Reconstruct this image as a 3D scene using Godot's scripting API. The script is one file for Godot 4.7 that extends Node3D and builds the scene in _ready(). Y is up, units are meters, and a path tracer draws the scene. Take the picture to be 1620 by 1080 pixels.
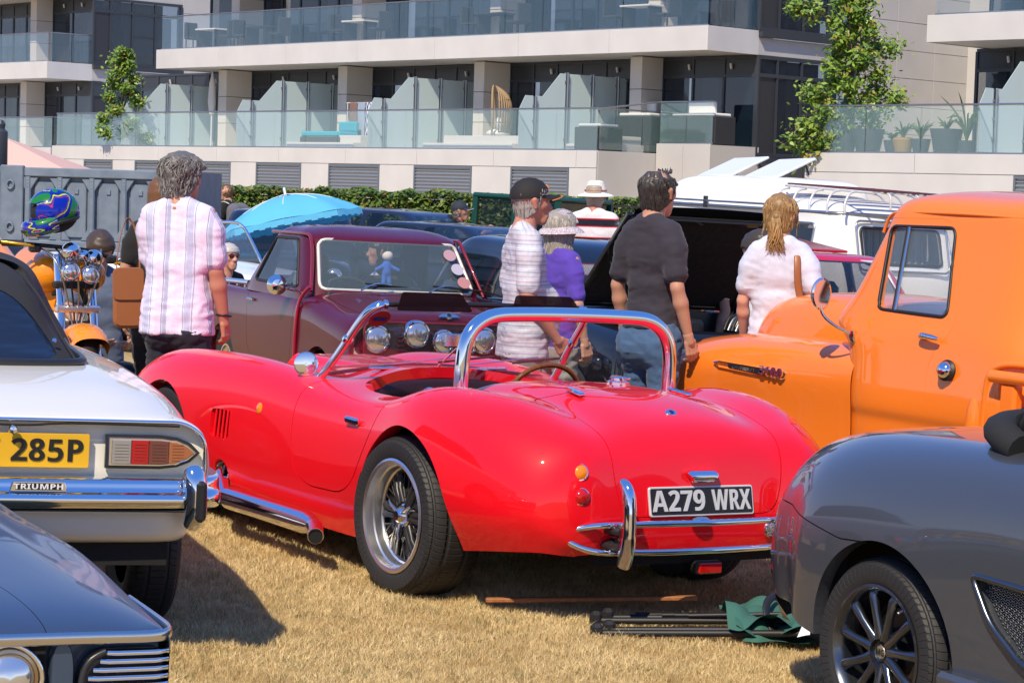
extends Node3D
# A summer field of classic cars in front of a terrace of flats. Metres; y up; the camera looks along -z.

const FALL := 0.03        # the field falls gently to the right
const EDGE := [0, 4, 1, 5, 2, 6, 3, 7, 0, 2, 1, 3, 4, 6, 5, 7, 0, 1, 2, 3, 4, 5, 6, 7]
var used := {}
var shift := Transform3D.IDENTITY
var rng := RandomNumberGenerator.new()
var K := {}               # materials

func _ready() -> void:
	rng.seed = 7
	var cam := Camera3D.new()
	cam.name = "camera"
	add_child(cam)
	cam.fov = 17.06
	cam.near = 0.1
	cam.far = 900.0
	cam.position = V(0, 1.68, 0)
	cam.basis = Basis(V(1, 0, 0), -0.0645) * Basis(V(0, 0, 1), 0.03)
	var lens := CameraAttributesPhysical.new()
	lens.frustum_focal_length = 80.0
	lens.frustum_focus_distance = 10.0
	lens.exposure_aperture = 9.0
	lens.frustum_near = 0.1
	lens.frustum_far = 900.0
	var env := Environment.new()
	env.background_mode = Environment.BG_SKY
	var sky := Sky.new()
	var psm := ProceduralSkyMaterial.new()
	psm.sky_top_color = Color(0.25, 0.42, 0.70)
	psm.sky_horizon_color = Color(0.80, 0.85, 0.90)
	psm.sky_curve = 0.10
	psm.sky_energy_multiplier = 1.25
	psm.ground_horizon_color = Color(0.66, 0.60, 0.48)
	psm.ground_bottom_color = Color(0.45, 0.38, 0.25)
	sky.sky_material = psm
	env.sky = sky
	env.tonemap_mode = Environment.TONE_MAPPER_LINEAR
	env.tonemap_exposure = 1.10
	env.sdfgi_enabled = true
	env.ssao_enabled = true
	env.ssil_enabled = true
	var we := WorldEnvironment.new()
	we.name = "environment"
	we.environment = env
	add_child(we)
	var sun := DirectionalLight3D.new()
	sun.name = "sun"
	sun.light_energy = 1.5
	sun.light_color = Color(1.0, 0.94, 0.83)
	sun.light_angular_distance = 0.5
	sun.shadow_enabled = true
	add_child(sun)
	sun.look_at_from_position(V(-0.30, 1.0, 0.84), Vector3.ZERO)
	paints()
	field()
	flats()
	hedge_and_railing()
	trees()
	terrace_things()
	far_vehicles()
	army_trailer()
	camper_van()
	open_bonnet_car()
	red_saloon()
	small_pickup()
	orange_truck()
	motorcycle()
	roadster()
	white_convertible()
	blue_saloon()
	grey_roadster()
	people()
	small_things()

func paints() -> void:
	K.red = mat(col(0.82, 0.004, 0.012), 0.5, 0.0, 0.9)
	K.maroon = mat(col(0.085, 0.004, 0.014), 0.4, 0.0, 0.7)
	K.orange = mat(col(0.88, 0.205, 0.018), 0.45, 0.0, 0.9)
	K.cream = mat(col(0.78, 0.75, 0.66), 0.45, 0.0, 0.9)
	K.white = mat(col(0.8, 0.8, 0.78), 0.45, 0.0, 0.6)
	K.steel_blue = mat(col(0.075, 0.11, 0.17), 0.36, 0.6, 0.45)
	K.grey_paint = mat(col(0.085, 0.095, 0.115), 0.36, 0.45, 1.0)
	K.navy = mat(col(0.012, 0.018, 0.04), 0.4, 0.0, 1.0)
	K.black_paint = mat(col(0.008, 0.009, 0.012), 0.4, 0.0, 1.0)
	K.green_paint = mat(col(0.01, 0.06, 0.05), 0.5, 0.0, 0.5)
	K.chrome = mat(col(0.82, 0.83, 0.84), 0.06, 1.0)
	K.alloy = mat(col(0.86, 0.86, 0.87), 0.32, 1.0)
	K.dull = mat(col(0.4, 0.41, 0.42), 0.4, 1.0)
	K.dark_alloy = mat(col(0.10, 0.115, 0.14), 0.25, 0.9, 0.6)
	K.rubber = mat(col(0.018, 0.018, 0.019), 0.75)
	K.black = mat(col(0.012, 0.012, 0.013), 0.5)
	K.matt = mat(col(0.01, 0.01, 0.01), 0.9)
	K.trim = mat(col(0.02, 0.02, 0.022), 0.35)
	K.hide = mat(col(0.02, 0.018, 0.017), 0.5)
	K.tan = mat(col(0.30, 0.10, 0.03), 0.42)
	K.wood = tri_tex(mat(Color.WHITE, 0.35, 0.0, 0.5), grain(0.02, col(0.10, 0.03, 0.008), col(0.26, 0.09, 0.02), 4, 3), 5.0)
	K.glass = glass(Color(0.75, 0.85, 0.86), 0.10)
	K.smoke = glass(col(0.012, 0.004, 0.003), 0.85, 0.03)
	K.smoke.metallic_specular = 0.2
	K.tint = glass(Color(0.08, 0.14, 0.18), 0.62)
	K.dark_glass = mat(col(0.006, 0.009, 0.012), 0.03)
	K.lens = mat(col(0.72, 0.74, 0.75), 0.12, 0.85, 1.0)
	K.amber = mat(col(0.85, 0.22, 0.004), 0.25, 0.0, 1.0)
	K.red_lens = mat(col(0.5, 0.006, 0.006), 0.2, 0.0, 1.0)
	K.paper = mat(col(0.8, 0.8, 0.8), 0.7)
	K.silver = mat(col(0.62, 0.62, 0.62), 0.45, 0.2)
	K.plate_black = mat(col(0.012, 0.011, 0.009), 0.4)
	K.plate_yellow = mat(col(0.76, 0.42, 0.012), 0.45)

# ---------- shapes ----------
class Geo:
	var v := PackedVector3Array()
	var n := PackedVector3Array()
	var uv := PackedVector2Array()
	var i := PackedInt32Array()
	func add(o: Geo, t := Transform3D.IDENTITY) -> Geo:
		var b := v.size()
		if t == Transform3D.IDENTITY:
			v.append_array(o.v)
			n.append_array(o.n)
		else:
			var nb := t.basis.inverse().transposed()
			for p in o.v: v.append(t * p)
			for q in o.n: n.append((nb * q).normalized())
		uv.append_array(o.uv)
		for k in o.i: i.append(b + k)
		return self
	func tri(a: Vector3, b: Vector3, c: Vector3) -> void:
		var q := (b - a).cross(c - a).normalized()
		var s := v.size()
		v.append_array([a, b, c]); n.append_array([q, q, q])
		uv.append_array([Vector2(), Vector2(1, 0), Vector2(1, 1)]); i.append_array([s, s + 1, s + 2])
	func quad(a: Vector3, b: Vector3, c: Vector3, d: Vector3) -> Geo:
		var q := (c - a).cross(d - b).normalized()
		var s := v.size()
		v.append_array([a, b, c, d]); n.append_array([q, q, q, q])
		uv.append_array([Vector2(), Vector2(1, 0), Vector2(1, 1), Vector2(0, 1)]); i.append_array([s, s + 1, s + 2, s, s + 2, s + 3])
		return self
	func moved(t: Transform3D) -> Geo:
		return Geo.new().add(self, t)
	func mirrored() -> Geo:
		return Geo.new().add(self, Transform3D(Basis(Vector3(1, 0, 0), Vector3(0, 1, 0), Vector3(0, 0, -1)), Vector3()))

func at(p: Vector3, e := Vector3.ZERO, s := Vector3.ONE) -> Transform3D:
	return Transform3D(Basis.from_euler(e) * Basis.from_scale(s), p)

func V(x: float, y: float, z: float) -> Vector3:
	return Vector3(x, y, z)

func numbered(called: String) -> String:
	used[called] = used.get(called, -1) + 1
	return called if used[called] == 0 else "%s_%03d" % [called, used[called]]

func emit(g: Geo, called: String, mat: Material, parent: Node3D = null, t := Transform3D.IDENTITY) -> MeshInstance3D:
	var idx := g.i
	var vv := g.v
	var nn := g.n
	for k in range(0, idx.size(), 3):
		var a := idx[k]
		var b := idx[k + 1]
		var c := idx[k + 2]
		var f := (vv[b] - vv[a]).cross(vv[c] - vv[a])
		if f.dot(nn[a] + nn[b] + nn[c]) > 0.0:
			idx[k + 1] = c
			idx[k + 2] = b
	var ar := []
	ar.resize(Mesh.ARRAY_MAX)
	ar[Mesh.ARRAY_VERTEX] = vv
	ar[Mesh.ARRAY_NORMAL] = nn
	ar[Mesh.ARRAY_TEX_UV] = g.uv
	ar[Mesh.ARRAY_INDEX] = idx
	var am := ArrayMesh.new()
	am.add_surface_from_arrays(Mesh.PRIMITIVE_TRIANGLES, ar)
	if mat: am.surface_set_material(0, mat)
	return put(am, called, parent, t)

func put(m: Mesh, called: String, parent: Node3D = null, t := Transform3D.IDENTITY, mat: Material = null) -> MeshInstance3D:
	var o := MeshInstance3D.new()
	o.mesh = m
	if mat: o.material_override = mat
	o.transform = shift * t
	o.name = called if parent else numbered(called)
	(parent if parent else self).add_child(o, true)
	return o

func tag(o: Node3D, label: String, category: String, group := "") -> Node3D:
	o.set_meta("label", label)
	o.set_meta("category", category)
	if group: o.set_meta("group", group)
	return o

func thing(called: String, label: String, category: String, t := Transform3D.IDENTITY, group := "") -> Node3D:
	var o := Node3D.new()
	o.name = numbered(called)
	add_child(o)
	o.transform = t
	return tag(o, label, category, group)

func part(called: String, parent: Node3D, t := Transform3D.IDENTITY) -> Node3D:
	var o := Node3D.new()
	o.name = called
	parent.add_child(o, true)
	o.transform = t
	return o

func copy(o: Node3D, t: Transform3D, label := "") -> Node3D:
	var c: Node3D = o.duplicate()
	c.name = numbered(String(o.name).rstrip("_0123456789"))
	add_child(c)
	c.transform = t
	if label: c.set_meta("label", label)
	return c

func structure(o: Node3D, kind := "structure") -> Node3D:
	o.set_meta("kind", kind)
	return o

# a place on the field: x across, d metres ahead of the camera, heading turned left of straight ahead; the field falls to the right
func park(x: float, d: float, yaw: float, fall := FALL, lift := 0.0) -> Transform3D:
	var b := Basis(V(-sin(yaw), 0, -cos(yaw)), V(0, 1, 0), V(cos(yaw), 0, -sin(yaw)))
	return Transform3D(Basis(V(0, 0, 1), -atan(fall)) * b, V(x, -FALL * x + lift, -d))

# natural cubic spline through points (parameter: root of the chord)
func knots(p: PackedVector3Array) -> PackedFloat32Array:
	var t := PackedFloat32Array([0.0])
	for k in range(1, p.size()): t.append(t[k - 1] + maxf(sqrt(p[k].distance_to(p[k - 1])), 1e-3))
	return t

func bend(p: PackedVector3Array, t: PackedFloat32Array) -> PackedVector3Array:
	var m := p.size()
	var s := PackedVector3Array()
	s.resize(m)
	if m < 3: return s
	var c := PackedFloat32Array()
	c.resize(m)
	for k in range(1, m - 1):
		var h0 := t[k] - t[k - 1]
		var h1 := t[k + 1] - t[k]
		var w := 2.0 * (h0 + h1) - h0 * c[k - 1]
		c[k] = h1 / w
		s[k] = (6.0 * ((p[k + 1] - p[k]) / h1 - (p[k] - p[k - 1]) / h0) - h0 * s[k - 1]) / w
	for k in range(m - 2, 0, -1): s[k] -= c[k] * s[k + 1]
	return s

func along(p: PackedVector3Array, t: PackedFloat32Array, s: PackedVector3Array, us: PackedFloat32Array) -> PackedVector3Array:
	var out := PackedVector3Array()
	var k := 0
	for u in us:
		while k < t.size() - 2 and u > t[k + 1]: k += 1
		var h := t[k + 1] - t[k]
		var b := (u - t[k]) / h
		var a := 1.0 - b
		out.append(a * p[k] + b * p[k + 1] + ((a * a * a - a) * s[k] + (b * b * b - b) * s[k + 1]) * (h * h / 6.0))
	return out

func spaced(t: PackedFloat32Array, count: int) -> PackedFloat32Array:
	var us := PackedFloat32Array()
	for k in count: us.append(t[t.size() - 1] * k / (count - 1))
	return us

func spline(p: PackedVector3Array, count: int) -> PackedVector3Array:
	var t := knots(p)
	return along(p, t, bend(p, t), spaced(t, count))

func ring(p: PackedVector3Array, count: int) -> PackedVector3Array:
	var q := PackedVector3Array()
	var m := p.size()
	for k in range(-3, m + 4): q.append(p[posmod(k, m)])
	var t := knots(q)
	var us := PackedFloat32Array()
	for k in count: us.append(lerpf(t[3], t[3 + m], float(k) / count))
	return along(q, t, bend(q, t), us)

# smooth surface through rows of points
func patch(rows: Array, nu: int, nv: int) -> Geo:
	var R := rows.size()
	var C: int = rows[0].size()
	var tu := PackedFloat32Array([0.0])
	for k in range(1, R):
		var d := 0.0
		for c in C: d += rows[k][c].distance_to(rows[k - 1][c])
		tu.append(tu[k - 1] + maxf(sqrt(d / C), 1e-3))
	var tv := PackedFloat32Array([0.0])
	for c in range(1, C):
		var d := 0.0
		for k in R: d += rows[k][c].distance_to(rows[k][c - 1])
		tv.append(tv[c - 1] + maxf(sqrt(d / R), 1e-3))
	var us := spaced(tu, nu)
	var vs := spaced(tv, nv)
	var cols := []
	for c in C:
		var p := PackedVector3Array()
		for k in R: p.append(rows[k][c])
		cols.append(along(p, tu, bend(p, tu), us))
	var g := Geo.new()
	for a in nu:
		var p := PackedVector3Array()
		for c in C: p.append(cols[c][a])
		g.v.append_array(along(p, tv, bend(p, tv), vs))
	return sheet(g, nu, nv)

func sheet(g: Geo, nu: int, nv: int) -> Geo:
	for a in nu:
		for b in nv:
			var du := g.v[mini(a + 1, nu - 1) * nv + b] - g.v[maxi(a - 1, 0) * nv + b]
			var dv := g.v[a * nv + mini(b + 1, nv - 1)] - g.v[a * nv + maxi(b - 1, 0)]
			g.n.append(du.cross(dv).normalized())
			g.uv.append(Vector2(float(b) / (nv - 1), float(a) / (nu - 1)))
			if a < nu - 1 and b < nv - 1:
				var s := a * nv + b
				g.i.append_array([s, s + 1, s + nv + 1, s, s + nv + 1, s + nv])
	return g

# rows of right-half points (x, y, z), mirrored to the left
func half_rows(rows: Array) -> Array:
	var out := []
	for r in rows:
		var q := PackedVector3Array()
		for k in range(r.size() - 1, 0, -1): q.append(V(r[k].x, r[k].y, -r[k].z))
		q.append_array(r)
		out.append(q)
	return out

func yz(x: float, a: Array) -> PackedVector3Array:      # y, z, y, z ... at one x
	var q := PackedVector3Array()
	for k in range(0, a.size(), 2): q.append(V(x, a[k], a[k + 1]))
	return q

func xyzs(a: Array) -> PackedVector3Array:
	var q := PackedVector3Array()
	for k in range(0, a.size(), 3): q.append(V(a[k], a[k + 1], a[k + 2]))
	return q

func xys(a: Array) -> PackedVector2Array:
	var q := PackedVector2Array()
	for k in range(0, a.size(), 2): q.append(Vector2(a[k], a[k + 1]))
	return q

# keep what lies where f > 0; the cut edge is turned in by flange (z towards the middle)
func clip(g: Geo, f: Callable, flange := Vector3.ZERO) -> Geo:
	var d := PackedFloat32Array()
	for p in g.v: d.append(f.call(p))
	var o := Geo.new()
	o.v = g.v.duplicate(); o.n = g.n.duplicate(); o.uv = g.uv.duplicate()
	var cut := {}
	var rim := PackedVector3Array()
	for k in range(0, g.i.size(), 3):
		var t := [g.i[k], g.i[k + 1], g.i[k + 2]]
		var ins := int(d[t[0]] > 0) + int(d[t[1]] > 0) + int(d[t[2]] > 0)
		if ins == 3: o.i.append_array(t)
		elif ins > 0:
			var poly := PackedInt32Array()
			var ends := PackedInt32Array()
			for e in 3:
				var a: int = t[e]
				var b: int = t[(e + 1) % 3]
				if d[a] > 0: poly.append(a)
				if (d[a] > 0) != (d[b] > 0):
					var key := Vector2i(mini(a, b), maxi(a, b))
					if not cut.has(key):
						var w := d[a] / (d[a] - d[b])
						cut[key] = o.v.size()
						o.v.append(g.v[a].lerp(g.v[b], w)); o.n.append(g.n[a].lerp(g.n[b], w).normalized()); o.uv.append(g.uv[a].lerp(g.uv[b], w))
					poly.append(cut[key]); ends.append(cut[key])
			for e in range(1, poly.size() - 1): o.i.append_array([poly[0], poly[e], poly[e + 1]])
			if ends.size() == 2: rim.append_array([o.v[ends[0]], o.v[ends[1]]])
	if flange != Vector3.ZERO:
		for k in range(0, rim.size(), 2):
			var s := V(flange.x, flange.y, -flange.z * signf(rim[k].z + 1e-6))
			o.quad(rim[k], rim[k + 1], rim[k + 1] + s, rim[k] + s)
	return o

func inside(p: Vector2, poly: PackedVector2Array) -> float:    # > 0 inside, a distance
	var d := 1e9
	var s := 1.0
	var m := poly.size()
	var j := m - 1
	for k in m:
		var e := poly[j] - poly[k]
		var w := p - poly[k]
		var b := w - e * clampf(w.dot(e) / e.length_squared(), 0.0, 1.0)
		d = minf(d, b.length_squared())
		if (poly[k].y > p.y) != (poly[j].y > p.y) and p.x < e.x * (p.y - poly[k].y) / e.y + poly[k].x: s = -s
		j = k
	return -s * sqrt(d)

func rounded(p: PackedVector2Array, r: float, steps := 5) -> PackedVector2Array:
	var q := PackedVector2Array()
	var m := p.size()
	for k in m:
		var a := p[posmod(k - 1, m)]
		var b := p[k]
		var c := p[(k + 1) % m]
		var w := minf(r, minf(a.distance_to(b), b.distance_to(c)) * 0.48)
		var s := b + (a - b).normalized() * w
		var e := b + (c - b).normalized() * w
		for t in steps + 1:
			var u := float(t) / steps
			q.append(s.lerp(b, u).lerp(b.lerp(e, u), u))
	return q

func rect(x0: float, y0: float, x1: float, y1: float) -> PackedVector2Array:
	return PackedVector2Array([Vector2(x0, y0), Vector2(x1, y0), Vector2(x1, y1), Vector2(x0, y1)])

# an outline in x, y given depth along z (front face at z = 0, back at -depth), its front edge chamfered
func slab(p: PackedVector2Array, depth: float, bev := 0.0) -> Geo:
	var g := Geo.new()
	var m := p.size()
	var area := 0.0
	for k in m: area += p[k].cross(p[(k + 1) % m])
	if area < 0:
		p = p.duplicate()
		p.reverse()
	var q := PackedVector2Array()
	for k in m:
		var e0 := (p[k] - p[posmod(k - 1, m)]).normalized()
		var e1 := (p[(k + 1) % m] - p[k]).normalized()
		var nn := (Vector2(-e0.y, e0.x) + Vector2(-e1.y, e1.x))
		nn = nn.normalized() / maxf(0.4, (nn.normalized()).dot(Vector2(-e1.y, e1.x)))
		q.append(p[k] + nn * bev)
	var f := Geometry2D.triangulate_polygon(q)
	for s in 2:
		var b := g.v.size()
		for k in m:
			g.v.append(V(q[k].x, q[k].y, 0.0) if s == 0 else V(p[k].x, p[k].y, -depth))
			g.n.append(V(0, 0, 1 - 2 * s)); g.uv.append(q[k])
		for k in f: g.i.append(b + k)
	for k in m:
		var l := (k + 1) % m
		g.quad(V(p[k].x, p[k].y, -depth), V(p[l].x, p[l].y, -depth), V(p[l].x, p[l].y, -bev), V(p[k].x, p[k].y, -bev))
		if bev > 0: g.quad(V(p[k].x, p[k].y, -bev), V(p[l].x, p[l].y, -bev), V(q[l].x, q[l].y, 0), V(q[k].x, q[k].y, 0))
	return g

func box(s: Vector3, c := 0.0) -> Geo:      # centred, edges chamfered by c
	var g := Geo.new()
	var h := s * 0.5
	if c <= 0.0:
		for ax in 3:
			for sg: float in [-1.0, 1.0]:
				var u := Vector3.ZERO
				var w := Vector3.ZERO
				var q := Vector3.ZERO
				u[(ax + 1) % 3] = h[(ax + 1) % 3]; w[(ax + 2) % 3] = h[(ax + 2) % 3]; q[ax] = h[ax] * sg
				if sg > 0: g.quad(q - u - w, q + u - w, q + u + w, q - u + w)
				else: g.quad(q - u - w, q - u + w, q + u + w, q + u - w)
		return g
	c = minf(c, minf(h.x, minf(h.y, h.z)) * 0.95)
	var f := func(ax: int, sx: float, sy: float, sz: float) -> Vector3:
		var sg := V(sx, sy, sz)
		var r := Vector3.ZERO
		for k in 3: r[k] = sg[k] * (h[k] if k == ax else h[k] - c)
		return r
	for ax in 3:
		var b := (ax + 1) % 3
		var d := (ax + 2) % 3
		for s0: float in [-1.0, 1.0]:
			var q := []
			for pr in [[-1.0, -1.0], [1.0, -1.0], [1.0, 1.0], [-1.0, 1.0]]:
				var sg := Vector3.ZERO
				sg[ax] = s0; sg[b] = pr[0]; sg[d] = pr[1]
				q.append(f.call(ax, sg.x, sg.y, sg.z))
			if s0 < 0: q.reverse()
			g.quad(q[0], q[1], q[2], q[3])
			for s1: float in [-1.0, 1.0]:     # edges between faces ax and b
				var q2 := []
				for w in [[-1.0, ax], [1.0, ax], [1.0, b], [-1.0, b]]:
					var sg := Vector3.ZERO
					sg[ax] = s0; sg[b] = s1; sg[d] = w[0]
					q2.append(f.call(w[1], sg.x, sg.y, sg.z))
				var mid := Vector3.ZERO
				mid[ax] = s0; mid[b] = s1
				if (q2[1] - q2[0]).cross(q2[2] - q2[0]).dot(mid) < 0: q2.reverse()
				g.quad(q2[0], q2[1], q2[2], q2[3])
	for sx: float in [-1.0, 1.0]:
		for sy: float in [-1.0, 1.0]:
			for sz: float in [-1.0, 1.0]:
				var t := [f.call(0, sx, sy, sz), f.call(1, sx, sy, sz), f.call(2, sx, sy, sz)]
				if (t[1] - t[0]).cross(t[2] - t[0]).dot(V(sx, sy, sz)) < 0: t.reverse()
				g.tri(t[0], t[1], t[2])
	return g

func bx(x0: float, y0: float, z0: float, x1: float, y1: float, z1: float, c := 0.0) -> Geo:
	return box(V(absf(x1 - x0), absf(y1 - y0), absf(z1 - z0)), c).moved(at(V((x0 + x1) / 2, (y0 + y1) / 2, (z0 + z1) / 2)))

# a tube along a path; r is one radius or one for each point; flat squashes it across the second axis
func tube(p: PackedVector3Array, r, seg := 10, closed := false, flat := 1.0, up := Vector3.ZERO) -> Geo:
	var g := Geo.new()
	var m := p.size()
	var side := Vector3.ZERO
	for k in m:
		var d := (p[(k + 1) % m] - p[posmod(k - 1, m)]) if closed else (p[mini(k + 1, m - 1)] - p[maxi(k - 1, 0)])
		d = d.normalized()
		if up != Vector3.ZERO: side = d.cross(up)
		elif k == 0: side = d.cross(V(0, 1, 0) if absf(d.y) < 0.9 else V(1, 0, 0))
		side = (side - d * side.dot(d)).normalized()
		var o := d.cross(side)
		var q: float = r if r is float else r[k]
		for s in seg + 1:
			var a := TAU * s / seg
			g.v.append(p[k] + side * (cos(a) * q) + o * (sin(a) * q * flat))
			g.n.append((side * cos(a) * flat + o * sin(a)).normalized())
			g.uv.append(Vector2(float(s) / seg, float(k) / (m - 1)))
	var rows := m if closed else m - 1
	for k in rows:
		for s in seg:
			var a := k * (seg + 1) + s
			var b := ((k + 1) % m) * (seg + 1) + s
			g.i.append_array([a, a + 1, b + 1, a, b + 1, b])
	if not closed:
		for e in 2:
			var b := g.v.size()
			var k := (m - 1) * e
			var d := (p[m - 1] - p[m - 2]).normalized() if e else (p[0] - p[1]).normalized()
			g.v.append(p[k]); g.n.append(d); g.uv.append(Vector2(0.5, 0.5))
			for s in seg + 1:
				g.v.append(g.v[k * (seg + 1) + s]); g.n.append(d); g.uv.append(Vector2())
			for s in seg: g.i.append_array([b, b + 1 + s, b + 2 + s])
	return g

func rod(a: Vector3, b: Vector3, r := 0.01, seg := 8) -> Geo:
	return tube(PackedVector3Array([a, b]), r, seg)

# (radius, height) pairs turned about y; corners sharper than 35 degrees stay sharp
func lathe(a: Array, seg := 24, t := Transform3D.IDENTITY) -> Geo:
	var p := xys(a)
	var g := Geo.new()
	var m := p.size()
	for k in m - 1:
		var e := (p[k + 1] - p[k]).normalized()
		var n0 := e
		var n1 := e
		if k > 0:
			var w := (p[k] - p[k - 1]).normalized()
			if w.dot(e) > 0.8: n0 = (w + e).normalized()
		if k < m - 2:
			var w := (p[k + 2] - p[k + 1]).normalized()
			if w.dot(e) > 0.8: n1 = (w + e).normalized()
		var b := g.v.size()
		for s in seg + 1:
			var c := cos(TAU * s / seg)
			var z := sin(TAU * s / seg)
			g.v.append(V(p[k].x * c, p[k].y, p[k].x * z)); g.n.append(V(n0.y * c, -n0.x, n0.y * z).normalized()); g.uv.append(Vector2(float(s) / seg, float(k) / (m - 1)))
			g.v.append(V(p[k + 1].x * c, p[k + 1].y, p[k + 1].x * z)); g.n.append(V(n1.y * c, -n1.x, n1.y * z).normalized()); g.uv.append(Vector2(float(s) / seg, float(k + 1) / (m - 1)))
		for s in seg:
			var q := b + s * 2
			g.i.append_array([q, q + 1, q + 3, q, q + 3, q + 2])
	return g if t == Transform3D.IDENTITY else g.moved(t)

func facing(p: Vector3, axis: Vector3, roll := 0.0) -> Transform3D:     # y axis turned to point along axis
	var y := axis.normalized()
	var x := y.cross(V(0, 1, 0) if absf(y.y) < 0.95 else V(1, 0, 0)).normalized()
	return Transform3D(Basis(x, y, x.cross(y)) * Basis(V(0, 1, 0), roll), p)

func plate(p: Vector3, out: Vector3, up := Vector3.UP) -> Transform3D:    # z axis points out, y as near up as can be
	var z := out.normalized()
	var x := up.cross(z).normalized()
	return Transform3D(Basis(x, z.cross(x), z), p)

func ball(r: Vector3, p := Vector3.ZERO, seg := 16, e := Vector3.ZERO) -> Geo:
	var a := []
	for k in seg / 2 + 1: a.append_array([sin(TAU * k / seg), -cos(TAU * k / seg)])
	return lathe(a, seg).moved(at(p, e, r))

func words(s: String, h: float, depth: float, called: String, mat: Material, parent: Node3D, t: Transform3D, wide := 1.0, bold := 700, font := "Droid Sans") -> MeshInstance3D:
	var m := TextMesh.new()
	var f := SystemFont.new()
	f.font_names = PackedStringArray([font])
	f.font_weight = bold
	m.font = f
	m.text = s
	m.font_size = 64
	m.pixel_size = h / 46.0
	m.depth = depth
	m.curve_step = 1.0
	m.material = mat
	return put(m, called, parent, t * Transform3D(Basis.from_scale(V(wide, 1, 1)), V(0, 0, 0)))

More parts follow.
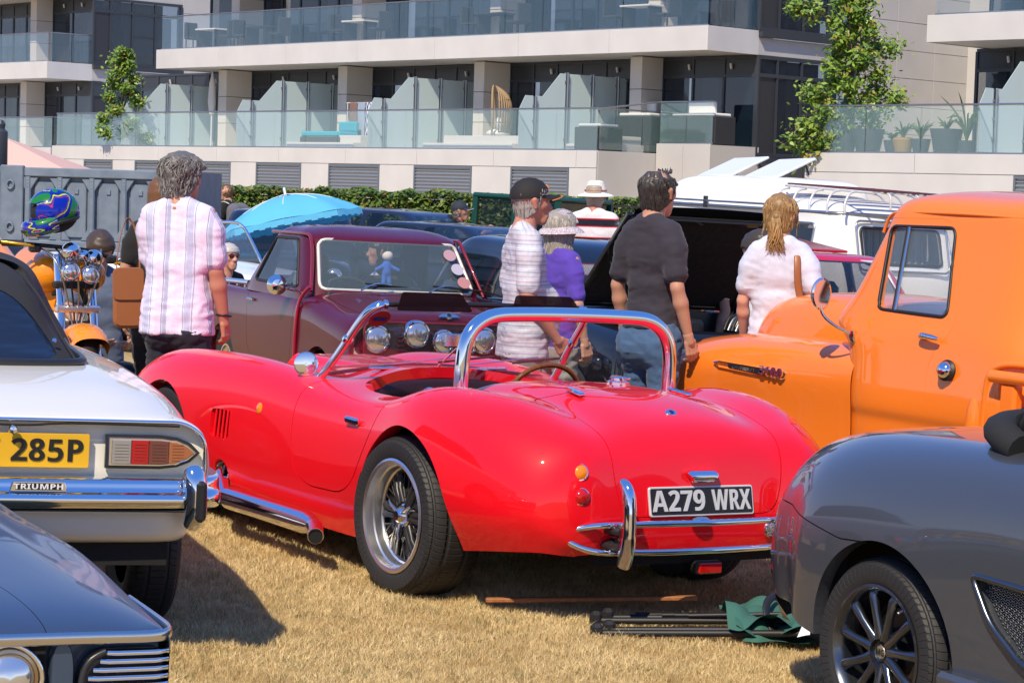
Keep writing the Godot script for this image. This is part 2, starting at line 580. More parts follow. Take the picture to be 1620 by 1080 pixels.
# ---------- bodies: a smooth union of tapered capsules, meshed as surface nets ----------
# bone: [a, b, ra, rb] or [a, b, ra, rb, across (1 = round, < 1 = thinner along deep)]
func net(bones: Array, k: float, h: float, deep := V(0, 0, 1), planes := []) -> Geo:
	var nb := bones.size()
	var A := PackedVector3Array()
	var D := PackedVector3Array()
	var RA := PackedFloat32Array()
	var RB := PackedFloat32Array()
	var S := PackedFloat32Array()
	var L := PackedFloat32Array()
	var lo := Vector3.INF
	var hi := -Vector3.INF
	for b in bones:
		var s: float = b[4] if b.size() > 4 else 1.0
		A.append(b[0]); D.append(b[1] - b[0]); RA.append(b[2]); RB.append(b[3] - b[2]); S.append(1.0 / s - 1.0)
		L.append(1.0 / maxf((b[1] - b[0]).length_squared(), 1e-9))
		var m := maxf(b[2], b[3]) + k * 0.5 + h * 2.0
		lo = lo.min(b[0] - Vector3.ONE * m).min(b[1] - Vector3.ONE * m)
		hi = hi.max(b[0] + Vector3.ONE * m).max(b[1] + Vector3.ONE * m)
	var N := 5
	var g := Geo.new()
	var cells := {}
	var edges := []
	var nblk := Vector3i(((hi - lo) / (h * N)).ceil())
	var R := h * N * 0.87
	var E := N + 1
	var F := PackedFloat32Array()
	F.resize(E * E * E)
	for bi in nblk.x:
		for bj in nblk.y:
			for bk in nblk.z:
				var base := Vector3i(bi, bj, bk) * N
				var o := lo + Vector3(base) * h
				var c := o + Vector3.ONE * (h * N * 0.5)
				var ds := PackedFloat32Array()
				var dm := 1e9
				for q in nb:
					var w := c - A[q]
					var t := clampf(w.dot(D[q]) * L[q], 0.0, 1.0)
					w -= D[q] * t
					if S[q] != 0.0: w += deep * (deep.dot(w) * S[q])
					var d := w.length() - RA[q] - RB[q] * t
					ds.append(d)
					dm = minf(dm, d)
				var fm := dm
				for pl in planes: fm = maxf(fm, pl.distance_to(c))
				if fm > R * 1.25 + k * 0.5 or fm < -R * 1.4 - k: continue
				var use := PackedInt32Array()
				for q in nb:
					if ds[q] < dm + R * 2.3 + k: use.append(q)
				var ix := 0
				var any_in := false
				var any_out := false
				for x in E:
					for y in E:
						for z in E:
							var p := o + Vector3(x, y, z) * h
							var d := 1e3
							for q in use:
								var w := p - A[q]
								var t := clampf(w.dot(D[q]) * L[q], 0.0, 1.0)
								w -= D[q] * t
								if S[q] != 0.0: w += deep * (deep.dot(w) * S[q])
								var e := w.length() - RA[q] - RB[q] * t
								var m := k - absf(d - e)
								d = minf(d, e) - (m * m / (4.0 * k) if m > 0.0 else 0.0)
							for pl in planes: d = maxf(d, pl.distance_to(p))
							F[ix] = d
							ix += 1
							if d < 0.0: any_in = true
							else: any_out = true
				if not (any_in and any_out): continue
				for x in N:
					for y in N:
						for z in N:
							var q := (x * E + y) * E + z
							var f0 := F[q]
							var fx := F[q + E * E]
							var fy := F[q + E]
							var fz := F[q + 1]
							var id := base + Vector3i(x, y, z)
							if (f0 < 0) != (fx < 0): edges.append([id, 0, f0 < 0])
							if (f0 < 0) != (fy < 0): edges.append([id, 1, f0 < 0])
							if (f0 < 0) != (fz < 0): edges.append([id, 2, f0 < 0])
							var cs := [f0, fz, fy, F[q + E + 1], fx, F[q + E * E + 1], F[q + E * E + E], F[q + E * E + E + 1]]
							var neg := 0
							for e: float in cs: neg += int(e < 0)
							if neg == 0 or neg == 8: continue
							var sum := Vector3.ZERO
							var cnt := 0
							for e in 12:
								var u: int = EDGE[e * 2]
								var w: int = EDGE[e * 2 + 1]
								var fu: float = cs[u]
								var fw: float = cs[w]
								if (fu < 0) != (fw < 0):
									var t := fu / (fu - fw)
									sum += V(u >> 2, (u >> 1) & 1, u & 1).lerp(V(w >> 2, (w >> 1) & 1, w & 1), t)
									cnt += 1
							cells[id] = g.v.size()
							g.v.append(o + (Vector3(x, y, z) + sum / cnt) * h)
							g.n.append(Vector3.ZERO)
							g.uv.append(Vector2())
	for e in edges:
		var id: Vector3i = e[0]
		var u := Vector3i.ZERO
		var w := Vector3i.ZERO
		u[(e[1] + 1) % 3] = 1
		w[(e[1] + 2) % 3] = 1
		var a: int = cells.get(id, -1)
		var b: int = cells.get(id - u, -1)
		var c: int = cells.get(id - u - w, -1)
		var d: int = cells.get(id - w, -1)
		if a < 0 or b < 0 or c < 0 or d < 0: continue
		var fn := (g.v[c] - g.v[a]).cross(g.v[d] - g.v[b])
		if not e[2]: fn = -fn
		g.n[a] += fn; g.n[b] += fn; g.n[c] += fn; g.n[d] += fn
		if e[2]: g.i.append_array([a, b, c, a, c, d])
		else: g.i.append_array([a, c, b, a, d, c])
	for q in g.n.size(): g.n[q] = g.n[q].normalized()
	return g

# ---------- materials ----------
func col(r: float, g: float, b: float) -> Color:       # real-world base colour (linear)
	return Color(r, g, b).linear_to_srgb()

func mat(c: Color, rough := 0.6, metal := 0.0, coat := 0.0) -> StandardMaterial3D:
	var m := StandardMaterial3D.new()
	m.albedo_color = c
	m.roughness = rough
	m.metallic = metal
	if coat > 0:
		m.clearcoat_enabled = true
		m.clearcoat = coat
		m.clearcoat_roughness = 0.03
		m.metallic_specular = 0.25
	return m

func glass(c: Color, alpha: float, rough := 0.02) -> StandardMaterial3D:
	var m := mat(c, rough)
	m.albedo_color.a = alpha
	m.transparency = BaseMaterial3D.TRANSPARENCY_ALPHA
	return m

func noise(freq: float, octaves := 4, seed_ := 1, kind := FastNoiseLite.TYPE_SIMPLEX_SMOOTH) -> FastNoiseLite:
	var f := FastNoiseLite.new()
	f.noise_type = kind
	f.frequency = freq
	f.seed = seed_
	f.fractal_octaves = octaves
	return f

func grain(freq: float, c0: Color, c1: Color, octaves := 4, seed_ := 1, size := 512) -> NoiseTexture2D:
	var t := NoiseTexture2D.new()
	t.width = size; t.height = size
	t.seamless = true
	t.noise = noise(freq, octaves, seed_)
	var r := Gradient.new()
	r.set_color(0, c0); r.set_color(1, c1)
	t.color_ramp = r
	return t

func tri_tex(m: StandardMaterial3D, t: Texture2D, scale: float, bump := 0.0, tint := true) -> StandardMaterial3D:
	m.uv1_triplanar = true
	m.uv1_scale = Vector3.ONE * scale
	if tint: m.albedo_texture = t
	if bump != 0.0:
		m.heightmap_enabled = true
		m.heightmap_texture = t
		m.heightmap_scale = bump
	return m

# ---------- the setting ----------
func field() -> void:
	var g := Geo.new()
	var xs := [-400.0, -60.0, -20.0, -8.0, 8.0, 20.0, 60.0, 400.0]
	var zs := [300.0, 20.0, -2.0, -14.0, -30.0, -60.0, -140.0, -500.0]
	for a in 8:
		for b in 8:
			var x: float = xs[b]
			g.v.append(V(x, -FALL * clampf(x, -30, 30), zs[a]))
	sheet(g, 8, 8)
	var m := mat(Color.WHITE, 0.95)
	var t := grain(0.03, col(0.27, 0.175, 0.07), col(0.52, 0.39, 0.19), 5, 4, 1024)
	tri_tex(m, t, 0.9, 1.5)
	m.uv1_world_triplanar = true
	structure(emit(g, "ground", m))
	tag(get_node("ground"), "dry straw coloured grass field", "ground")
	# blades of dry grass, dense where the camera is near
	var tufts := []
	for k in 4:
		var q := Geo.new()
		for b in 15:
			var a := rng.randf() * TAU
			var p := V(cos(a), 0, sin(a)) * rng.randf() * 0.026
			var h := rng.randf_range(0.014, 0.042)
			var w := rng.randf_range(0.0007, 0.0013)
			var lean := V(rng.randf_range(-1, 1), 0, rng.randf_range(-1, 1)) * h * rng.randf_range(0.2, 1.1)
			var s := V(cos(a * 3.1), 0, sin(a * 3.1)) * w
			var mid := p + lean * 0.35 + V(0, h * 0.62, 0)
			var tip := p + lean + V(0, h, 0)
			q.quad(p - s, p + s, mid + s * 0.8, mid - s * 0.8)
			q.tri(mid - s * 0.8, mid + s * 0.8, tip)
		var am := emit(q, "grass_seed", null)
		tufts.append(am.mesh)
		am.free()
		used.erase("grass_seed")
	var bm := mat(Color.WHITE, 0.8)
	bm.vertex_color_use_as_albedo = true
	bm.backlight_enabled = true
	bm.backlight = Color(0.3, 0.3, 0.3)
	var patchy := noise(0.9, 3, 11)
	for k in 4:
		var where := []
		var tint := []
		for c in 30000:
			var d := 6.6 + pow(rng.randf(), 1.5) * 7.4
			var x := rng.randf_range(-0.235, 0.235) * d
			var f := patchy.get_noise_2d(x * 1.4, d * 1.4)
			if rng.randf() < 0.25 - f * 0.5: continue
			var s := rng.randf_range(0.6, 1.1) * (1.0 + f * 0.5)
			where.append(Transform3D(Basis(V(0, 1, 0), rng.randf() * TAU).scaled(V(s * 1.15, s, s * 1.15)), V(x, -FALL * x - 0.002, -d)))
			var u := clampf(rng.randf() * 0.8 + f * 0.35 + 0.1, 0, 1)
			var cc := Color(0.42, 0.285, 0.11).lerp(Color(0.86, 0.68, 0.36), u)
			if rng.randf() < 0.05: cc = Color(0.20, 0.21, 0.07)
			tint.append(cc)
		var mm := MultiMesh.new()
		mm.transform_format = MultiMesh.TRANSFORM_3D
		mm.use_colors = true
		mm.mesh = tufts[k]
		mm.instance_count = where.size()
		for c in where.size():
			mm.set_instance_transform(c, where[c])
			mm.set_instance_color(c, tint[c])
		var o := MultiMeshInstance3D.new()
		o.name = numbered("dry_grass")
		o.multimesh = mm
		o.material_override = bm
		add_child(o)
		tag(o, "short dry blades of grass over the field", "grass", "dry grass of the field")
		structure(o, "stuff")

# ---------- the flats: x along the front (rightwards and nearer), z out of it ----------
const TURN := 0.815
func flats() -> void:
	K.clad = tri_tex(mat(Color.WHITE, 0.55), grain(0.004, col(0.57, 0.56, 0.555), col(0.63, 0.62, 0.615), 3, 31), 0.3)
	K.beige = tri_tex(mat(Color.WHITE, 0.6), grain(0.004, col(0.56, 0.52, 0.47), col(0.62, 0.58, 0.53), 3, 32), 0.3)
	K.greige = tri_tex(mat(Color.WHITE, 0.6), grain(0.004, col(0.49, 0.475, 0.46), col(0.54, 0.525, 0.51), 3, 33), 0.3)
	K.frame = mat(col(0.035, 0.042, 0.055), 0.4)
	K.panel_dark = mat(col(0.028, 0.031, 0.038), 0.35)
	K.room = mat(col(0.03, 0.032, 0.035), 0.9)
	K.curtain = mat(col(0.30, 0.31, 0.33), 0.9)
	K.window = glass(Color(0.10, 0.16, 0.22), 0.50)
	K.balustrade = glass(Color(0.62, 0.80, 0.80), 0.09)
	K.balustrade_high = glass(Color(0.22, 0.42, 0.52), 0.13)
	K.frosted = glass(col(0.56, 0.69, 0.72), 0.84, 0.35)
	K.stone = tri_tex(mat(Color.WHITE, 0.8), grain(0.05, col(0.50, 0.48, 0.45), col(0.60, 0.58, 0.55), 4, 34), 0.7)
	var base := Transform3D(Basis(V(cos(TURN), 0, sin(TURN)), V(0, 1, 0), V(-sin(TURN), 0, cos(TURN))), V(0, 0, -60.5))
	var mid := thing("apartment_building", "middle block of white flats with four frosted terrace screens and one long balcony", "building", base, "terrace of flats")
	podium(mid, -23.0, 2.94, [[-23.3, -22.2], [-21.0, -19.3], [-18.0, -16.1], [-14.9, -12.8], [-11.5, -9.3], [-8.0, -5.7], [-4.2, -1.8], [-0.25, 1.95]], 11.0)
	storey(mid, [-17.95, -11.65, -5.35, 0.955], 4.81, -24.0, 2.86, 5.50, -3.2, -4.25)
	storey(mid, [-17.45, -11.15, -4.85, 1.455], 4.81, -20.0, 6.13, 8.68, -3.3, -4.3)
	gallery(mid, -19.85, 4.81, 5.50, 6.13, -2.6, 2.0)
	gallery(mid, -19.85, 4.81, 8.68, 9.3, -2.6, 2.0)
	corner(mid, 4.81, -4.0)
	emit(bx(2.95, -1.0, -4.1, 4.85, 3.10, -2.24), "side_terrace", K.stone, mid)
	for k in 2: emit(bx(2.96 + k * 0.95, 1.4, -2.25, 3.9 + k * 0.95, 3.12, -2.2, 0.006), "panel", K.greige, mid)
	balustrade(mid, 2.98, 4.83, 3.12, -2.3, 0.95, false)
	emit(rod(V(2.3, 3.95, -0.6), V(2.98, 4.21, -2.3), 0.022), "stair_rail", K.dull, mid)
	for x: float in [-19.1, -12.8, -6.5, -0.2]: screen(mid, x, 2.86, 4.1)
	var left := thing("apartment_building", "left block of white flats with a dark glazed corner behind the narrow tree", "building", base * at(V(-35.2, 0, -2.3)), "terrace of flats")
	podium(left, -10.0, 8.4, [], 11.0)
	storey(left, [-5.35, 0.955], 4.81, -8.0, 2.86, 5.50, -3.2, -4.25)
	storey(left, [-4.85, 1.455], 4.81, -8.0, 6.13, 8.68, -3.3, -4.3)
	gallery(left, -10.0, 4.81, 5.50, 6.13, -2.6, 2.0)
	gallery(left, -10.0, 4.81, 8.68, 9.3, -2.6, 2.0)
	corner(left, 4.81, -4.0)
	var right := thing("apartment_building", "right block of white flats with potted plants behind its terrace glass", "building", base, "terrace of flats")
	podium(right, 9.8, 24.0, [[15.6, 18.4], [19.4, 22.0]], 10.0)
	storey(right, [14.6], 22.0, 11.5, 2.86, 5.50, -3.2, -4.25)
	storey(right, [15.1], 22.0, 11.8, 6.13, 8.68, -3.3, -4.3)
	gallery(right, 11.65, 24.0, 5.50, 6.13, -2.6, 2.0)
	screen(right, 14.5, 2.86, 4.1)
	emit(bx(9.9, 0, -14.0, 24.0, 11.0, -9.6), "wall", K.greige, right)

# white wall of panels below the terrace, with its louvres, and the glass along the terrace
func podium(o: Node3D, x0: float, x1: float, louvres: Array, deep: float) -> void:
	emit(bx(x0 + 0.03, -1.5, -deep, x1 - 0.03, 2.80, -0.04), "podium", K.stone, o)
	var x := x0
	while x < x1 - 0.2:
		var w := minf(3.15, x1 - x)
		emit(bx(x + 0.008, 2.42, -0.05, x + w - 0.008, 2.86, 0.0, 0.006), "panel", K.clad, o)
		x += w
	var edges := [x0]
	for l in louvres: edges.append_array([maxf(l[0], x0), l[1]])
	edges.append(x1)
	for k in range(0, edges.size(), 2):
		if edges[k + 1] - edges[k] > 0.05: emit(bx(edges[k] + 0.008, -1.5, -0.05, edges[k + 1] - 0.008, 2.405, 0.0, 0.006), "panel", K.clad, o)
	for l in louvres:
		var a: float = maxf(l[0], x0)
		emit(bx(a + 0.008, -1.5, -0.05, l[1] - 0.008, 1.46, 0.0), "panel", K.clad, o)
		var v := emit(bx(a, 1.47, -0.12, l[1], 2.40, -0.10), "louvre", K.panel_dark, o)
		var fr := Geo.new()
		fr.add(bx(a, 2.34, -0.09, l[1], 2.40, 0.012)).add(bx(a, 1.47, -0.09, a + 0.05, 2.34, 0.012)).add(bx(l[1] - 0.05, 1.47, -0.09, l[1], 2.34, 0.012))
		emit(fr, "frame", mat(col(0.13, 0.16, 0.20), 0.5), v)
		for k in 9: emit(box(V(l[1] - a - 0.1, 0.075, 0.012)).moved(at(V((a + l[1]) / 2, 1.54 + k * 0.094, -0.03), V(-0.7, 0, 0))), "slat", mat(col(0.16, 0.19, 0.235), 0.5) if k == 0 else v.get_child(1).mesh.surface_get_material(0), v)
	for k in 4:
		var t0 := deep * k / 4.0
		emit(bx(x1 - 0.05, 1.35, -t0 - deep / 4 + 0.01, x1 + 0.0, 2.86, -t0 - 0.01 - (0.06 if k == 0 else 0.0), 0.005), "panel", K.greige, o)
		emit(bx(x1 - 0.05, -1.5, -t0 - deep / 4 + 0.01, x1 + 0.0, 1.335, -t0 - 0.01 - (0.06 if k == 0 else 0.0), 0.005), "panel", K.greige, o)
	balustrade(o, x0 + 0.1, x1 - 0.1, 2.86, -0.12, 1.55, true)
	for k in 3: emit(bx(x1 - 0.115, 2.9, -0.2 - k * 1.6, x1 - 0.1, 3.92, -1.75 - k * 1.6), "glass_panel", K.balustrade, o)
	emit(rod(V(x1 - 0.11, 3.95, -0.1), V(x1 - 0.11, 3.95, -5.0), 0.022), "handrail", K.dull, o)

func balustrade(o: Node3D, x0: float, x1: float, y: float, z: float, w: float, posts: bool) -> void:
	var n := int(round((x1 - x0) / w))
	w = (x1 - x0) / n
	for k in n:
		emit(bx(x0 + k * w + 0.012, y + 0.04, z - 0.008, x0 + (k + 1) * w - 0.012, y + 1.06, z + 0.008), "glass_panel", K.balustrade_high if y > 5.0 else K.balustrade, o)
	emit(tube(xyzs([x0, y + 1.09, z, x1, y + 1.09, z]), 0.022, 8), "handrail", K.dull, o)
	emit(bx(x0, y, z - 0.03, x1, y + 0.04, z + 0.03), "shoe", K.dull, o)

# piers, side walls and windows of one floor
func storey(o: Node3D, piers: Array, x_end: float, x_start: float, y0: float, y1: float, zp: float, zw: float) -> void:
	var x := x_start
	for k in piers.size() + 1:
		var xe: float = piers[k] if k < piers.size() else x_end - 0.1
		window_wall(o, x, xe, y0, y1, zw if k < piers.size() else -4.04, k)
		if k < piers.size():
			for r in 3:
				var h := (y1 - y0) / 3.0
				emit(bx(xe, y0 + r * h + 0.008, zw - 0.3, xe + 0.44, y0 + (r + 1) * h - 0.008, zp, 0.008), "panel", K.beige if r < 3 else K.clad, o)
			emit(bx(xe + 0.02, y0, zw - 0.3, xe + 0.42, y1, zp - 0.02), "pier", K.frame, o)
		x = xe + 0.44

func window_wall(o: Node3D, x0: float, x1: float, y0: float, y1: float, z: float, seed_: int) -> void:
	var w := x1 - x0
	if w < 0.4: return
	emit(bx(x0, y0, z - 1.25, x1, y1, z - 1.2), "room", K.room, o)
	var head := y1 - 0.52
	var n := maxi(2, int(w / 0.95))
	var p := w / n
	var fr := Geo.new()
	fr.add(bx(x0, y1 - 0.07, z - 0.06, x1, y1, z + 0.02)).add(bx(x0, head - 0.04, z - 0.06, x1, head + 0.04, z + 0.025)).add(bx(x0, y0, z - 0.06, x1, y0 + 0.09, z + 0.02))
	for k in n + 1: fr.add(bx(x0 + k * p - 0.035, y0 + 0.09, z - 0.06, x0 + k * p + 0.035, y1 - 0.07, z + 0.018))
	var f := emit(fr, "window_frame", K.frame, o)
	for k in n:
		emit(bx(x0 + k * p + 0.03, head + 0.03, z - 0.03, x0 + (k + 1) * p - 0.03, y1 - 0.06, z - 0.01), "top_panel", K.panel_dark, f)
		emit(bx(x0 + k * p + 0.03, y0 + 0.08, z - 0.025, x0 + (k + 1) * p - 0.03, head - 0.03, z - 0.012), "pane", K.window, f)
		if (k * 7 + seed_ * 5) % 3 != 1: emit(bx(x0 + k * p + 0.08, y0 + 0.05, z - 0.32, x0 + k * p + p * 0.62, head, z - 0.28), "curtain", K.curtain, f)
	for k in 2:
		var xl := x0 + w * (0.3 + 0.45 * k)
		emit(tube(xyzs([xl, y1 - 0.34, z + 0.03, xl, y1 - 0.2, z + 0.07]), 0.035, 10), "wall_lamp", K.silver, o)

# a long balcony: slab, its soffit and glass, turned round its right end
func gallery(o: Node3D, x0: float, x1: float, y0: float, y1: float, zb: float, side: float) -> void:
	shift = at(V(0, 0, -2.0))
	emit(bx(x0 + 0.03, y0 + 0.02, zb, x1 - 0.03, y1 - 0.02, -0.03), "balcony_slab", K.clad, o)
	var n := int((x1 - x0) / 3.1)
	var w := (x1 - x0) / n
	for k in n: emit(bx(x0 + k * w + 0.005, y0, -0.04, x0 + (k + 1) * w - 0.005, y1, 0.0, 0.006), "fascia_panel", K.clad, o)
	emit(bx(x1 - 0.04, y0, -side, x1, y1, -0.005, 0.004), "fascia_panel", K.clad, o)
	emit(bx(x0, y0, zb, x0 + 0.04, y1, -0.045, 0.004), "fascia_panel", K.clad, o)
	if y1 < 8.0:
		balustrade(o, x0 + 0.15, x1 - 0.1, y1, -0.12, 1.5, false)
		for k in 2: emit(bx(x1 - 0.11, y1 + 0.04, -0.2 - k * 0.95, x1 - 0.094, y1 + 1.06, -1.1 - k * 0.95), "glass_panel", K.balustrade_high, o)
		emit(rod(V(x1 - 0.1, y1 + 1.09, -0.12), V(x1 - 0.1, y1 + 1.09, -side), 0.022), "handrail", K.dull, o)
	shift = Transform3D.IDENTITY

# the dark glazed corner and the panelled side wall behind it
func corner(o: Node3D, x: float, z: float) -> void:
	for f in 2:
		var y0 := 2.86 if f == 0 else 6.13
		var y1 := 5.50 if f == 0 else 8.68
		var s := part("corner_window", o)
		var fr := Geo.new()
		var cuts := [0.0, 0.75, 1.75, 2.8, 4.0]
		for c: float in cuts: fr.add(bx(x - 0.03, y0, z - c - 0.035, x + 0.05, y1, z - c + 0.035))
		for y: float in [y0 + 0.05, y1 - 0.52, y1 - 0.05]: fr.add(bx(x - 0.032, y - 0.05, z - 4.0, x + 0.052, y + 0.05, z))
		fr.add(bx(x - 0.03, y0 + 1.15, z - 4.0 + 1.3, x + 0.045, y0 + 1.22, z - 4.0 + 2.2))
		fr.add(bx(x - 0.05, y0 - 0.16, z - 4.1, x + 0.14, y0 - 0.01, z + 0.02))
		emit(fr, "frame", K.frame, s)
		for k in 4:
			emit(bx(x - 0.01, y0 + 0.1, z - cuts[k + 1] + 0.03, x + 0.01, y1 - 0.57, z - cuts[k] - 0.03), "pane", K.panel_dark if k == 0 else K.window, s)
			emit(bx(x - 0.01, y1 - 0.47, z - cuts[k + 1] + 0.03, x + 0.01, y1 - 0.1, z - cuts[k] - 0.03), "top_pane", K.window, s)
		emit(bx(x - 0.55, y0, z - 1.45, x - 0.5, y1 - 0.6, z - 1.05), "blind", K.curtain, s)
		emit(bx(x - 0.55, y0 + 0.5, z - 3.9, x - 0.5, y1 - 0.55, z - 1.7), "blind", K.curtain, s)
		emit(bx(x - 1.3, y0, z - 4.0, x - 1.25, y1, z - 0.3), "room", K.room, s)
	for r in 2: emit(bx(x - 0.05, 5.51 if r == 0 else 8.69, z - 4.1, x - 0.005, 5.96 if r == 0 else 9.3, z - 0.0), "panel", K.greige, o)
	emit(bx(x - 0.4, -1.0, z - 9.0, x - 0.04, 9.0, z - 4.1), "side_wall", K.stone, o)
	for r in 8:
		for c in 3: emit(bx(x - 0.04, 2.9 + r * 0.78 + 0.008, z - 4.1 - (c + 1) * 1.75 + 0.008, x + 0.0, 2.9 + (r + 1) * 0.78 - 0.008, z - 4.1 - c * 1.75 - 0.008, 0.006), "panel", K.greige, o)
	emit(bx(x - 0.45, 0, z - 9.5, x + 4.5, 11.0, z - 9.2), "wall", K.greige, o)

# frosted glass between two terraces: low in front, stepping up to the wall
func screen(o: Node3D, x: float, y: float, deep: float) -> void:
	var s := part("privacy_screen", o)
	var cuts := [[0.0, 0.55, [0.0, 1.1, 0.22, 1.47, 0.5, 1.47]], [0.6, 1.70, [0.6, 1.47, 0.85, 1.47, 1.5, 2.12, 1.70, 2.12]], [1.78, 2.68, [1.78, 2.12, 2.68, 2.12]], [2.76, 3.66, [2.76, 2.12, 3.66, 2.12]], [3.74, 4.2, [3.74, 2.12, 4.0, 2.12, 4.2, 1.7]]]
	for c in cuts:
		var p := PackedVector2Array([Vector2(c[0], 0.06)])
		p.append_array(xys(c[2]))
		p.append(Vector2(c[1], 0.06))
		emit(slab(p, 0.014), "glass_panel", K.frosted, s, Transform3D(Basis(V(0, 0, -1), V(0, 1, 0), V(1, 0, 0)), V(x, y, -0.2)))
	for t: float in [0.56, 1.74, 2.72, 3.70]:
		var h := 1.45 if t < 1.0 else 2.15
		var post := emit(rod(V(x - 0.05, y, -0.2 - t), V(x - 0.05, y + h, -0.2 - t), 0.032, 10), "post", K.dull, s)
		emit(rod(V(x + 0.05, y, -0.2 - t), V(x + 0.05, y + h, -0.2 - t), 0.032, 10), "post", K.dull, s)
		var cl := Geo.new()
		for hh: float in [0.35, h * 0.55, h - 0.25]: cl.add(box(V(0.07, 0.06, 0.16)).moved(at(V(x, y + hh, -0.2 - t))))
		emit(cl, "clamps", K.dull, s)

func leaf_mass(count: int, size: float, where: Callable, out: Callable) -> Geo:
	var g := Geo.new()
	for k in count:
		var p: Vector3 = where.call()
		var nrm: Vector3 = (out.call(p) + V(rng.randf_range(-1, 1), rng.randf_range(-0.4, 1.1), rng.randf_range(-1, 1)) * 0.9).normalized()
		var a := nrm.cross(V(rng.randf_range(-1, 1), rng.randf_range(-1, 1), rng.randf_range(-1, 1))).normalized()
		var b := nrm.cross(a)
		var s := size * rng.randf_range(0.6, 1.3)
		var t := g.v.size()
		g.v.append_array([p - a * s, p - b * s * 0.5 + nrm * s * 0.12, p + a * s, p + b * s * 0.5 + nrm * s * 0.12])
		for q in 4: g.n.append(nrm)
		var u := Vector2(rng.randf(), rng.randf())
		g.uv.append_array([u, u, u, u])
		g.i.append_array([t, t + 1, t + 2, t, t + 2, t + 3])
	return g

func leaf_mat(c0: Color, c1: Color, c2: Color, seed_: int) -> StandardMaterial3D:
	var im := Image.create(16, 16, false, Image.FORMAT_RGB8)
	var r := RandomNumberGenerator.new()
	r.seed = seed_
	for y in 16:
		for x in 16:
			var c := c0.lerp(c1, r.randf())
			if r.randf() < 0.09: c = c2
			im.set_pixel(x, y, c)
	var m := mat(Color.WHITE, 0.45)
	m.albedo_texture = ImageTexture.create_from_image(im)
	m.texture_filter = BaseMaterial3D.TEXTURE_FILTER_NEAREST
	m.backlight_enabled = true
	m.backlight = Color(0.35, 0.4, 0.2)
	return m

func hedge_and_railing() -> void:
	var m := leaf_mat(col(0.05, 0.10, 0.012), col(0.17, 0.25, 0.035), col(0.26, 0.12, 0.03), 3)
	var h := thing("hedge", "long clipped green hedge below the white louvred wall", "hedge", at(V(0, 0, -46)))
	var bumps := noise(0.9, 3, 5)
	var where := func() -> Vector3:
		var x := rng.randf_range(-10.5, 4.0)
		if rng.randf() < 0.35: return V(x, 1.60 + bumps.get_noise_2d(x * 2.0, 1.0) * 0.10 + rng.randf_range(-0.08, 0.09), rng.randf_range(-0.9, 0.0))
		return V(x, rng.randf_range(0.2, 1.62), bumps.get_noise_2d(x * 3.0, rng.randf() * 4.0) * 0.12 + rng.randf_range(-0.12, 0.04))
	emit(leaf_mass(30000, 0.062, where, func(p: Vector3) -> Vector3: return V(0, 0.5, 0.7) if p.y < 1.5 else V(0, 1, 0.3)), "leaves", m, h)
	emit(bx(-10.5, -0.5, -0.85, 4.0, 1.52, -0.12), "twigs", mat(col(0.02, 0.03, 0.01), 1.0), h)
	var f := thing("railing", "dark upright bar railing beside the right end of the hedge", "fence", at(V(1.6, 0, -42)))
	for k in 26: emit(rod(V(k * 0.09, 0, 0), V(k * 0.09, 1.62, 0), 0.014, 6), "bar", K.trim, f)
	for y: float in [0.2, 1.5]: emit(bx(-0.05, y, -0.02, 2.3, y + 0.04, 0.02), "rail", K.trim, f)

func tree(label: String, p: Vector3, h: float, wide: float, n: int, seed_: int, clumps: Array) -> void:
	var o := thing("tree", label, "tree", at(p))
	var wood := mat(col(0.12, 0.09, 0.06), 0.9)
	emit(tube(spline(xyzs([0, 0, 0, 0.02, h * 0.3, 0.02, -0.02, h * 0.65, 0, 0.01, h * 0.97, 0.02]), 14), PackedFloat32Array([0.05, 0.048, 0.046, 0.044, 0.04, 0.037, 0.034, 0.03, 0.026, 0.022, 0.018, 0.014, 0.01, 0.006]), 8), "trunk", wood, o)
	var bs := Geo.new()
	for c in clumps: bs.add(tube(spline(PackedVector3Array([V(0, maxf(0.3, c[1] - 0.5), 0), V(c[0] * 0.5, c[1] - 0.15, c[2] * 0.5), V(c[0], c[1], c[2])]), 6), PackedFloat32Array([0.022, 0.018, 0.015, 0.012, 0.009, 0.005]), 6))
	emit(bs, "limbs", wood, o)
	var where := func() -> Vector3:
		var c: Array = clumps[rng.randi() % clumps.size()]
		var d := V(rng.randfn(), rng.randfn() * 0.8, rng.randfn()) * 0.45
		return V(c[0], c[1], c[2]) + d * c[3]
	emit(leaf_mass(n, 0.075, where, func(_p: Vector3) -> Vector3: return V(-0.1, 0.5, 0.5)), "crown", leaf_mat(col(0.07, 0.15, 0.015), col(0.24, 0.36, 0.04), col(0.34, 0.27, 0.06), seed_), o)

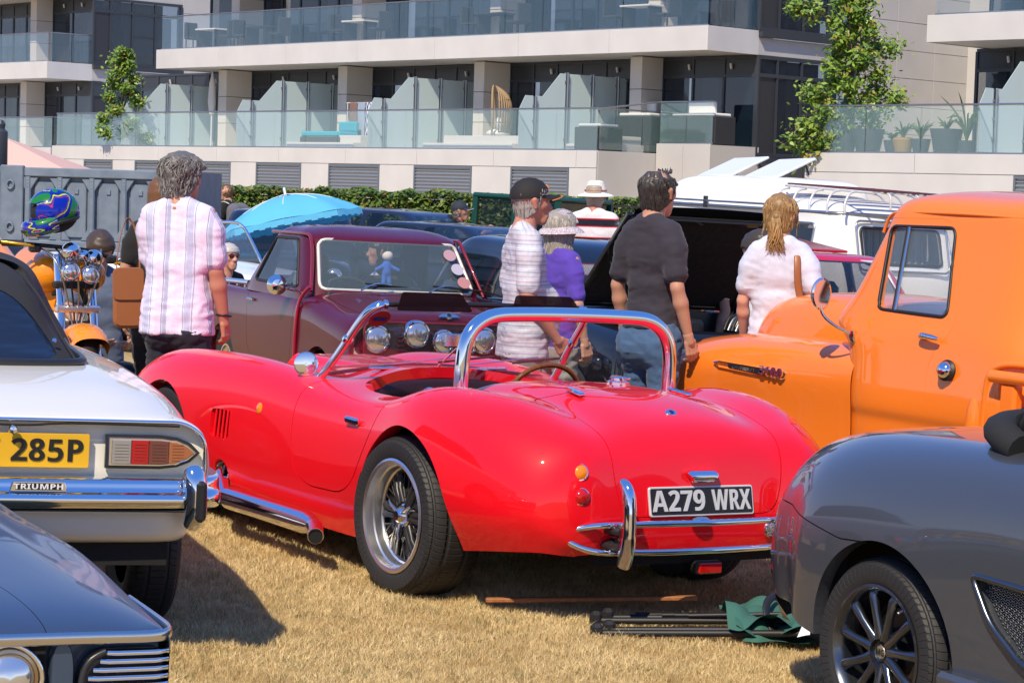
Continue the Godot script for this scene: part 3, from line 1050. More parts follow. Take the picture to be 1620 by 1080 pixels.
func trees() -> void:
	var cl := []
	rng.seed = 21
	for k in 26:
		var y := 0.9 + 3.3 * k / 25.0
		var w := 0.95 * (1.15 - y / 4.4) * (0.6 + 0.4 * absf(sin(k * 2.1)))
		var a := k * 2.4
		cl.append([cos(a) * w, y, sin(a) * w * 0.8, rng.randf_range(0.24, 0.44)])
	cl.append_array([[-1.0, 3.4, 0.2, 0.35], [-1.35, 3.45, 0.2, 0.25], [0.85, 2.6, 0.1, 0.4], [1.0, 1.4, 0.2, 0.4], [-0.85, 1.5, 0.1, 0.4]])
	tree("tall young green tree before the panelled wall between middle and right blocks", V(7.75, 2.75, -53.6), 4.5, 1.0, 7000, 5, cl)
	var c2 := []
	for k in 20:
		var y := 0.35 + 2.8 * k / 19.0
		var w := 0.75 * pow(1.0 - k / 21.0, 0.8)
		c2.append([cos(k * 2.4) * w, y, sin(k * 2.4) * w, rng.randf_range(0.2, 0.36)])
	tree("narrow pointed green tree in front of the left block's corner window", V(-13.0, 2.8, -75.0), 3.4, 0.8, 4500, 6, c2)
	var c3 := []
	for k in 12: c3.append([rng.randf_range(-0.75, 0.7), rng.randf_range(0.15, 0.75) + (0.4 if k % 5 == 0 else 0.0), rng.randf_range(-0.3, 0.3), 0.32])
	var o := thing("bush", "low leafy bush at the left foot of the tall green tree", "bush", at(V(6.95, 2.55, -53.4)))
	emit(leaf_mass(1300, 0.085, func() -> Vector3:
		var c: Array = c3[rng.randi() % c3.size()]
		return V(c[0], c[1], c[2]) + V(rng.randfn(), rng.randfn(), rng.randfn()) * 0.15, func(_p: Vector3) -> Vector3: return V(-0.1, 0.5, 0.5)), "crown", leaf_mat(col(0.07, 0.14, 0.015), col(0.24, 0.34, 0.04), col(0.34, 0.27, 0.06), 8), o)
	emit(rod(V(0, -0.3, 0), V(0, 0.5, 0), 0.04), "stem", mat(col(0.12, 0.09, 0.06), 0.9), o)

# ---------- things on the terraces ----------
func terrace_things() -> void:
	var B := Transform3D(Basis(V(cos(TURN), 0, sin(TURN)), V(0, 1, 0), V(-sin(TURN), 0, cos(TURN))), V(0, 0, -60.5))
	var rattan := tri_tex(mat(Color.WHITE, 0.8), grain(0.09, col(0.012, 0.013, 0.016), col(0.05, 0.052, 0.06), 2, 101, 256), 5.0, 0.6)
	var cane := mat(col(0.32, 0.22, 0.12), 0.7)
	var pad := mat(col(0.7, 0.69, 0.66), 0.9)
	var turq := mat(col(0.01, 0.32, 0.42), 0.85)
	# egg chair between the second and third screens from the left
	var o := thing("egg_chair", "hooded cane egg chair with cream cushions on the terrace", "chair", B * at(V(-2.9, 2.86, -1.9), V(0, -0.8, 0)))
	for k in 15:
		var a := lerpf(-1.35, 1.35, k / 14.0)
		emit(tube(spline(xyzs([sin(a) * 0.45, 0.42, -0.35 * cos(a), sin(a) * 0.72, 0.95, -0.42 * cos(a), sin(a) * 0.52, 1.55, -0.30 * cos(a), 0, 1.82, 0.05]), 14), 0.022, 6), "cane_rib", cane, o)
	for y: float in [0.45, 0.8, 1.15, 1.45]:
		var r: float = {0.45: 0.46, 0.8: 0.66, 1.15: 0.72, 1.45: 0.58}[y]
		var p := PackedVector3Array()
		for k in 13:
			var a := lerpf(-1.5, 1.5, k / 12.0)
			p.append(V(sin(a) * r, y, -r * 0.6 * cos(a)))
		emit(tube(p, 0.02, 6), "hoop", cane, o)
	emit(tube(spline(xyzs([-0.62, 0.42, 0.1, -0.72, 1.0, 0.1, -0.5, 1.6, 0.12, 0, 1.83, 0.12, 0.5, 1.6, 0.12, 0.72, 1.0, 0.1, 0.62, 0.42, 0.1]), 30), 0.03, 8), "front_hoop", cane, o)
	emit(ball(V(0.55, 0.13, 0.35), V(0, 0.50, -0.05)), "cushion", pad, o)
	emit(ball(V(0.30, 0.22, 0.12), V(0.15, 0.72, -0.10), 14, V(0.3, 0, 0.5)), "pillow", pad, o)
	for s: float in [-1.0, 1.0]: emit(rod(V(s * 0.35, 0.4, 0), V(s * 0.42, 0, 0.1), 0.02), "leg", cane, o)
	# turquoise seat and the towels over it
	o = thing("garden_seat", "turquoise cushioned rattan seat on the terrace left of the second tall screen", "sofa", B * at(V(-10.0, 2.86, -1.6)))
	emit(bx(-0.95, 0, -0.4, 0.95, 0.38, 0.4, 0.03), "frame", rattan, o)
	emit(bx(-0.93, 0.38, -0.38, 0.93, 0.54, 0.38, 0.04), "cushion", turq, o)
	emit(bx(0.1, 0.54, -0.40, 0.93, 0.85, -0.24, 0.04), "back_cushion", turq, o)
	o = thing("drying_rack", "rack of patterned towels drying behind the turquoise seat", "drying rack", B * at(V(-9.2, 2.86, -2.2)))
	for x: float in [-0.7, 0.7]: emit(rod(V(x, 0, 0), V(x, 1.45, 0), 0.018), "post", K.silver, o)
	emit(rod(V(-0.75, 1.43, 0), V(0.75, 1.43, 0), 0.018), "bar", K.silver, o)
	var zig := Image.create(32, 32, false, Image.FORMAT_RGB8)
	for y in 32:
		for x in 32: zig.set_pixel(x, y, Color(0.9, 0.9, 0.92) if (y + absi((x % 16) - 8)) % 8 < 4 else Color(0.1, 0.16, 0.42))
	var zm := mat(Color.WHITE, 0.9)
	zm.albedo_texture = ImageTexture.create_from_image(zig)
	var tm := [mat(col(0.22, 0.12, 0.10), 0.9), mat(col(0.3, 0.36, 0.45), 0.9), zm]
	for k in 3:
		var rows := []
		for a in 5: rows.append(xyzs([-0.55 + k * 0.38, 1.44 - a * 0.27, 0.03 + 0.02 * (a % 2), -0.40 + k * 0.38, 1.44 - a * 0.27, 0.05, -0.22 + k * 0.38, 1.44 - a * 0.27, 0.025 + 0.02 * (a % 2)]))
		emit(patch(rows, 10, 8), "towel", tm[k], o)
	# black rattan boxes and chairs on the right terrace corner
	var spots := [[2.3, -0.7, 1.0, 0.62, "black rattan box nearest the glass corner of the middle terrace"], [1.5, -3.2, 1.3, 0.75, "black rattan sofa with white cushions behind the stair rail"], [3.95, -2.85, 1.65, 0.72, "long black rattan planter box below the sliding doors"]]
	for s in spots:
		o = thing("rattan_sofa", s[4], "sofa", B * at(V(s[0], 2.86 if s[1] > -1.0 else 3.12, s[1])))
		emit(bx(-s[2] / 2, 0, -0.4, s[2] / 2, s[3], 0.4, 0.02), "base", rattan, o)
		emit(bx(-s[2] / 2 + 0.06, s[3], -0.34, s[2] / 2 - 0.1, s[3] + 0.09, 0.34, 0.03), "cushion", pad, o)
		if s[2] > 1.2: emit(bx(-s[2] / 2 + 0.1, s[3] + 0.05, -0.38, 0.2, s[3] + 0.42, -0.24, 0.04), "back_cushion", pad, o)
	# grey stone steps between the screens
	for x in [[-4.9, -1.2], [-11.2, -8.0], [0.9, 2.6]]:
		o = thing("terrace_step", "low grey stone terrace step %s" % {-4.9: "in front of the egg chair", -11.2: "left of the turquoise seat", 0.9: "below the black rattan sofas"}[x[0]], "step", B * at(V(x[0], 2.86, -0.9)))
		emit(bx(0, 0, -1.2, x[1] - x[0], 0.20, 0, 0.01), "lower_step", K.stone, o)
		emit(bx(0.5, 0.20, -1.2, x[1] - x[0] - 0.1, 0.42, -0.35, 0.01), "upper_step", K.stone, o)
	# upper balcony furniture
	for k in 5:
		var x: float = [-16.0, -13.3, -8.3, -2.2, 3.6][k]
		o = thing("balcony_table", ["low table on the far left of the long balcony", "table above the first gap between screens on the long balcony", "dark table near the middle of the long balcony", "table with chairs above the egg chair on the long balcony", "folded table at the right end of the long balcony"][k], "table", B * at(V(x - 2.1, 6.13, -3.0)))
		emit(box(V(1.1, 0.05, 0.6), 0.01), "top", rattan if k % 2 else pad, o, at(V(0, 0.68, 0)))
		for s: float in [-0.48, 0.48]: emit(bx(s - 0.03, 0, -0.25, s + 0.03, 0.66, 0.25), "leg", rattan, o)
		for s: float in [-0.95, 0.95]:
			var c := thing("balcony_chair", "dark balcony chair %s the %s table of the long balcony" % ["left of" if s < 0 else "right of", ["far left", "second", "middle", "fourth", "right end"][k]], "chair", B * at(V(x - 2.1 + s, 6.13, -3.0)), "balcony chairs")
			emit(bx(-0.26, 0.38, -0.26, 0.26, 0.46, 0.26, 0.03), "seat", rattan, c)
			emit(bx(signf(s) * 0.26 - 0.04, 0.4, -0.26, signf(s) * 0.26 + 0.04, 0.95, 0.26, 0.03), "backrest", rattan, c)
			for z: float in [-0.22, 0.22]: emit(rod(V(-0.2, 0, z), V(-0.2, 0.4, z), 0.02), "leg", rattan, c)
			for z: float in [-0.22, 0.22]: emit(rod(V(0.2, 0, z), V(0.2, 0.4, z), 0.02), "leg", rattan, c)
	o = thing("closed_parasol", "folded cream parasol standing behind the leftmost frosted screen", "parasol", B * at(V(-18.3, 2.86, -3.2)))
	emit(lathe([0, 2.55, 0.03, 2.5, 0.10, 2.2, 0.14, 1.6, 0.09, 1.2, 0.02, 1.15], 12), "canopy", pad, o)
	emit(rod(V(0, 0, 0), V(0, 2.6, 0), 0.03), "pole", K.silver, o)
	# potted plants behind the right terrace glass
	var green := leaf_mat(col(0.03, 0.09, 0.015), col(0.11, 0.19, 0.04), col(0.25, 0.18, 0.07), 12)
	var pots := [[10.35, 0.30, 0.6, 0.0, "palm in a dark pot at the left corner of the right terrace"], [11.05, 0.36, 0.45, 0.0, "leafy shrub in a large dark square pot"], [11.75, 0.2, 0.2, 0.0, "small dark pot left of the terracotta pot"], [12.05, 0.24, 0.3, 1.0, "round terracotta pot with a small plant"], [12.55, 0.22, 0.35, 0.0, "dark pot with thin canes right of the terracotta pot"], [13.25, 0.36, 0.3, 0.0, "wide grey pot with low grey leaves"], [13.8, 0.2, 0.7, 0.0, "dark pot with a tall arching leaf beside the frosted screen"]]
	for p in pots:
		o = thing("plant_pot", p[4], "plant pot", B * at(V(p[0], 2.86, -0.75)))
		var r: float = p[1]
		emit(lathe([0, 0.02, r * 0.7, 0.02, r * 0.75, 0.04, r if p[3] < 0.5 else r * 1.05, r * 1.4, r * 1.05 if p[3] < 0.5 else r * 0.8, r * 1.6, r * 0.9, r * 1.6, r * 0.85, r * 1.3, 0, r * 1.3], 18), "pot", mat(col(0.40, 0.24, 0.07), 0.7) if p[3] > 0.5 else mat(col(0.05, 0.06, 0.075), 0.6), o)
		var fl := Geo.new()
		for k in 16:
			var a := k * 2.4
			var h: float = p[2] * (0.7 + 0.5 * rng.randf())
			fl.add(tube(spline(xyzs([0, r * 1.3, 0, cos(a) * h * 0.3, r * 1.3 + h * 0.8, sin(a) * h * 0.3, cos(a) * h * 0.85, r * 1.3 + h * (0.75 + 0.3 * (k % 3)), sin(a) * h * 0.85]), 7), PackedFloat32Array([0.012, 0.022, 0.03, 0.034, 0.03, 0.02, 0.004]), 5, false, 0.25))
		emit(fl, "leaves", green, o)

# ---------- wheels ----------
func tread_map() -> ImageTexture:
	var im := Image.create(128, 128, false, Image.FORMAT_RF)
	for y in 128:
		for x in 128:
			var u := x / 128.0
			var v := y / 128.0
			var h := 1.0
			if v > 0.22 and v < 0.78:
				var s := fmod(u * 4.0 + absf(v - 0.5) * 3.0, 1.0)
				if s < 0.16: h = 0.35
				for gr in [0.30, 0.43, 0.57, 0.70]:
					if absf(v - gr) < 0.014: h = 0.0
			elif v > 0.12 and v < 0.88:
				if fmod(u * 4.0, 1.0) < 0.14: h = 0.5
			im.set_pixel(x, y, Color(h, h, h))
	return ImageTexture.create_from_image(im)

func tyre_mat() -> StandardMaterial3D:
	if not K.has("tyre"):
		var m := mat(col(0.022, 0.022, 0.023), 0.62)
		m.heightmap_enabled = true
		m.heightmap_texture = tread_map()
		m.heightmap_scale = 0.8
		m.uv1_scale = V(18, 1, 1)
		K.tyre = m
	return K.tyre

# the wheel's outside looks along +z (turned about for the left side)
func wheel(parent: Node3D, p: Vector3, side: float, R: float, w: float, rim: float, style: String, steer := 0.0) -> Node3D:
	var t := Basis(V(0, 1, 0), (PI if side < 0 else 0.0) + steer)
	var o := part("wheel", parent, Transform3D(t, p))
	var up := Transform3D(Basis(V(1, 0, 0), PI / 2), Vector3.ZERO)
	var h := w / 2
	var sw := R - rim
	emit(lathe([rim - 0.012, -h * 0.86, rim + 0.01, -h * 0.97, rim + sw * 0.35, -h * 1.06, rim + sw * 0.7, -h * 1.03, R - 0.018, -h * 0.9, R - 0.004, -h * 0.74, R, -h * 0.4, R + 0.002, 0, R, h * 0.4, R - 0.004, h * 0.74, R - 0.018, h * 0.9, rim + sw * 0.7, h * 1.03, rim + sw * 0.35, h * 1.06, rim + 0.01, h * 0.97, rim - 0.012, h * 0.86], 72, up), "tyre", tyre_mat(), o)
	if style == "deep":
		emit(lathe([rim - 0.012, h * 0.84, rim + 0.006, h * 0.99, rim - 0.004, h * 1.03, rim - 0.016, h * 0.99, rim - 0.020, h * 0.72, rim - 0.026, h * 0.68, rim - 0.030, h * 0.44, rim - 0.038, h * 0.38, rim - 0.04, 0.0, rim - 0.04, -h * 0.7], 64, up), "rim", K.alloy, o)
		var g := lathe([0.0, h * 0.5, 0.06, h * 0.5, 0.075, h * 0.35, 0.075, -h * 0.2], 28, up)
		for k in 6:
			var a := TAU * k / 6
			for s: float in [-0.2, 0.2]:
				var d := V(cos(a + s), sin(a + s), 0)
				var e := V(cos(a + s * 0.55), sin(a + s * 0.55), 0)
				g.add(tube(PackedVector3Array([d * 0.055 + V(0, 0, h * 0.46), e * 0.12 + V(0, 0, h * 0.48), e * (rim - 0.052) + V(0, 0, h * 0.36)]), PackedFloat32Array([0.016, 0.013, 0.018]), 8))
			g.add(rod(V(cos(a + 0.52) * 0.1, sin(a + 0.52) * 0.1, 0), V(cos(a + 0.52) * 0.1, sin(a + 0.52) * 0.1, h * 0.5), 0.012))
		g.add(lathe([0.07, h * 0.30, rim - 0.040, h * 0.28, rim - 0.038, h * 0.40, rim - 0.05, h * 0.41], 48, up))
		for k in 36:
			var a := TAU * k / 36.0
			var b := a + (0.35 if k % 2 else -0.35)
			g.add(rod(V(cos(a) * 0.06, sin(a) * 0.06, h * 0.48), V(cos(b) * (rim - 0.048), sin(b) * (rim - 0.048), h * 0.40), 0.0035, 5))
		emit(g, "spokes", K.trim, o)
		var s := lathe([0, h * 0.82, 0.02, h * 0.82, 0.034, h * 0.72, 0.04, h * 0.58, 0.05, h * 0.54, 0.05, h * 0.45], 28, up)
		for k in 3:
			var a := TAU * k / 3 + 0.5
			s.add(tube(PackedVector3Array([V(cos(a), sin(a), 0) * 0.025 + V(0, 0, h * 0.62), V(cos(a), sin(a), 0) * 0.075 + V(0, 0, h * 0.70), V(cos(a), sin(a), 0) * 0.1 + V(0, 0, h * 0.67)]), PackedFloat32Array([0.018, 0.013, 0.008]), 8, false, 0.6))
		emit(s, "spinner", K.chrome, o)
	elif style == "spoked":
		emit(lathe([rim - 0.01, h * 0.84, rim + 0.004, h * 0.98, rim - 0.006, h * 1.0, rim - 0.016, h * 0.9, rim - 0.024, h * 0.55, rim - 0.03, h * 0.1, rim - 0.03, -h * 0.8], 72, up), "rim", K.dark_alloy, o)
		for k in 11:
			var a := TAU * k / 11 + 0.12
			var d := V(cos(a), sin(a), 0)
			emit(tube(PackedVector3Array([d * 0.045 + V(0, 0, h * 0.60), d * 0.08 + V(0, 0, h * 0.66), d * rim * 0.6 + V(0, 0, h * 0.72), d * (rim - 0.035) + V(0, 0, h * 0.74), d * (rim - 0.018) + V(0, 0, h * 0.62)]), PackedFloat32Array([0.022, 0.0145, 0.0135, 0.0165, 0.02]), 10, false, 1.1), "spoke", K.dark_alloy, o)
		var g := lathe([0, h * 0.66, 0.026, h * 0.66, 0.03, h * 0.70, 0.034, h * 0.66, 0.062, h * 0.68, 0.074, h * 0.6, 0.078, h * 0.3, 0.078, -h * 0.3], 32, up)
		emit(g, "hub", K.dark_alloy, o)
		var b := Geo.new()
		for k in 4:
			var a := TAU * k / 4 + 0.6
			b.add(lathe([0, h * 0.692, 0.011, h * 0.692, 0.012, h * 0.6], 14, up).moved(at(V(cos(a) * 0.047, sin(a) * 0.047, 0))))
		emit(b, "bolt_hole", K.black, o)
		emit(lathe([0.05, -h * 0.1, 0.135, -h * 0.1, 0.14, -h * 0.3], 40, up), "brake_disc", mat(col(0.12, 0.09, 0.075), 0.4, 0.8), o)
		emit(lathe([0.0, -h * 0.45, rim - 0.02, -h * 0.45], 30, up), "back_plate", K.matt, o)
	else:
		emit(lathe([0, h * 0.8, 0.05, h * 0.78, 0.06, h * 0.6, rim * 0.6, h * 0.7, rim * 0.85, h * 0.5, rim - 0.012, h * 0.6, rim - 0.008, h * 0.95, rim + 0.006, h * 0.96], 40, up), "rim", K.chrome if style == "chrome" else K.dull, o)
	return o

func lamp(parent: Node3D, called: String, t: Transform3D, r: float, lens: Material, ring: Material, dome := 0.35, depth := 0.03) -> Node3D:
	# t: +y points out of the lamp
	var o := emit(lathe([r * 0.86, 0.0, r * 0.9, r * 0.12, r, r * 0.1, r * 1.06, 0.0, r * 1.06, -depth], 32), called, ring, parent, t)
	emit(lathe([0, r * dome, r * 0.3, r * dome * 0.93, r * 0.6, r * dome * 0.66, r * 0.82, r * dome * 0.25, r * 0.9, 0.0], 28), "lens", lens, o)
	return o

# ---------- the red roadster ----------
func roadster() -> void:
	var o := thing("roadster", "glossy red open two seater with chrome hoop and side pipe", "car", park(0.22, 9.8, 0.585))
	var R := [
		yz(3.0, [0.50, 0, 0.50, 0.2, 0.50, 0.35, 0.50, 0.48, 0.46, 0.58, 0.40, 0.63, 0.32, 0.63, 0.25, 0.60]),
		yz(2.92, [0.57, 0, 0.565, 0.22, 0.57, 0.38, 0.60, 0.54, 0.55, 0.66, 0.46, 0.72, 0.34, 0.715, 0.23, 0.68]),
		yz(2.76, [0.645, 0, 0.63, 0.26, 0.645, 0.42, 0.70, 0.59, 0.66, 0.735, 0.54, 0.805, 0.37, 0.80, 0.21, 0.75]),
		yz(2.5, [0.72, 0, 0.69, 0.28, 0.70, 0.42, 0.785, 0.62, 0.745, 0.775, 0.585, 0.85, 0.38, 0.845, 0.2, 0.80]),
		yz(2.15, [0.78, 0, 0.745, 0.28, 0.74, 0.42, 0.822, 0.635, 0.78, 0.79, 0.60, 0.862, 0.38, 0.858, 0.18, 0.80]),
		yz(1.72, [0.815, 0, 0.79, 0.28, 0.775, 0.44, 0.838, 0.64, 0.79, 0.785, 0.60, 0.848, 0.36, 0.845, 0.17, 0.79]),
		yz(1.32, [0.84, 0, 0.82, 0.3, 0.795, 0.48, 0.826, 0.645, 0.775, 0.78, 0.58, 0.835, 0.36, 0.832, 0.17, 0.78]),
		yz(0.92, [0.85, 0, 0.83, 0.3, 0.80, 0.5, 0.79, 0.66, 0.737, 0.78, 0.56, 0.83, 0.36, 0.83, 0.17, 0.78]),
		yz(0.52, [0.84, 0, 0.82, 0.3, 0.785, 0.5, 0.766, 0.68, 0.715, 0.79, 0.55, 0.832, 0.36, 0.832, 0.17, 0.78]),
		yz(0.2, [0.87, 0, 0.855, 0.3, 0.805, 0.5, 0.80, 0.68, 0.745, 0.805, 0.56, 0.855, 0.37, 0.852, 0.18, 0.79]),
		yz(-0.06, [0.89, 0, 0.878, 0.28, 0.84, 0.46, 0.868, 0.67, 0.80, 0.828, 0.60, 0.888, 0.40, 0.885, 0.2, 0.81]),
		yz(-0.3, [0.895, 0, 0.885, 0.26, 0.85, 0.44, 0.882, 0.66, 0.805, 0.835, 0.60, 0.9, 0.41, 0.895, 0.23, 0.81]),
		yz(-0.55, [0.88, 0, 0.868, 0.26, 0.838, 0.43, 0.862, 0.635, 0.775, 0.81, 0.585, 0.882, 0.42, 0.878, 0.27, 0.80]),
		yz(-0.77, [0.835, 0, 0.82, 0.255, 0.795, 0.42, 0.80, 0.60, 0.715, 0.755, 0.555, 0.825, 0.42, 0.82, 0.3, 0.75]),
		xyzs([-0.905, 0.755, 0, -0.905, 0.745, 0.25, -0.905, 0.725, 0.415, -0.918, 0.715, 0.57, -0.905, 0.635, 0.695, -0.89, 0.515, 0.755, -0.885, 0.415, 0.75, -0.87, 0.31, 0.69]),
		xyzs([-0.955, 0.60, 0, -0.955, 0.592, 0.25, -0.957, 0.585, 0.41, -0.968, 0.575, 0.545, -0.96, 0.52, 0.635, -0.945, 0.445, 0.675, -0.935, 0.375, 0.67, -0.91, 0.305, 0.63]),
		xyzs([-0.972, 0.44, 0, -0.972, 0.435, 0.25, -0.972, 0.43, 0.40, -0.976, 0.42, 0.52, -0.968, 0.395, 0.59, -0.957, 0.365, 0.612, -0.945, 0.335, 0.605, -0.92, 0.30, 0.58]),
		xyzs([-0.955, 0.315, 0, -0.955, 0.315, 0.25, -0.952, 0.313, 0.40, -0.948, 0.31, 0.50, -0.943, 0.307, 0.555, -0.938, 0.304, 0.572, -0.93, 0.30, 0.572, -0.91, 0.296, 0.555]),
	]
	var skin := patch(half_rows(R), 190, 120)
	var rear := Vector2(-0.075, 0.325)
	var front := Vector2(2.27, 0.31)
	var arches := func(p: Vector3) -> float:
		var q := Vector2(p.x, p.y)
		var d1 := (Vector2((q.x - rear.x) / (1.12 if q.x < rear.x else 0.93), q.y - rear.y)).length() - 0.385
		var d2 := q.distance_to(front) - 0.352
		return maxf(minf(d1, d2), 0.5 - absf(p.z))
	skin = clip(skin, arches, V(0, 0.0, 0.07))
	var well := rounded(xys([1.02, -0.2, 1.04, 0.0, 1.02, 0.2, 0.88, 0.50, 0.70, 0.60, 0.3, 0.60, 0.16, 0.5, 0.12, 0.3, 0.12, -0.3, 0.16, -0.5, 0.3, -0.60, 0.70, -0.60, 0.88, -0.5]), 0.1)
	skin = clip(skin, func(p): return -inside(Vector2(p.x, p.z), well) if p.y > 0.6 else 1.0, V(0, -0.05, 0.02))
	var door := rounded(xys([0.95, 0.95, 0.955, 0.60, 0.90, 0.40, 0.78, 0.345, 0.47, 0.355, 0.345, 0.42, 0.20, 0.70, 0.19, 0.95]), 0.13)
	var in_door := func(p: Vector3, gap: float) -> float: return inside(Vector2(p.x, p.y), door) - gap if absf(p.z) > 0.55 and p.x > 0.05 and p.x < 1.1 else -0.05 - gap
	var lid := rounded(xys([-0.45, 0.30, -0.40, 0.26, 0.0, 0.24, 0.40, 0.26, 0.45, 0.30, 0.42, 0.9, 0.38, 1.03, -0.38, 1.03, -0.42, 0.9]), 0.16, 8)
	var in_lid := func(p: Vector3, gap: float) -> float: return inside(Vector2(p.z, -p.x * 0.6 + 0.9 - p.y), lid) - gap if p.x < 0.0 and p.x > -0.985 and p.y > 0.40 else -0.05 - gap
	var bonnet := rounded(xys([2.75, -0.36, 2.75, 0.36, 1.25, 0.46, 1.25, -0.46]), 0.12)
	var in_bonnet := func(p: Vector3, gap: float) -> float: return inside(Vector2(p.x, p.z), bonnet) - gap if p.x > 1.0 and p.y > 0.55 else -0.05 - gap
	var vent := rect(1.535, 0.452, 1.715, 0.588)
	var body := clip(skin, func(p): return -in_door.call(p, -0.003), V(0, 0, 0.035))
	body = clip(body, func(p): return -in_lid.call(p, -0.0028), V(0.012, -0.012, 0))
	body = clip(body, func(p): return -in_bonnet.call(p, -0.003), V(0, -0.015, 0))
	body = clip(body, func(p): return -inside(Vector2(p.x, p.y), vent) if absf(p.z) > 0.6 else 1.0, V(0, 0, 0.05))
	body = clip(body, func(p): return Vector2((p.x - 1.62), p.y - 0.28).length() - 0.072 if absf(p.z) > 0.6 else 1.0, V(0, 0, 0.05))
	emit(body, "body", K.red, o)
	var doors := clip(skin, func(p): return in_door.call(p, 0.002), V(0, 0, 0.02))
	for s: float in [-1.0, 1.0]:
		var dr := emit(clip(doors, func(p): return p.z * s), "door", K.red, o)
		emit(box(V(0.11, 0.032, 0.02), 0.008).moved(at(V(0.40, 0.675, s * 0.832), V(s * 0.18, 0, 0.03))), "handle", K.chrome, dr)
	var boot := emit(clip(skin, func(p): return in_lid.call(p, 0.002), V(0.012, -0.012, 0)), "boot_lid", K.red, o)
	var bon := emit(clip(skin, func(p): return in_bonnet.call(p, 0.002), V(0, -0.015, 0)), "bonnet", K.red, o)
	# scoop, catches on the bonnet
	var sr := []
	for k in 7:
		var u := k / 6.0
		var x := 1.35 + u * 0.75
		var b := 0.80 - u * 0.06
		var h := 0.075 * sqrt(u + 0.02)
		sr.append(yz(x, [b + h, 0, b + h, 0.16, b + h * 0.95, 0.21, b + h * 0.4, 0.25, b, 0.28, b - 0.06, 0.30]))
	emit(patch(half_rows(sr), 24, 40), "scoop", K.red, bon)
	emit(lathe([0.0, 0.05, 0.008, 0.05, 0.01, 0.02, 0.004, 0.018, 0.004, 0.008, 0.022, 0.005, 0.022, 0], 16, at(V(1.42, 0.815, -0.36))), "catch", K.chrome, bon)
	# vents, indicator, filler of the wing
	for s: float in [-1.0, 1.0]:
		var fins := Geo.new()
		for k in 4: fins.add(box(V(0.012, 0.14, 0.05), 0.003).moved(at(V(1.57 + k * 0.04, 0.52, s * 0.825), V(0, -s * 0.5, 0.08))))
		emit(fins, "side_vent", K.red, o)
		emit(lathe([0, 0.012, 0.016, 0.011, 0.026, 0.005, 0.028, 0], 20, facing(V(1.27, 0.632, s * 0.823), V(0, 0.2, s))), "side_indicator", K.amber, o)
		# exhaust: elbows out of the wing into the side pipe
		var pipe := tube(spline(xyzs([1.66, 0.30, s * 0.70, 1.62, 0.28, s * 0.82, 1.50, 0.215, s * 0.875, 1.38, 0.195, s * 0.885, 0.62, 0.195, s * 0.885, 0.55, 0.19, s * 0.90, 0.46, 0.172, s * 0.945]), 40), 0.036, 20)
		emit(pipe, "side_pipe", K.chrome, o)
		emit(tube(xyzs([1.45, 0.20, s * 0.885, 1.40, 0.198, s * 0.885, 0.66, 0.198, s * 0.885, 0.60, 0.195, s * 0.885]), PackedFloat32Array([0.038, 0.052, 0.052, 0.038]), 24), "silencer", K.chrome, o)
		emit(lathe([0, 0, 0.031, 0, 0.031, 0.004], 18, facing(V(0.4545, 0.1705, s * 0.948), V(-0.85, -0.15, s * 0.45))), "pipe_mouth", K.matt, o)
		emit(lathe([0.058, -0.02, 0.064, 0.004, 0.07, 0.002, 0.072, -0.02], 24, facing(V(1.62, 0.28, s * 0.825), V(0, 0.05, s))), "pipe_collar", K.chrome, o)
	# inside of the shell, cockpit and underside
	var tub := Geo.new()
	tub.add(bx(0.14, 0.3, -0.62, 1.06, 0.34, 0.62)).add(bx(1.0, 0.3, -0.6, 1.06, 0.78, 0.6)).add(bx(0.05, 0.3, -0.6, 0.1, 0.8, 0.6))
	tub.add(bx(0.14, 0.3, -0.66, 1.06, 0.70, -0.63)).add(bx(0.14, 0.3, 0.63, 1.06, 0.70, 0.66)).add(bx(0.3, 0.34, -0.09, 1.0, 0.56, 0.09, 0.03))
	emit(tub, "cockpit_tub", K.hide, o)
	var under := Geo.new()
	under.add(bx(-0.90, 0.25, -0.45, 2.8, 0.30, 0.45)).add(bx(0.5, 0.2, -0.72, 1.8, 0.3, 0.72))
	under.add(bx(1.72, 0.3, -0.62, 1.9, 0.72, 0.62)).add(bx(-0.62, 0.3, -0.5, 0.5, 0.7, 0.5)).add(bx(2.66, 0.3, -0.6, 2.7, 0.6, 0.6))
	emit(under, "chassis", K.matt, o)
	var dash := []
	for k in 5:
		var z := -0.56 + k * 0.28
		dash.append(PackedVector3Array([V(1.0 - z * z * 0.25, 0.80 - z * z * 0.12, z), V(0.965 - z * z * 0.25, 0.785 - z * z * 0.12, z), V(0.955 - z * z * 0.25, 0.70, z), V(0.99 - z * z * 0.25, 0.60, z)]))
	var db := emit(patch(dash, 24, 12), "dashboard", mat(col(0.03, 0.008, 0.006), 0.45), o)
	for z: float in [-0.12, 0.02, 0.13, 0.24, 0.40]: emit(lathe([0.0, 0.004, 0.040, 0.004, 0.042, 0.014, 0.05, 0.012, 0.052, 0], 20, facing(V(0.952 - z * z * 0.25, 0.715, z), V(-1, 0.05, 0))), "gauge", K.chrome if z < 0 else K.trim, db)
	for s: float in [-1.0, 1.0]:
		var seat := emit(bx(0.3, 0.34, s * 0.36 - 0.23, 0.8, 0.47, s * 0.36 + 0.23, 0.05), "seat", K.hide, o)
		emit(bx(0.2, 0.4, s * 0.36 - 0.23, 0.34, 0.80, s * 0.36 + 0.23, 0.06), "backrest", K.hide, seat)
	emit(rod(V(0.80, 0.60, -0.02), V(0.72, 0.72, -0.04), 0.009), "gear_lever", K.chrome, o)
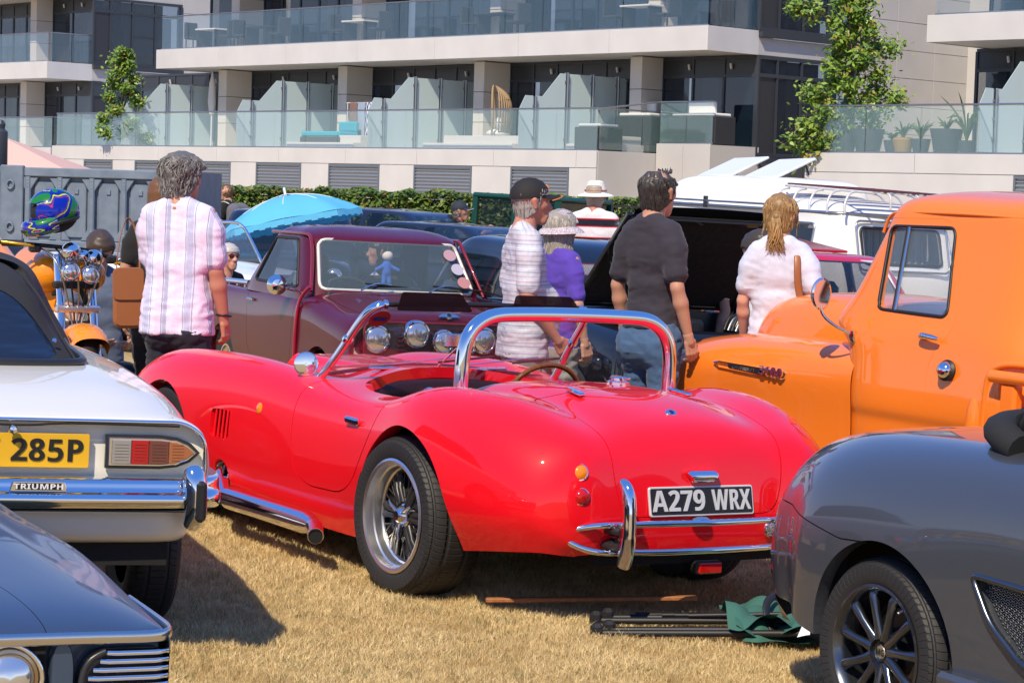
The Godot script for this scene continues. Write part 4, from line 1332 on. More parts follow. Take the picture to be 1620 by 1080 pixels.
	emit(tube(ring(xyzs([0.60, 0.905, 0.32, 0.62, 0.85, 0.47, 0.66, 0.715, 0.53, 0.70, 0.58, 0.47, 0.72, 0.525, 0.32, 0.70, 0.58, 0.17, 0.66, 0.715, 0.11, 0.62, 0.85, 0.17]), 48), 0.0125, 8, true), "steering_wheel", K.wood, o)
	# cowl trims and hoop
	emit(box(V(0.03, 0.014, 0.20), 0.005).moved(at(V(1.08, 0.838, -0.28), V(0.03, 0.25, 0))), "demister_vent", K.chrome, o)
	emit(box(V(0.03, 0.014, 0.20), 0.005).moved(at(V(1.08, 0.838, 0.28), V(-0.03, -0.25, 0))), "demister_vent", K.chrome, o)
	emit(tube(spline(xyzs([0.0, 0.80, -0.545, 0.0, 0.97, -0.545, 0.0, 1.09, -0.515, 0.0, 1.155, -0.43, 0.0, 1.172, -0.3, 0.0, 1.176, 0, 0.0, 1.172, 0.3, 0.0, 1.155, 0.43, 0.0, 1.09, 0.515, 0.0, 0.97, 0.545, 0.0, 0.80, 0.545]), 70), 0.031, 20), "roll_hoop", K.chrome, o)
	# windscreen
	var bl := V(1.05, 0.79, -0.645)
	var tl := V(0.70, 1.15, -0.59)
	for s: float in [-1.0, 1.0]:
		var b := V(bl.x, bl.y, bl.z * -s)
		var t := V(tl.x, tl.y, tl.z * -s)
		var pst := tube(spline(PackedVector3Array([b + V(0.07, -0.035, 0), b, b.lerp(t, 0.5), b.lerp(t, 0.92), t + V(-0.012, 0.006, -s * 0.03), t + V(-0.01, 0.008, -s * 0.07)]), 26), 0.021, 12, false, 0.65, V(0, 0, 1))
		emit(pst, "screen_post", K.chrome, o)
		emit(box(V(0.05, 0.03, 0.035), 0.008).moved(Transform3D(Basis.looking_at((t - b).normalized(), V(1, 0, 0)), b.lerp(t, 0.55))), "post_clamp", K.chrome, o)
	emit(tube(spline(xyzs([0.69, 1.158, -0.53, 0.68, 1.166, -0.3, 0.677, 1.169, 0, 0.68, 1.166, 0.3, 0.69, 1.158, 0.53]), 20), 0.012, 10), "screen_rail", K.black, o)
	var gl := []
	for k in 4:
		var u := k / 3.0
		var y := lerpf(0.80, 1.157, u)
		var x := lerpf(1.05, 0.69, u)
		gl.append(xyzs([x, y, -0.63 + u * 0.06, x + 0.05 * (1 - u) + 0.01, y + 0.012, -0.3, x + 0.06 * (1 - u) + 0.01, y + 0.015, 0, x + 0.05 * (1 - u) + 0.01, y + 0.012, 0.3, x, y, 0.63 - u * 0.06]))
	var pane := emit(patch(gl, 10, 24), "windscreen", K.glass, o)
	var disc := emit(lathe([0, 0.0, 0.052, 0.0], 28), "sticker", mat(col(0.35, 0.03, 0.02), 0.5), pane, facing(V(0.748, 1.09, -0.52), V(-0.7, -0.68, 0)))
	emit(bx(-0.034, 0.001, -0.012, 0.034, 0.003, 0.012), "sticker_band", mat(col(0.02, 0.04, 0.22), 0.5), disc)
	for s: float in [-1.0, 1.0]:
		var vz := -0.30 if s < 0 else 0.31
		emit(slab(rounded(xys([-0.20, -0.045, 0.20, -0.045, 0.155, 0.045, -0.155, 0.045]), 0.015), 0.004), "sun_visor", K.smoke, o, Transform3D(Basis(V(0, 0, 1), V(0.45, 0.89, 0), V(-0.89, 0.45, 0)), V(0.655, 1.178, vz)))
	emit(tube(spline(xyzs([1.11, 0.80, -0.62, 1.18, 0.83, -0.3, 1.20, 0.845, 0, 1.18, 0.83, 0.3, 1.11, 0.80, 0.62]), 30), 0.009, 8), "screen_seal", K.trim, o)
	for z: float in [-0.2, 0.22]:
		var wp := emit(rod(V(1.2, 0.845, z), V(1.06, 0.90, z + 0.34), 0.004, 6), "wiper", K.chrome, o)
		emit(rod(V(1.07, 0.87, z + 0.20), V(1.02, 0.905, z + 0.48), 0.006, 6), "wiper_blade", K.black, wp)
	var mir := emit(box(V(0.012, 0.065, 0.17), 0.012).moved(at(V(0.92, 0.985, 0.02))), "rear_view_mirror", K.chrome, o)
	emit(rod(V(0.94, 0.95, 0.02), V(1.1, 0.85, 0.02), 0.005), "mirror_stalk", K.chrome, mir)
	var dm := emit(lathe([0, -0.045, 0.02, -0.042, 0.045, -0.02, 0.054, 0.0, 0.056, 0.006, 0.05, 0.008, 0, 0.007], 28), "wing_mirror", K.chrome, o, facing(V(1.08, 0.855, -0.70), V(-0.93, 0.05, -0.3)))
	emit(rod(V(1.09, 0.81, -0.695), V(1.06, 0.755, -0.69), 0.008), "mirror_stalk", K.chrome, o)
	emit(lathe([0, 0.016, 0.03, 0.012, 0.04, 0, 0.04, -0.01], 20, at(V(1.08, 0.762, -0.685))), "mirror_foot", K.chrome, o)
	# deck: filler cap, hinges, badge
	var cap := emit(lathe([0, 0.05, 0.028, 0.05, 0.036, 0.042, 0.036, 0.03, 0.05, 0.026, 0.05, 0.012, 0.062, 0.01, 0.064, 0], 28), "fuel_filler", K.chrome, o, at(V(-0.12, 0.876, 0.18)))
	emit(box(V(0.06, 0.012, 0.02), 0.004).moved(at(V(-0.05, 0.045, 0.0))), "filler_latch", K.chrome, cap)
	for s: float in [-1.0, 1.0]: emit(box(V(0.13, 0.016, 0.034), 0.007), "boot_hinge", K.chrome, boot, at(V(-0.44, 0.890, s * 0.27), V(s * 0.05, s * 0.12, 0.10)))
	emit(lathe([0, 0.006, 0.018, 0.005, 0.02, 0], 24), "badge", K.chrome, boot, Transform3D(Basis(V(0, 0, 1), 0.62), V(-0.765, 0.838, -0.02)) * at(Vector3.ZERO, Vector3.ZERO, V(1, 1, 1.4)))
	emit(lathe([0, 0.007, 0.011, 0.0065, 0.012, 0], 20), "badge_centre", mat(col(0.01, 0.02, 0.09), 0.3), boot, Transform3D(Basis(V(0, 0, 1), 0.62), V(-0.765, 0.838, -0.02)))
	# number plate with its lamp and the boot handle
	var up := Basis(V(0, 0, 1), V(0.22, 0.97, 0), V(-0.97, 0.22, 0))
	var np := emit(slab(rounded(rect(-0.262, -0.059, 0.262, 0.059), 0.012), 0.008, 0.002), "number_plate", K.silver, o, Transform3D(up.orthonormalized(), V(-0.978, 0.512, 0.0)))
	emit(slab(rounded(rect(-0.255, -0.052, 0.255, 0.052), 0.009), 0.004), "plate_face", K.plate_black, np, at(V(0, 0, 0.0015)))
	words("A279", 0.081, 0.004, "lettering", K.silver, np, at(V(-0.118, 0, 0.0035)), 1.02)
	words("WRX", 0.081, 0.004, "lettering", K.silver, np, at(V(0.146, 0, 0.0035)), 0.80)
	emit(tube(spline(xyzs([0, 0, -0.06, 0, 0.003, -0.055, 0.0, 0.004, 0, 0, 0.003, 0.055, 0, 0, 0.06]), 16), 0.026, 14), "plate_lamp", K.chrome, o, at(V(-0.965, 0.603, 0.0)))
	emit(ball(V(0.016, 0.016, 0.05)), "boot_handle", K.chrome, o, at(V(-0.99, 0.435, -0.01)))
	# lamps
	for s: float in [-1.0, 1.0]:
		lamp(o, "indicator", facing(V(-0.948, 0.632, s * 0.585), V(-0.9, 0.3, s * 0.42)), 0.034, K.amber, K.chrome, 0.4)
		lamp(o, "tail_lamp", facing(V(-0.967, 0.54, s * 0.585), V(-0.93, 0.15, s * 0.38)), 0.034, K.red_lens, K.chrome, 0.5)
		lamp(o, "reversing_lamp", facing(V(-0.975, 0.385, s * 0.37), V(-1, 0.0, s * 0.1)), 0.032, K.lens, K.chrome, 0.3)
		var ov := tube(spline(xyzs([-1.03, 0.60, s * 0.44, -1.068, 0.57, s * 0.44, -1.088, 0.46, s * 0.44, -1.088, 0.36, s * 0.44, -1.07, 0.28, s * 0.44]), 22), PackedFloat32Array([0.018, 0.024, 0.028, 0.03, 0.031, 0.032, 0.033, 0.033, 0.034, 0.034, 0.034, 0.035, 0.035, 0.035, 0.036, 0.036, 0.036, 0.036, 0.036, 0.035, 0.034, 0.030]), 16, false, 0.8, V(0, 0, 1))
		emit(ov, "overrider", K.chrome, o)
	var loop := spline(xyzs([-1.035, 0.435, 0.30, -1.05, 0.435, 0, -1.035, 0.435, -0.30, -1.02, 0.433, -0.44, -0.985, 0.425, -0.55, -0.93, 0.385, -0.63, -0.985, 0.335, -0.55, -1.02, 0.327, -0.44, -1.035, 0.325, -0.30, -1.05, 0.325, 0, -1.035, 0.325, 0.30]), 80)
	emit(tube(loop, 0.0135, 12), "bumper", K.chrome, o)
	var loop2 := spline(xyzs([-1.035, 0.435, 0.30, -1.01, 0.434, 0.44, -0.975, 0.425, 0.55, -0.93, 0.385, 0.63, -0.975, 0.335, 0.55, -1.01, 0.327, 0.44, -1.035, 0.325, 0.30]), 40)
	emit(tube(loop2, 0.0135, 12), "bumper", K.chrome, o)
	for s: float in [-1.0, 1.0]:
		for y: float in [0.41, 0.35]:
			emit(rod(V(-0.95, y, s * 0.46), V(-1.06, y, s * 0.45), 0.017), "bumper_mount", K.trim, o)
			emit(lathe([0, 0.03, 0.02, 0.026, 0.026, 0.012, 0.026, 0], 16, facing(V(-0.972, y, s * 0.43), V(-1, 0, 0))), "rubber_cap", K.black, o)
	var fog := emit(box(V(0.05, 0.055, 0.13), 0.01), "fog_lamp", K.black, o, at(V(-0.93, 0.235, 0.08)))
	emit(box(V(0.012, 0.042, 0.115), 0.004), "lens", K.red_lens, fog, at(V(-0.027, 0, 0)))
	for c in [[0.0, -1.0, 0.255, 0.722, 0.335], [0.0, 1.0, 0.255, 0.722, 0.335], [2.28, -1.0, 0.205, 0.72, 0.325], [2.28, 1.0, 0.205, 0.72, 0.325]]:
		wheel(o, V(c[0], c[4] - 0.008, c[1] * c[3]), c[1], c[4], c[2], 0.232, "deep")
	emit(bx(-0.06, 0.28, -0.6, 0.06, 0.36, 0.6, 0.02), "rear_axle", K.matt, o)
	emit(lathe([0, 0.022, 0.005, 0.02, 0.006, 0.006, 0.014, 0.004, 0.014, 0], 10, at(V(0.03, 0.878, -0.50))), "stud", K.black, o)

# ---------- the near cars ----------
# half of a plan outline at height y: front middle, round the side, to the rear middle
func plan(y: float, xf: float, xc: float, zc: float, zs: float, xr: float, zr := -1.0, xm := 0.0) -> PackedVector3Array:
	if zr < 0: zr = zc
	return PackedVector3Array([V(xf, y, 0), V(lerpf(xf, xc, 0.28), y, zc * 0.55), V(xc, y, zc * 0.95), V(xc - 0.09, y, lerpf(zc, zs, 0.75)), V(lerpf(xc, xr, 0.3), y, zs), V(lerpf(xc, xr, 0.65), y, zs), V(xr + 0.11, y, lerpf(zr, zs, 0.8)), V(xr + 0.02, y, zr * 0.92), V(xr - xm * 0.5, y, zr * 0.5), V(xr - xm, y, 0)])

func seal(poly: PackedVector2Array, z: float, r: float, called: String, m: Material, parent: Node3D) -> MeshInstance3D:
	var p := PackedVector3Array()
	for q in poly: p.append(V(q.x, q.y, z))
	return emit(tube(p, r, 6, true), called, m, parent)

# a bead along an outline that is laid onto a surface from the side
func bead(g: Geo, poly: PackedVector2Array, s: float, r: float, called: String, m: Material, parent: Node3D, front := false) -> MeshInstance3D:
	var p := PackedVector3Array()
	var lo := 1e9
	var hi := -1e9
	for w in g.v:
		lo = minf(lo, w.x)
		hi = maxf(hi, w.x)
	for q in poly:
		var best := 1e9
		var hit := V(q.x, q.y, 0)
		for w in g.v:
			if front:
				if (w.x - (lo + hi) / 2) * s < 0.0 or absf(w.z - q.x) > 0.06: continue
				var d := Vector2(w.z, w.y).distance_squared_to(q)
				if d < best:
					best = d
					hit = V(w.x, q.y, q.x)
			else:
				if w.z * s < 0.05: continue
				var d := Vector2(w.x, w.y).distance_squared_to(q)
				if d < best:
					best = d
					hit = V(q.x, q.y, w.z)
		p.append(hit)
	return emit(tube(p, r, 6, true), called, m, parent)

func orange_truck() -> void:
	var o := thing("pickup_truck", "orange vintage pickup truck with chrome side spear and round door mirror", "truck", park(2.758, 11.39, 0.576))
	var cab := patch(half_rows([
		plan(0.36, 0.66, 0.66, 0.80, 0.875, -0.62), plan(0.62, 0.68, 0.68, 0.82, 0.890, -0.62), plan(0.69, 0.68, 0.68, 0.82, 0.895, -0.62), plan(0.73, 0.68, 0.68, 0.82, 0.909, -0.62), plan(0.90, 0.70, 0.70, 0.82, 0.908, -0.62), plan(1.04, 0.76, 0.74, 0.80, 0.90, -0.62),
		plan(1.14, 0.98, 0.85, 0.765, 0.88, -0.61), plan(1.24, 0.95, 0.80, 0.745, 0.85, -0.60), plan(1.43, 0.86, 0.715, 0.715, 0.80, -0.58), plan(1.625, 0.78, 0.635, 0.69, 0.757, -0.56), plan(1.70, 0.745, 0.61, 0.68, 0.742, -0.55),
		plan(1.765, 0.68, 0.565, 0.635, 0.70, -0.50), plan(1.812, 0.55, 0.45, 0.52, 0.58, -0.40), plan(1.838, 0.36, 0.29, 0.34, 0.40, -0.26), plan(1.845, 0.15, 0.12, 0.12, 0.14, -0.1), plan(1.846, 0.05, 0.04, 0.03, 0.04, -0.02)]), 130, 130)
	var win := rounded(xys([0.54, 1.635, 0.075, 1.645, 0.04, 1.45, -0.015, 1.215, 0.475, 1.22]), 0.045)
	var shield := rounded(xys([-0.735, 1.17, 0.735, 1.17, 0.66, 1.645, -0.66, 1.645]), 0.06)
	var rear := rounded(xys([-0.6, 1.25, 0.6, 1.25, 0.55, 1.60, -0.55, 1.60]), 0.1)
	var door := rounded(xys([0.66, 1.675, 0.10, 1.69, 0.055, 1.40, -0.085, 1.23, -0.075, 1.15, 0.03, 1.03, 0.05, 0.91, 0.03, 0.71, 0.03, 0.40, 0.68, 0.40]), 0.07)
	var side := func(p: Vector3) -> bool: return absf(p.z) > 0.6 and p.x < 0.70 and p.x > -0.5 and p.y < 1.71
	var scr := func(p: Vector3) -> float: return inside(Vector2(p.z, p.y), shield) if p.x > 0.25 else -0.1
	var back := func(p: Vector3) -> float: return inside(Vector2(p.z, p.y), rear) if p.x < -0.3 else -0.1
	var hole := clip(cab, func(p): return minf(-scr.call(p), -back.call(p)), V(-0.01, 0, 0.015))
	hole = clip(hole, func(p): return -inside(Vector2(p.x, p.y), win) if side.call(p) else 0.1, V(0, 0, 0.03))
	emit(clip(hole, func(p): return 0.002 - inside(Vector2(p.x, p.y), door) if side.call(p) else 0.1, V(0, 0, 0.02)), "cab", K.orange, o)
	for s: float in [-1.0, 1.0]:
		var half := clip(hole, func(p): return p.z * s if side.call(p) else -0.1)
		var d := emit(clip(half, func(p): return inside(Vector2(p.x, p.y), door) - 0.003, V(0, 0, 0.02)), "door", K.orange, o)
		var pane := emit(clip(clip(cab, func(p): return p.z * s), func(p): return inside(Vector2(p.x, p.y), win) if side.call(p) else -0.1).moved(at(V(0, 0, -s * 0.012))), "window", K.glass, d)
		bead(cab, win, s, 0.009, "window_seal", K.black, d)
		emit(tube(xyzs([0.405, 1.635, s * 0.753, 0.365, 1.22, s * 0.852]), 0.011, 6), "vent_bar", K.black, d)
		emit(rod(V(0.392, 1.635, s * 0.756), V(0.350, 1.22, s * 0.856), 0.006, 6), "vent_bar", K.chrome, d)
		emit(tube(spline(xyzs([0.05, 0.005, 0, 0.04, 0.016, 0.018 * s, -0.02, 0.018, 0.032 * s, -0.09, 0.012, 0.03 * s]), 14), PackedFloat32Array([0.012, 0.014, 0.016, 0.017, 0.017, 0.017, 0.016, 0.016, 0.015, 0.015, 0.014, 0.013, 0.011, 0.008]), 10), "handle", K.chrome, d, at(V(0.055, 1.10, s * 0.893)))
	emit(clip(cab, scr).moved(at(V(-0.01, -0.003, 0))), "windscreen", K.glass, o)
	bead(cab, shield, 1.0, 0.016, "screen_seal", K.black, o, true)
	emit(clip(cab, back).moved(at(V(0.01, 0, 0))), "rear_window", K.glass, o)
	for s: float in [-1.0, 1.0]: emit(tube(spline(xyzs([0.655, 1.60, s * 0.69, 0.61, 1.68, s * 0.695, 0.52, 1.705, s * 0.715, 0.3, 1.712, s * 0.738, 0.0, 1.715, s * 0.742, -0.42, 1.71, s * 0.732]), 30), 0.0085, 8), "drip_rail", K.orange, o)
	# wings, bonnet
	var fr := [
		yz(0.58, [0.92, 0.54, 1.0, 0.56, 1.02, 0.70, 1.0, 0.80, 0.94, 0.885, 0.83, 0.909, 0.66, 0.893, 0.36, 0.88]),
		yz(1.1, [0.92, 0.50, 1.0, 0.53, 1.022, 0.68, 1.0, 0.80, 0.945, 0.888, 0.83, 0.919, 0.66, 0.898, 0.36, 0.88]),
		yz(1.6, [0.90, 0.44, 0.98, 0.48, 1.007, 0.64, 0.985, 0.79, 0.93, 0.89, 0.82, 0.932, 0.66, 0.909, 0.38, 0.885]),
		yz(1.95, [0.86, 0.40, 0.94, 0.44, 0.968, 0.6, 0.945, 0.76, 0.885, 0.878, 0.79, 0.925, 0.65, 0.92, 0.42, 0.88]),
		yz(2.18, [0.78, 0.40, 0.87, 0.43, 0.898, 0.58, 0.875, 0.72, 0.815, 0.83, 0.73, 0.88, 0.62, 0.875, 0.46, 0.84]),
		yz(2.29, [0.66, 0.42, 0.74, 0.45, 0.76, 0.56, 0.74, 0.67, 0.70, 0.76, 0.64, 0.81, 0.57, 0.805, 0.5, 0.78])]
	var arch := func(p: Vector3) -> float: return maxf(Vector2(p.x - 1.80, (p.y - 0.30) * 1.08).length() - 0.36, 0.55 - absf(p.z))
	var wing := clip(patch(fr, 70, 50), arch, V(0, 0, 0.06))
	var lip := PackedVector3Array()
	for k in 21:
		var a := PI * k / 20.0
		lip.append(V(1.80 + cos(a) * 0.375, 0.30 + sin(a) * 0.348, 0.918 - 0.02 * cos(a)))
	wing.add(tube(lip, 0.022, 10))
	var bn := patch(half_rows([
		yz(0.66, [1.19, 0, 1.18, 0.3, 1.135, 0.54, 1.04, 0.63, 0.90, 0.65]), yz(0.95, [1.24, 0, 1.232, 0.30, 1.185, 0.49, 1.06, 0.575, 0.90, 0.59]), yz(1.3, [1.262, 0, 1.254, 0.28, 1.205, 0.46, 1.06, 0.54, 0.88, 0.55]),
		yz(1.65, [1.235, 0, 1.228, 0.27, 1.175, 0.43, 1.03, 0.50, 0.86, 0.51]), yz(1.88, [1.175, 0, 1.168, 0.25, 1.115, 0.39, 0.99, 0.45, 0.84, 0.46]), yz(2.01, [1.06, 0, 1.05, 0.21, 1.01, 0.32, 0.92, 0.37, 0.82, 0.38]), yz(2.04, [0.92, 0, 0.92, 0.18, 0.90, 0.26, 0.86, 0.30, 0.80, 0.31])]), 60, 60)
	emit(clip(bn, func(p): return 0.868 - p.x, V(0, -0.02, 0.02)), "cowl", K.orange, o)
	emit(clip(bn, func(p): return p.x - 0.874, V(0, -0.02, 0.02)), "bonnet", K.orange, o)
	for s: float in [-1.0, 1.0]: emit(wing if s > 0 else wing.mirrored(), "front_wing", K.orange, o)
	emit(bx(1.98, 0.45, -0.55, 2.2, 0.82, 0.55, 0.02), "grille", K.orange, o)
	emit(bx(2.32, 0.42, -0.85, 2.40, 0.54, 0.85, 0.03), "front_bumper", K.chrome, o)
	for s: float in [-1.0, 1.0]: lamp(o, "headlight", facing(V(2.27, 0.70, s * 0.62), V(1, 0, 0)), 0.09, K.lens, K.chrome)
	# spear with the lettering
	for s: float in [-1.0, 1.0]:
		var b := Transform3D(Basis(V(-s, 0, 0) * -1.0 if s > 0 else V(-1, 0, 0), V(0, 1, 0), V(0, 0, s)).orthonormalized(), V(1.36, 0.832, s * 0.942))
		var spear := emit(slab(rounded(xys([-0.30, 0.012, -0.26, 0.022, 0.30, 0.014, 0.285, -0.026, 0.26, -0.03, -0.25, -0.012]), 0.01), 0.02, 0.004), "side_spear", K.chrome, o, b * at(Vector3.ZERO, V(0, 0.026, 0)))
		emit(slab(rounded(xys([-0.16, 0.014, 0.10, 0.010, 0.10, -0.017, -0.16, -0.008]), 0.004), 0.006), "spear_panel", K.plate_black, spear, at(V(0, 0, 0.003)))
		words("CHEVROLET", 0.017, 0.004, "lettering", K.chrome, spear, at(V(-0.03, -0.001, 0.005), V(0, 0, -0.02)), 1.45)
		words("3100", 0.046, 0.012, "lettering", K.chrome, spear, at(V(0.195, 0.006, 0.007), V(0, 0, -0.02)), 1.35)
	# mirror on its arm, fuel cap
	for s: float in [-1.0, 1.0]:
		var foot := emit(tube(spline(xyzs([0.60, 1.04, s * 0.885, 0.60, 1.07, s * 0.90, 0.60, 1.10, s * 0.905]), 6), PackedFloat32Array([0.006, 0.018, 0.02, 0.02, 0.018, 0.015]), 10), "mirror_foot", K.chrome, o)
		emit(tube(spline(xyzs([0.60, 1.085, s * 0.91, 0.63, 1.115, s * 0.98, 0.67, 1.17, s * 1.04, 0.68, 1.22, s * 1.055]), 14), 0.009, 8), "mirror_arm", K.chrome, foot)
		var head := emit(lathe([0, -0.05, 0.03, -0.046, 0.055, -0.028, 0.064, 0.0, 0.064, 0.006, 0.055, 0.009], 26), "mirror", K.chrome, o, Transform3D(facing(V(0.735, 1.26, s * 1.075), V(-0.97, 0, s * 0.2)).basis, V(0.68, 1.275, s * 1.055)) * at(Vector3.ZERO, Vector3.ZERO, V(1, 1, 1)))
		head.scale = V(0.85, 1, 1.3)
		emit(lathe([0, 0.0075, 0.056, 0.0075], 26), "mirror_glass", K.chrome, head)
	var fc := emit(lathe([0.04, 0.0, 0.05, 0.006, 0.052, 0.02, 0.04, 0.03], 24), "fuel_cap", K.black, o, facing(V(-0.10, 0.965, -0.902), V(-0.1, 0.2, -1)))
	emit(lathe([0, 0.062, 0.02, 0.06, 0.034, 0.05, 0.04, 0.036, 0.036, 0.028], 24), "cap", K.chrome, fc)
	# rear of the flank, the bed and its wing
	for s: float in [-1.0, 1.0]:
		var ch := Geo.new()
		ch.add(tube(spline(xyzs([-0.30, 0.36, s * 0.90, -0.30, 0.6, s * 0.905, -0.295, 0.82, s * 0.90, -0.27, 0.90, s * 0.88]), 16), PackedFloat32Array([0.05, 0.05, 0.05, 0.05, 0.05, 0.05, 0.05, 0.05, 0.05, 0.048, 0.045, 0.04, 0.032, 0.022, 0.012, 0.004]), 12))
		emit(ch, "flank_rib", K.orange, o)
		emit(tube(spline(xyzs([-0.36, 0.5, s * 0.905, -0.36, 0.85, s * 0.905, -0.385, 0.985, s * 0.905, -0.47, 1.03, s * 0.90, -0.62, 1.035, s * 0.88]), 24), 0.018, 8), "flank_bead", K.orange, o)
		var sr := emit(tube(xyzs([-0.44, 0.975, s * 0.955, -1.5, 0.985, s * 0.955]), 0.03, 12), "step_rail", K.orange, o)
		emit(bx(-0.60, 0.45, s * 0.90, -0.50, 0.95, s * 0.965, 0.015), "rail_post", K.orange, sr)
		var bed := Geo.new()
		bed.add(bx(-2.35, 0.48, s * 0.70, -0.68, 0.98, s * 0.66, 0.006))
		for x: float in [-0.72, -1.5, -2.28]: bed.add(bx(x - 0.04, 0.46, s * 0.695, x + 0.04, 0.97, s * 0.735, 0.008))
		var bs := emit(bed, "bed_side", K.orange, o)
		emit(tube(xyzs([-0.64, 0.955, s * 0.74, -2.36, 0.955, s * 0.74]), 0.035, 14), "bed_rail", K.orange, bs)
		emit(bx(-1.3, 0.36, s * 0.95, -0.66, 0.41, s * 0.70, 0.01), "running_board", K.orange, o)
		var rw := []
		for k in 9:
			var a := PI * k / 8.0
			var c := V(-1.65 + cos(a) * 0.50, 0.30 + sin(a) * 0.50, 0)
			rw.append(PackedVector3Array([c + V(0, 0, s * 0.72), c + V(0, 0, s * 0.86), c + V(-cos(a) * 0.02, -sin(a) * 0.02, s * 0.95), c + V(-cos(a) * 0.10, -sin(a) * 0.10, s * 0.99)]))
		emit(patch(rw, 30, 14), "rear_wing", K.orange, o)
	emit(bx(-2.35, 0.45, -0.66, -0.68, 0.52, 0.66), "bed_floor", K.wood, o)
	emit(bx(-0.66, 0.45, -0.66, -0.70, 0.98, 0.66), "bed_front", K.orange, o)
	emit(bx(-2.38, 0.5, -0.66, -2.34, 0.95, 0.66, 0.01), "tailgate", K.orange, o)
	emit(bx(-2.3, 0.3, -0.4, 1.9, 0.44, 0.4), "chassis", K.matt, o)
	emit(bx(-0.56, 0.36, -0.8, 0.62, 0.42, 0.8), "floor", K.matt, o)
	emit(bx(0.60, 0.42, -0.8, 0.64, 1.12, 0.8), "bulkhead", K.trim, o)
	var seat := emit(bx(-0.48, 0.7, -0.72, 0.1, 0.86, 0.72, 0.05), "seat", K.hide, o)
	emit(bx(-0.5, 0.8, -0.72, -0.34, 1.30, 0.72, 0.06), "backrest", K.hide, seat)
	emit(tube(ring(xyzs([0.36, 1.25, -0.38, 0.33, 1.19, -0.22, 0.27, 1.10, -0.38, 0.33, 1.19, -0.54]), 32), 0.012, 8, true), "steering_wheel", K.black, o)
	for c in [[1.80, -1.0], [1.80, 1.0], [-1.65, -1.0], [-1.65, 1.0]]: wheel(o, V(c[0], 0.325, c[1] * 0.77), c[1], 0.335, 0.18, 0.21, "chrome")

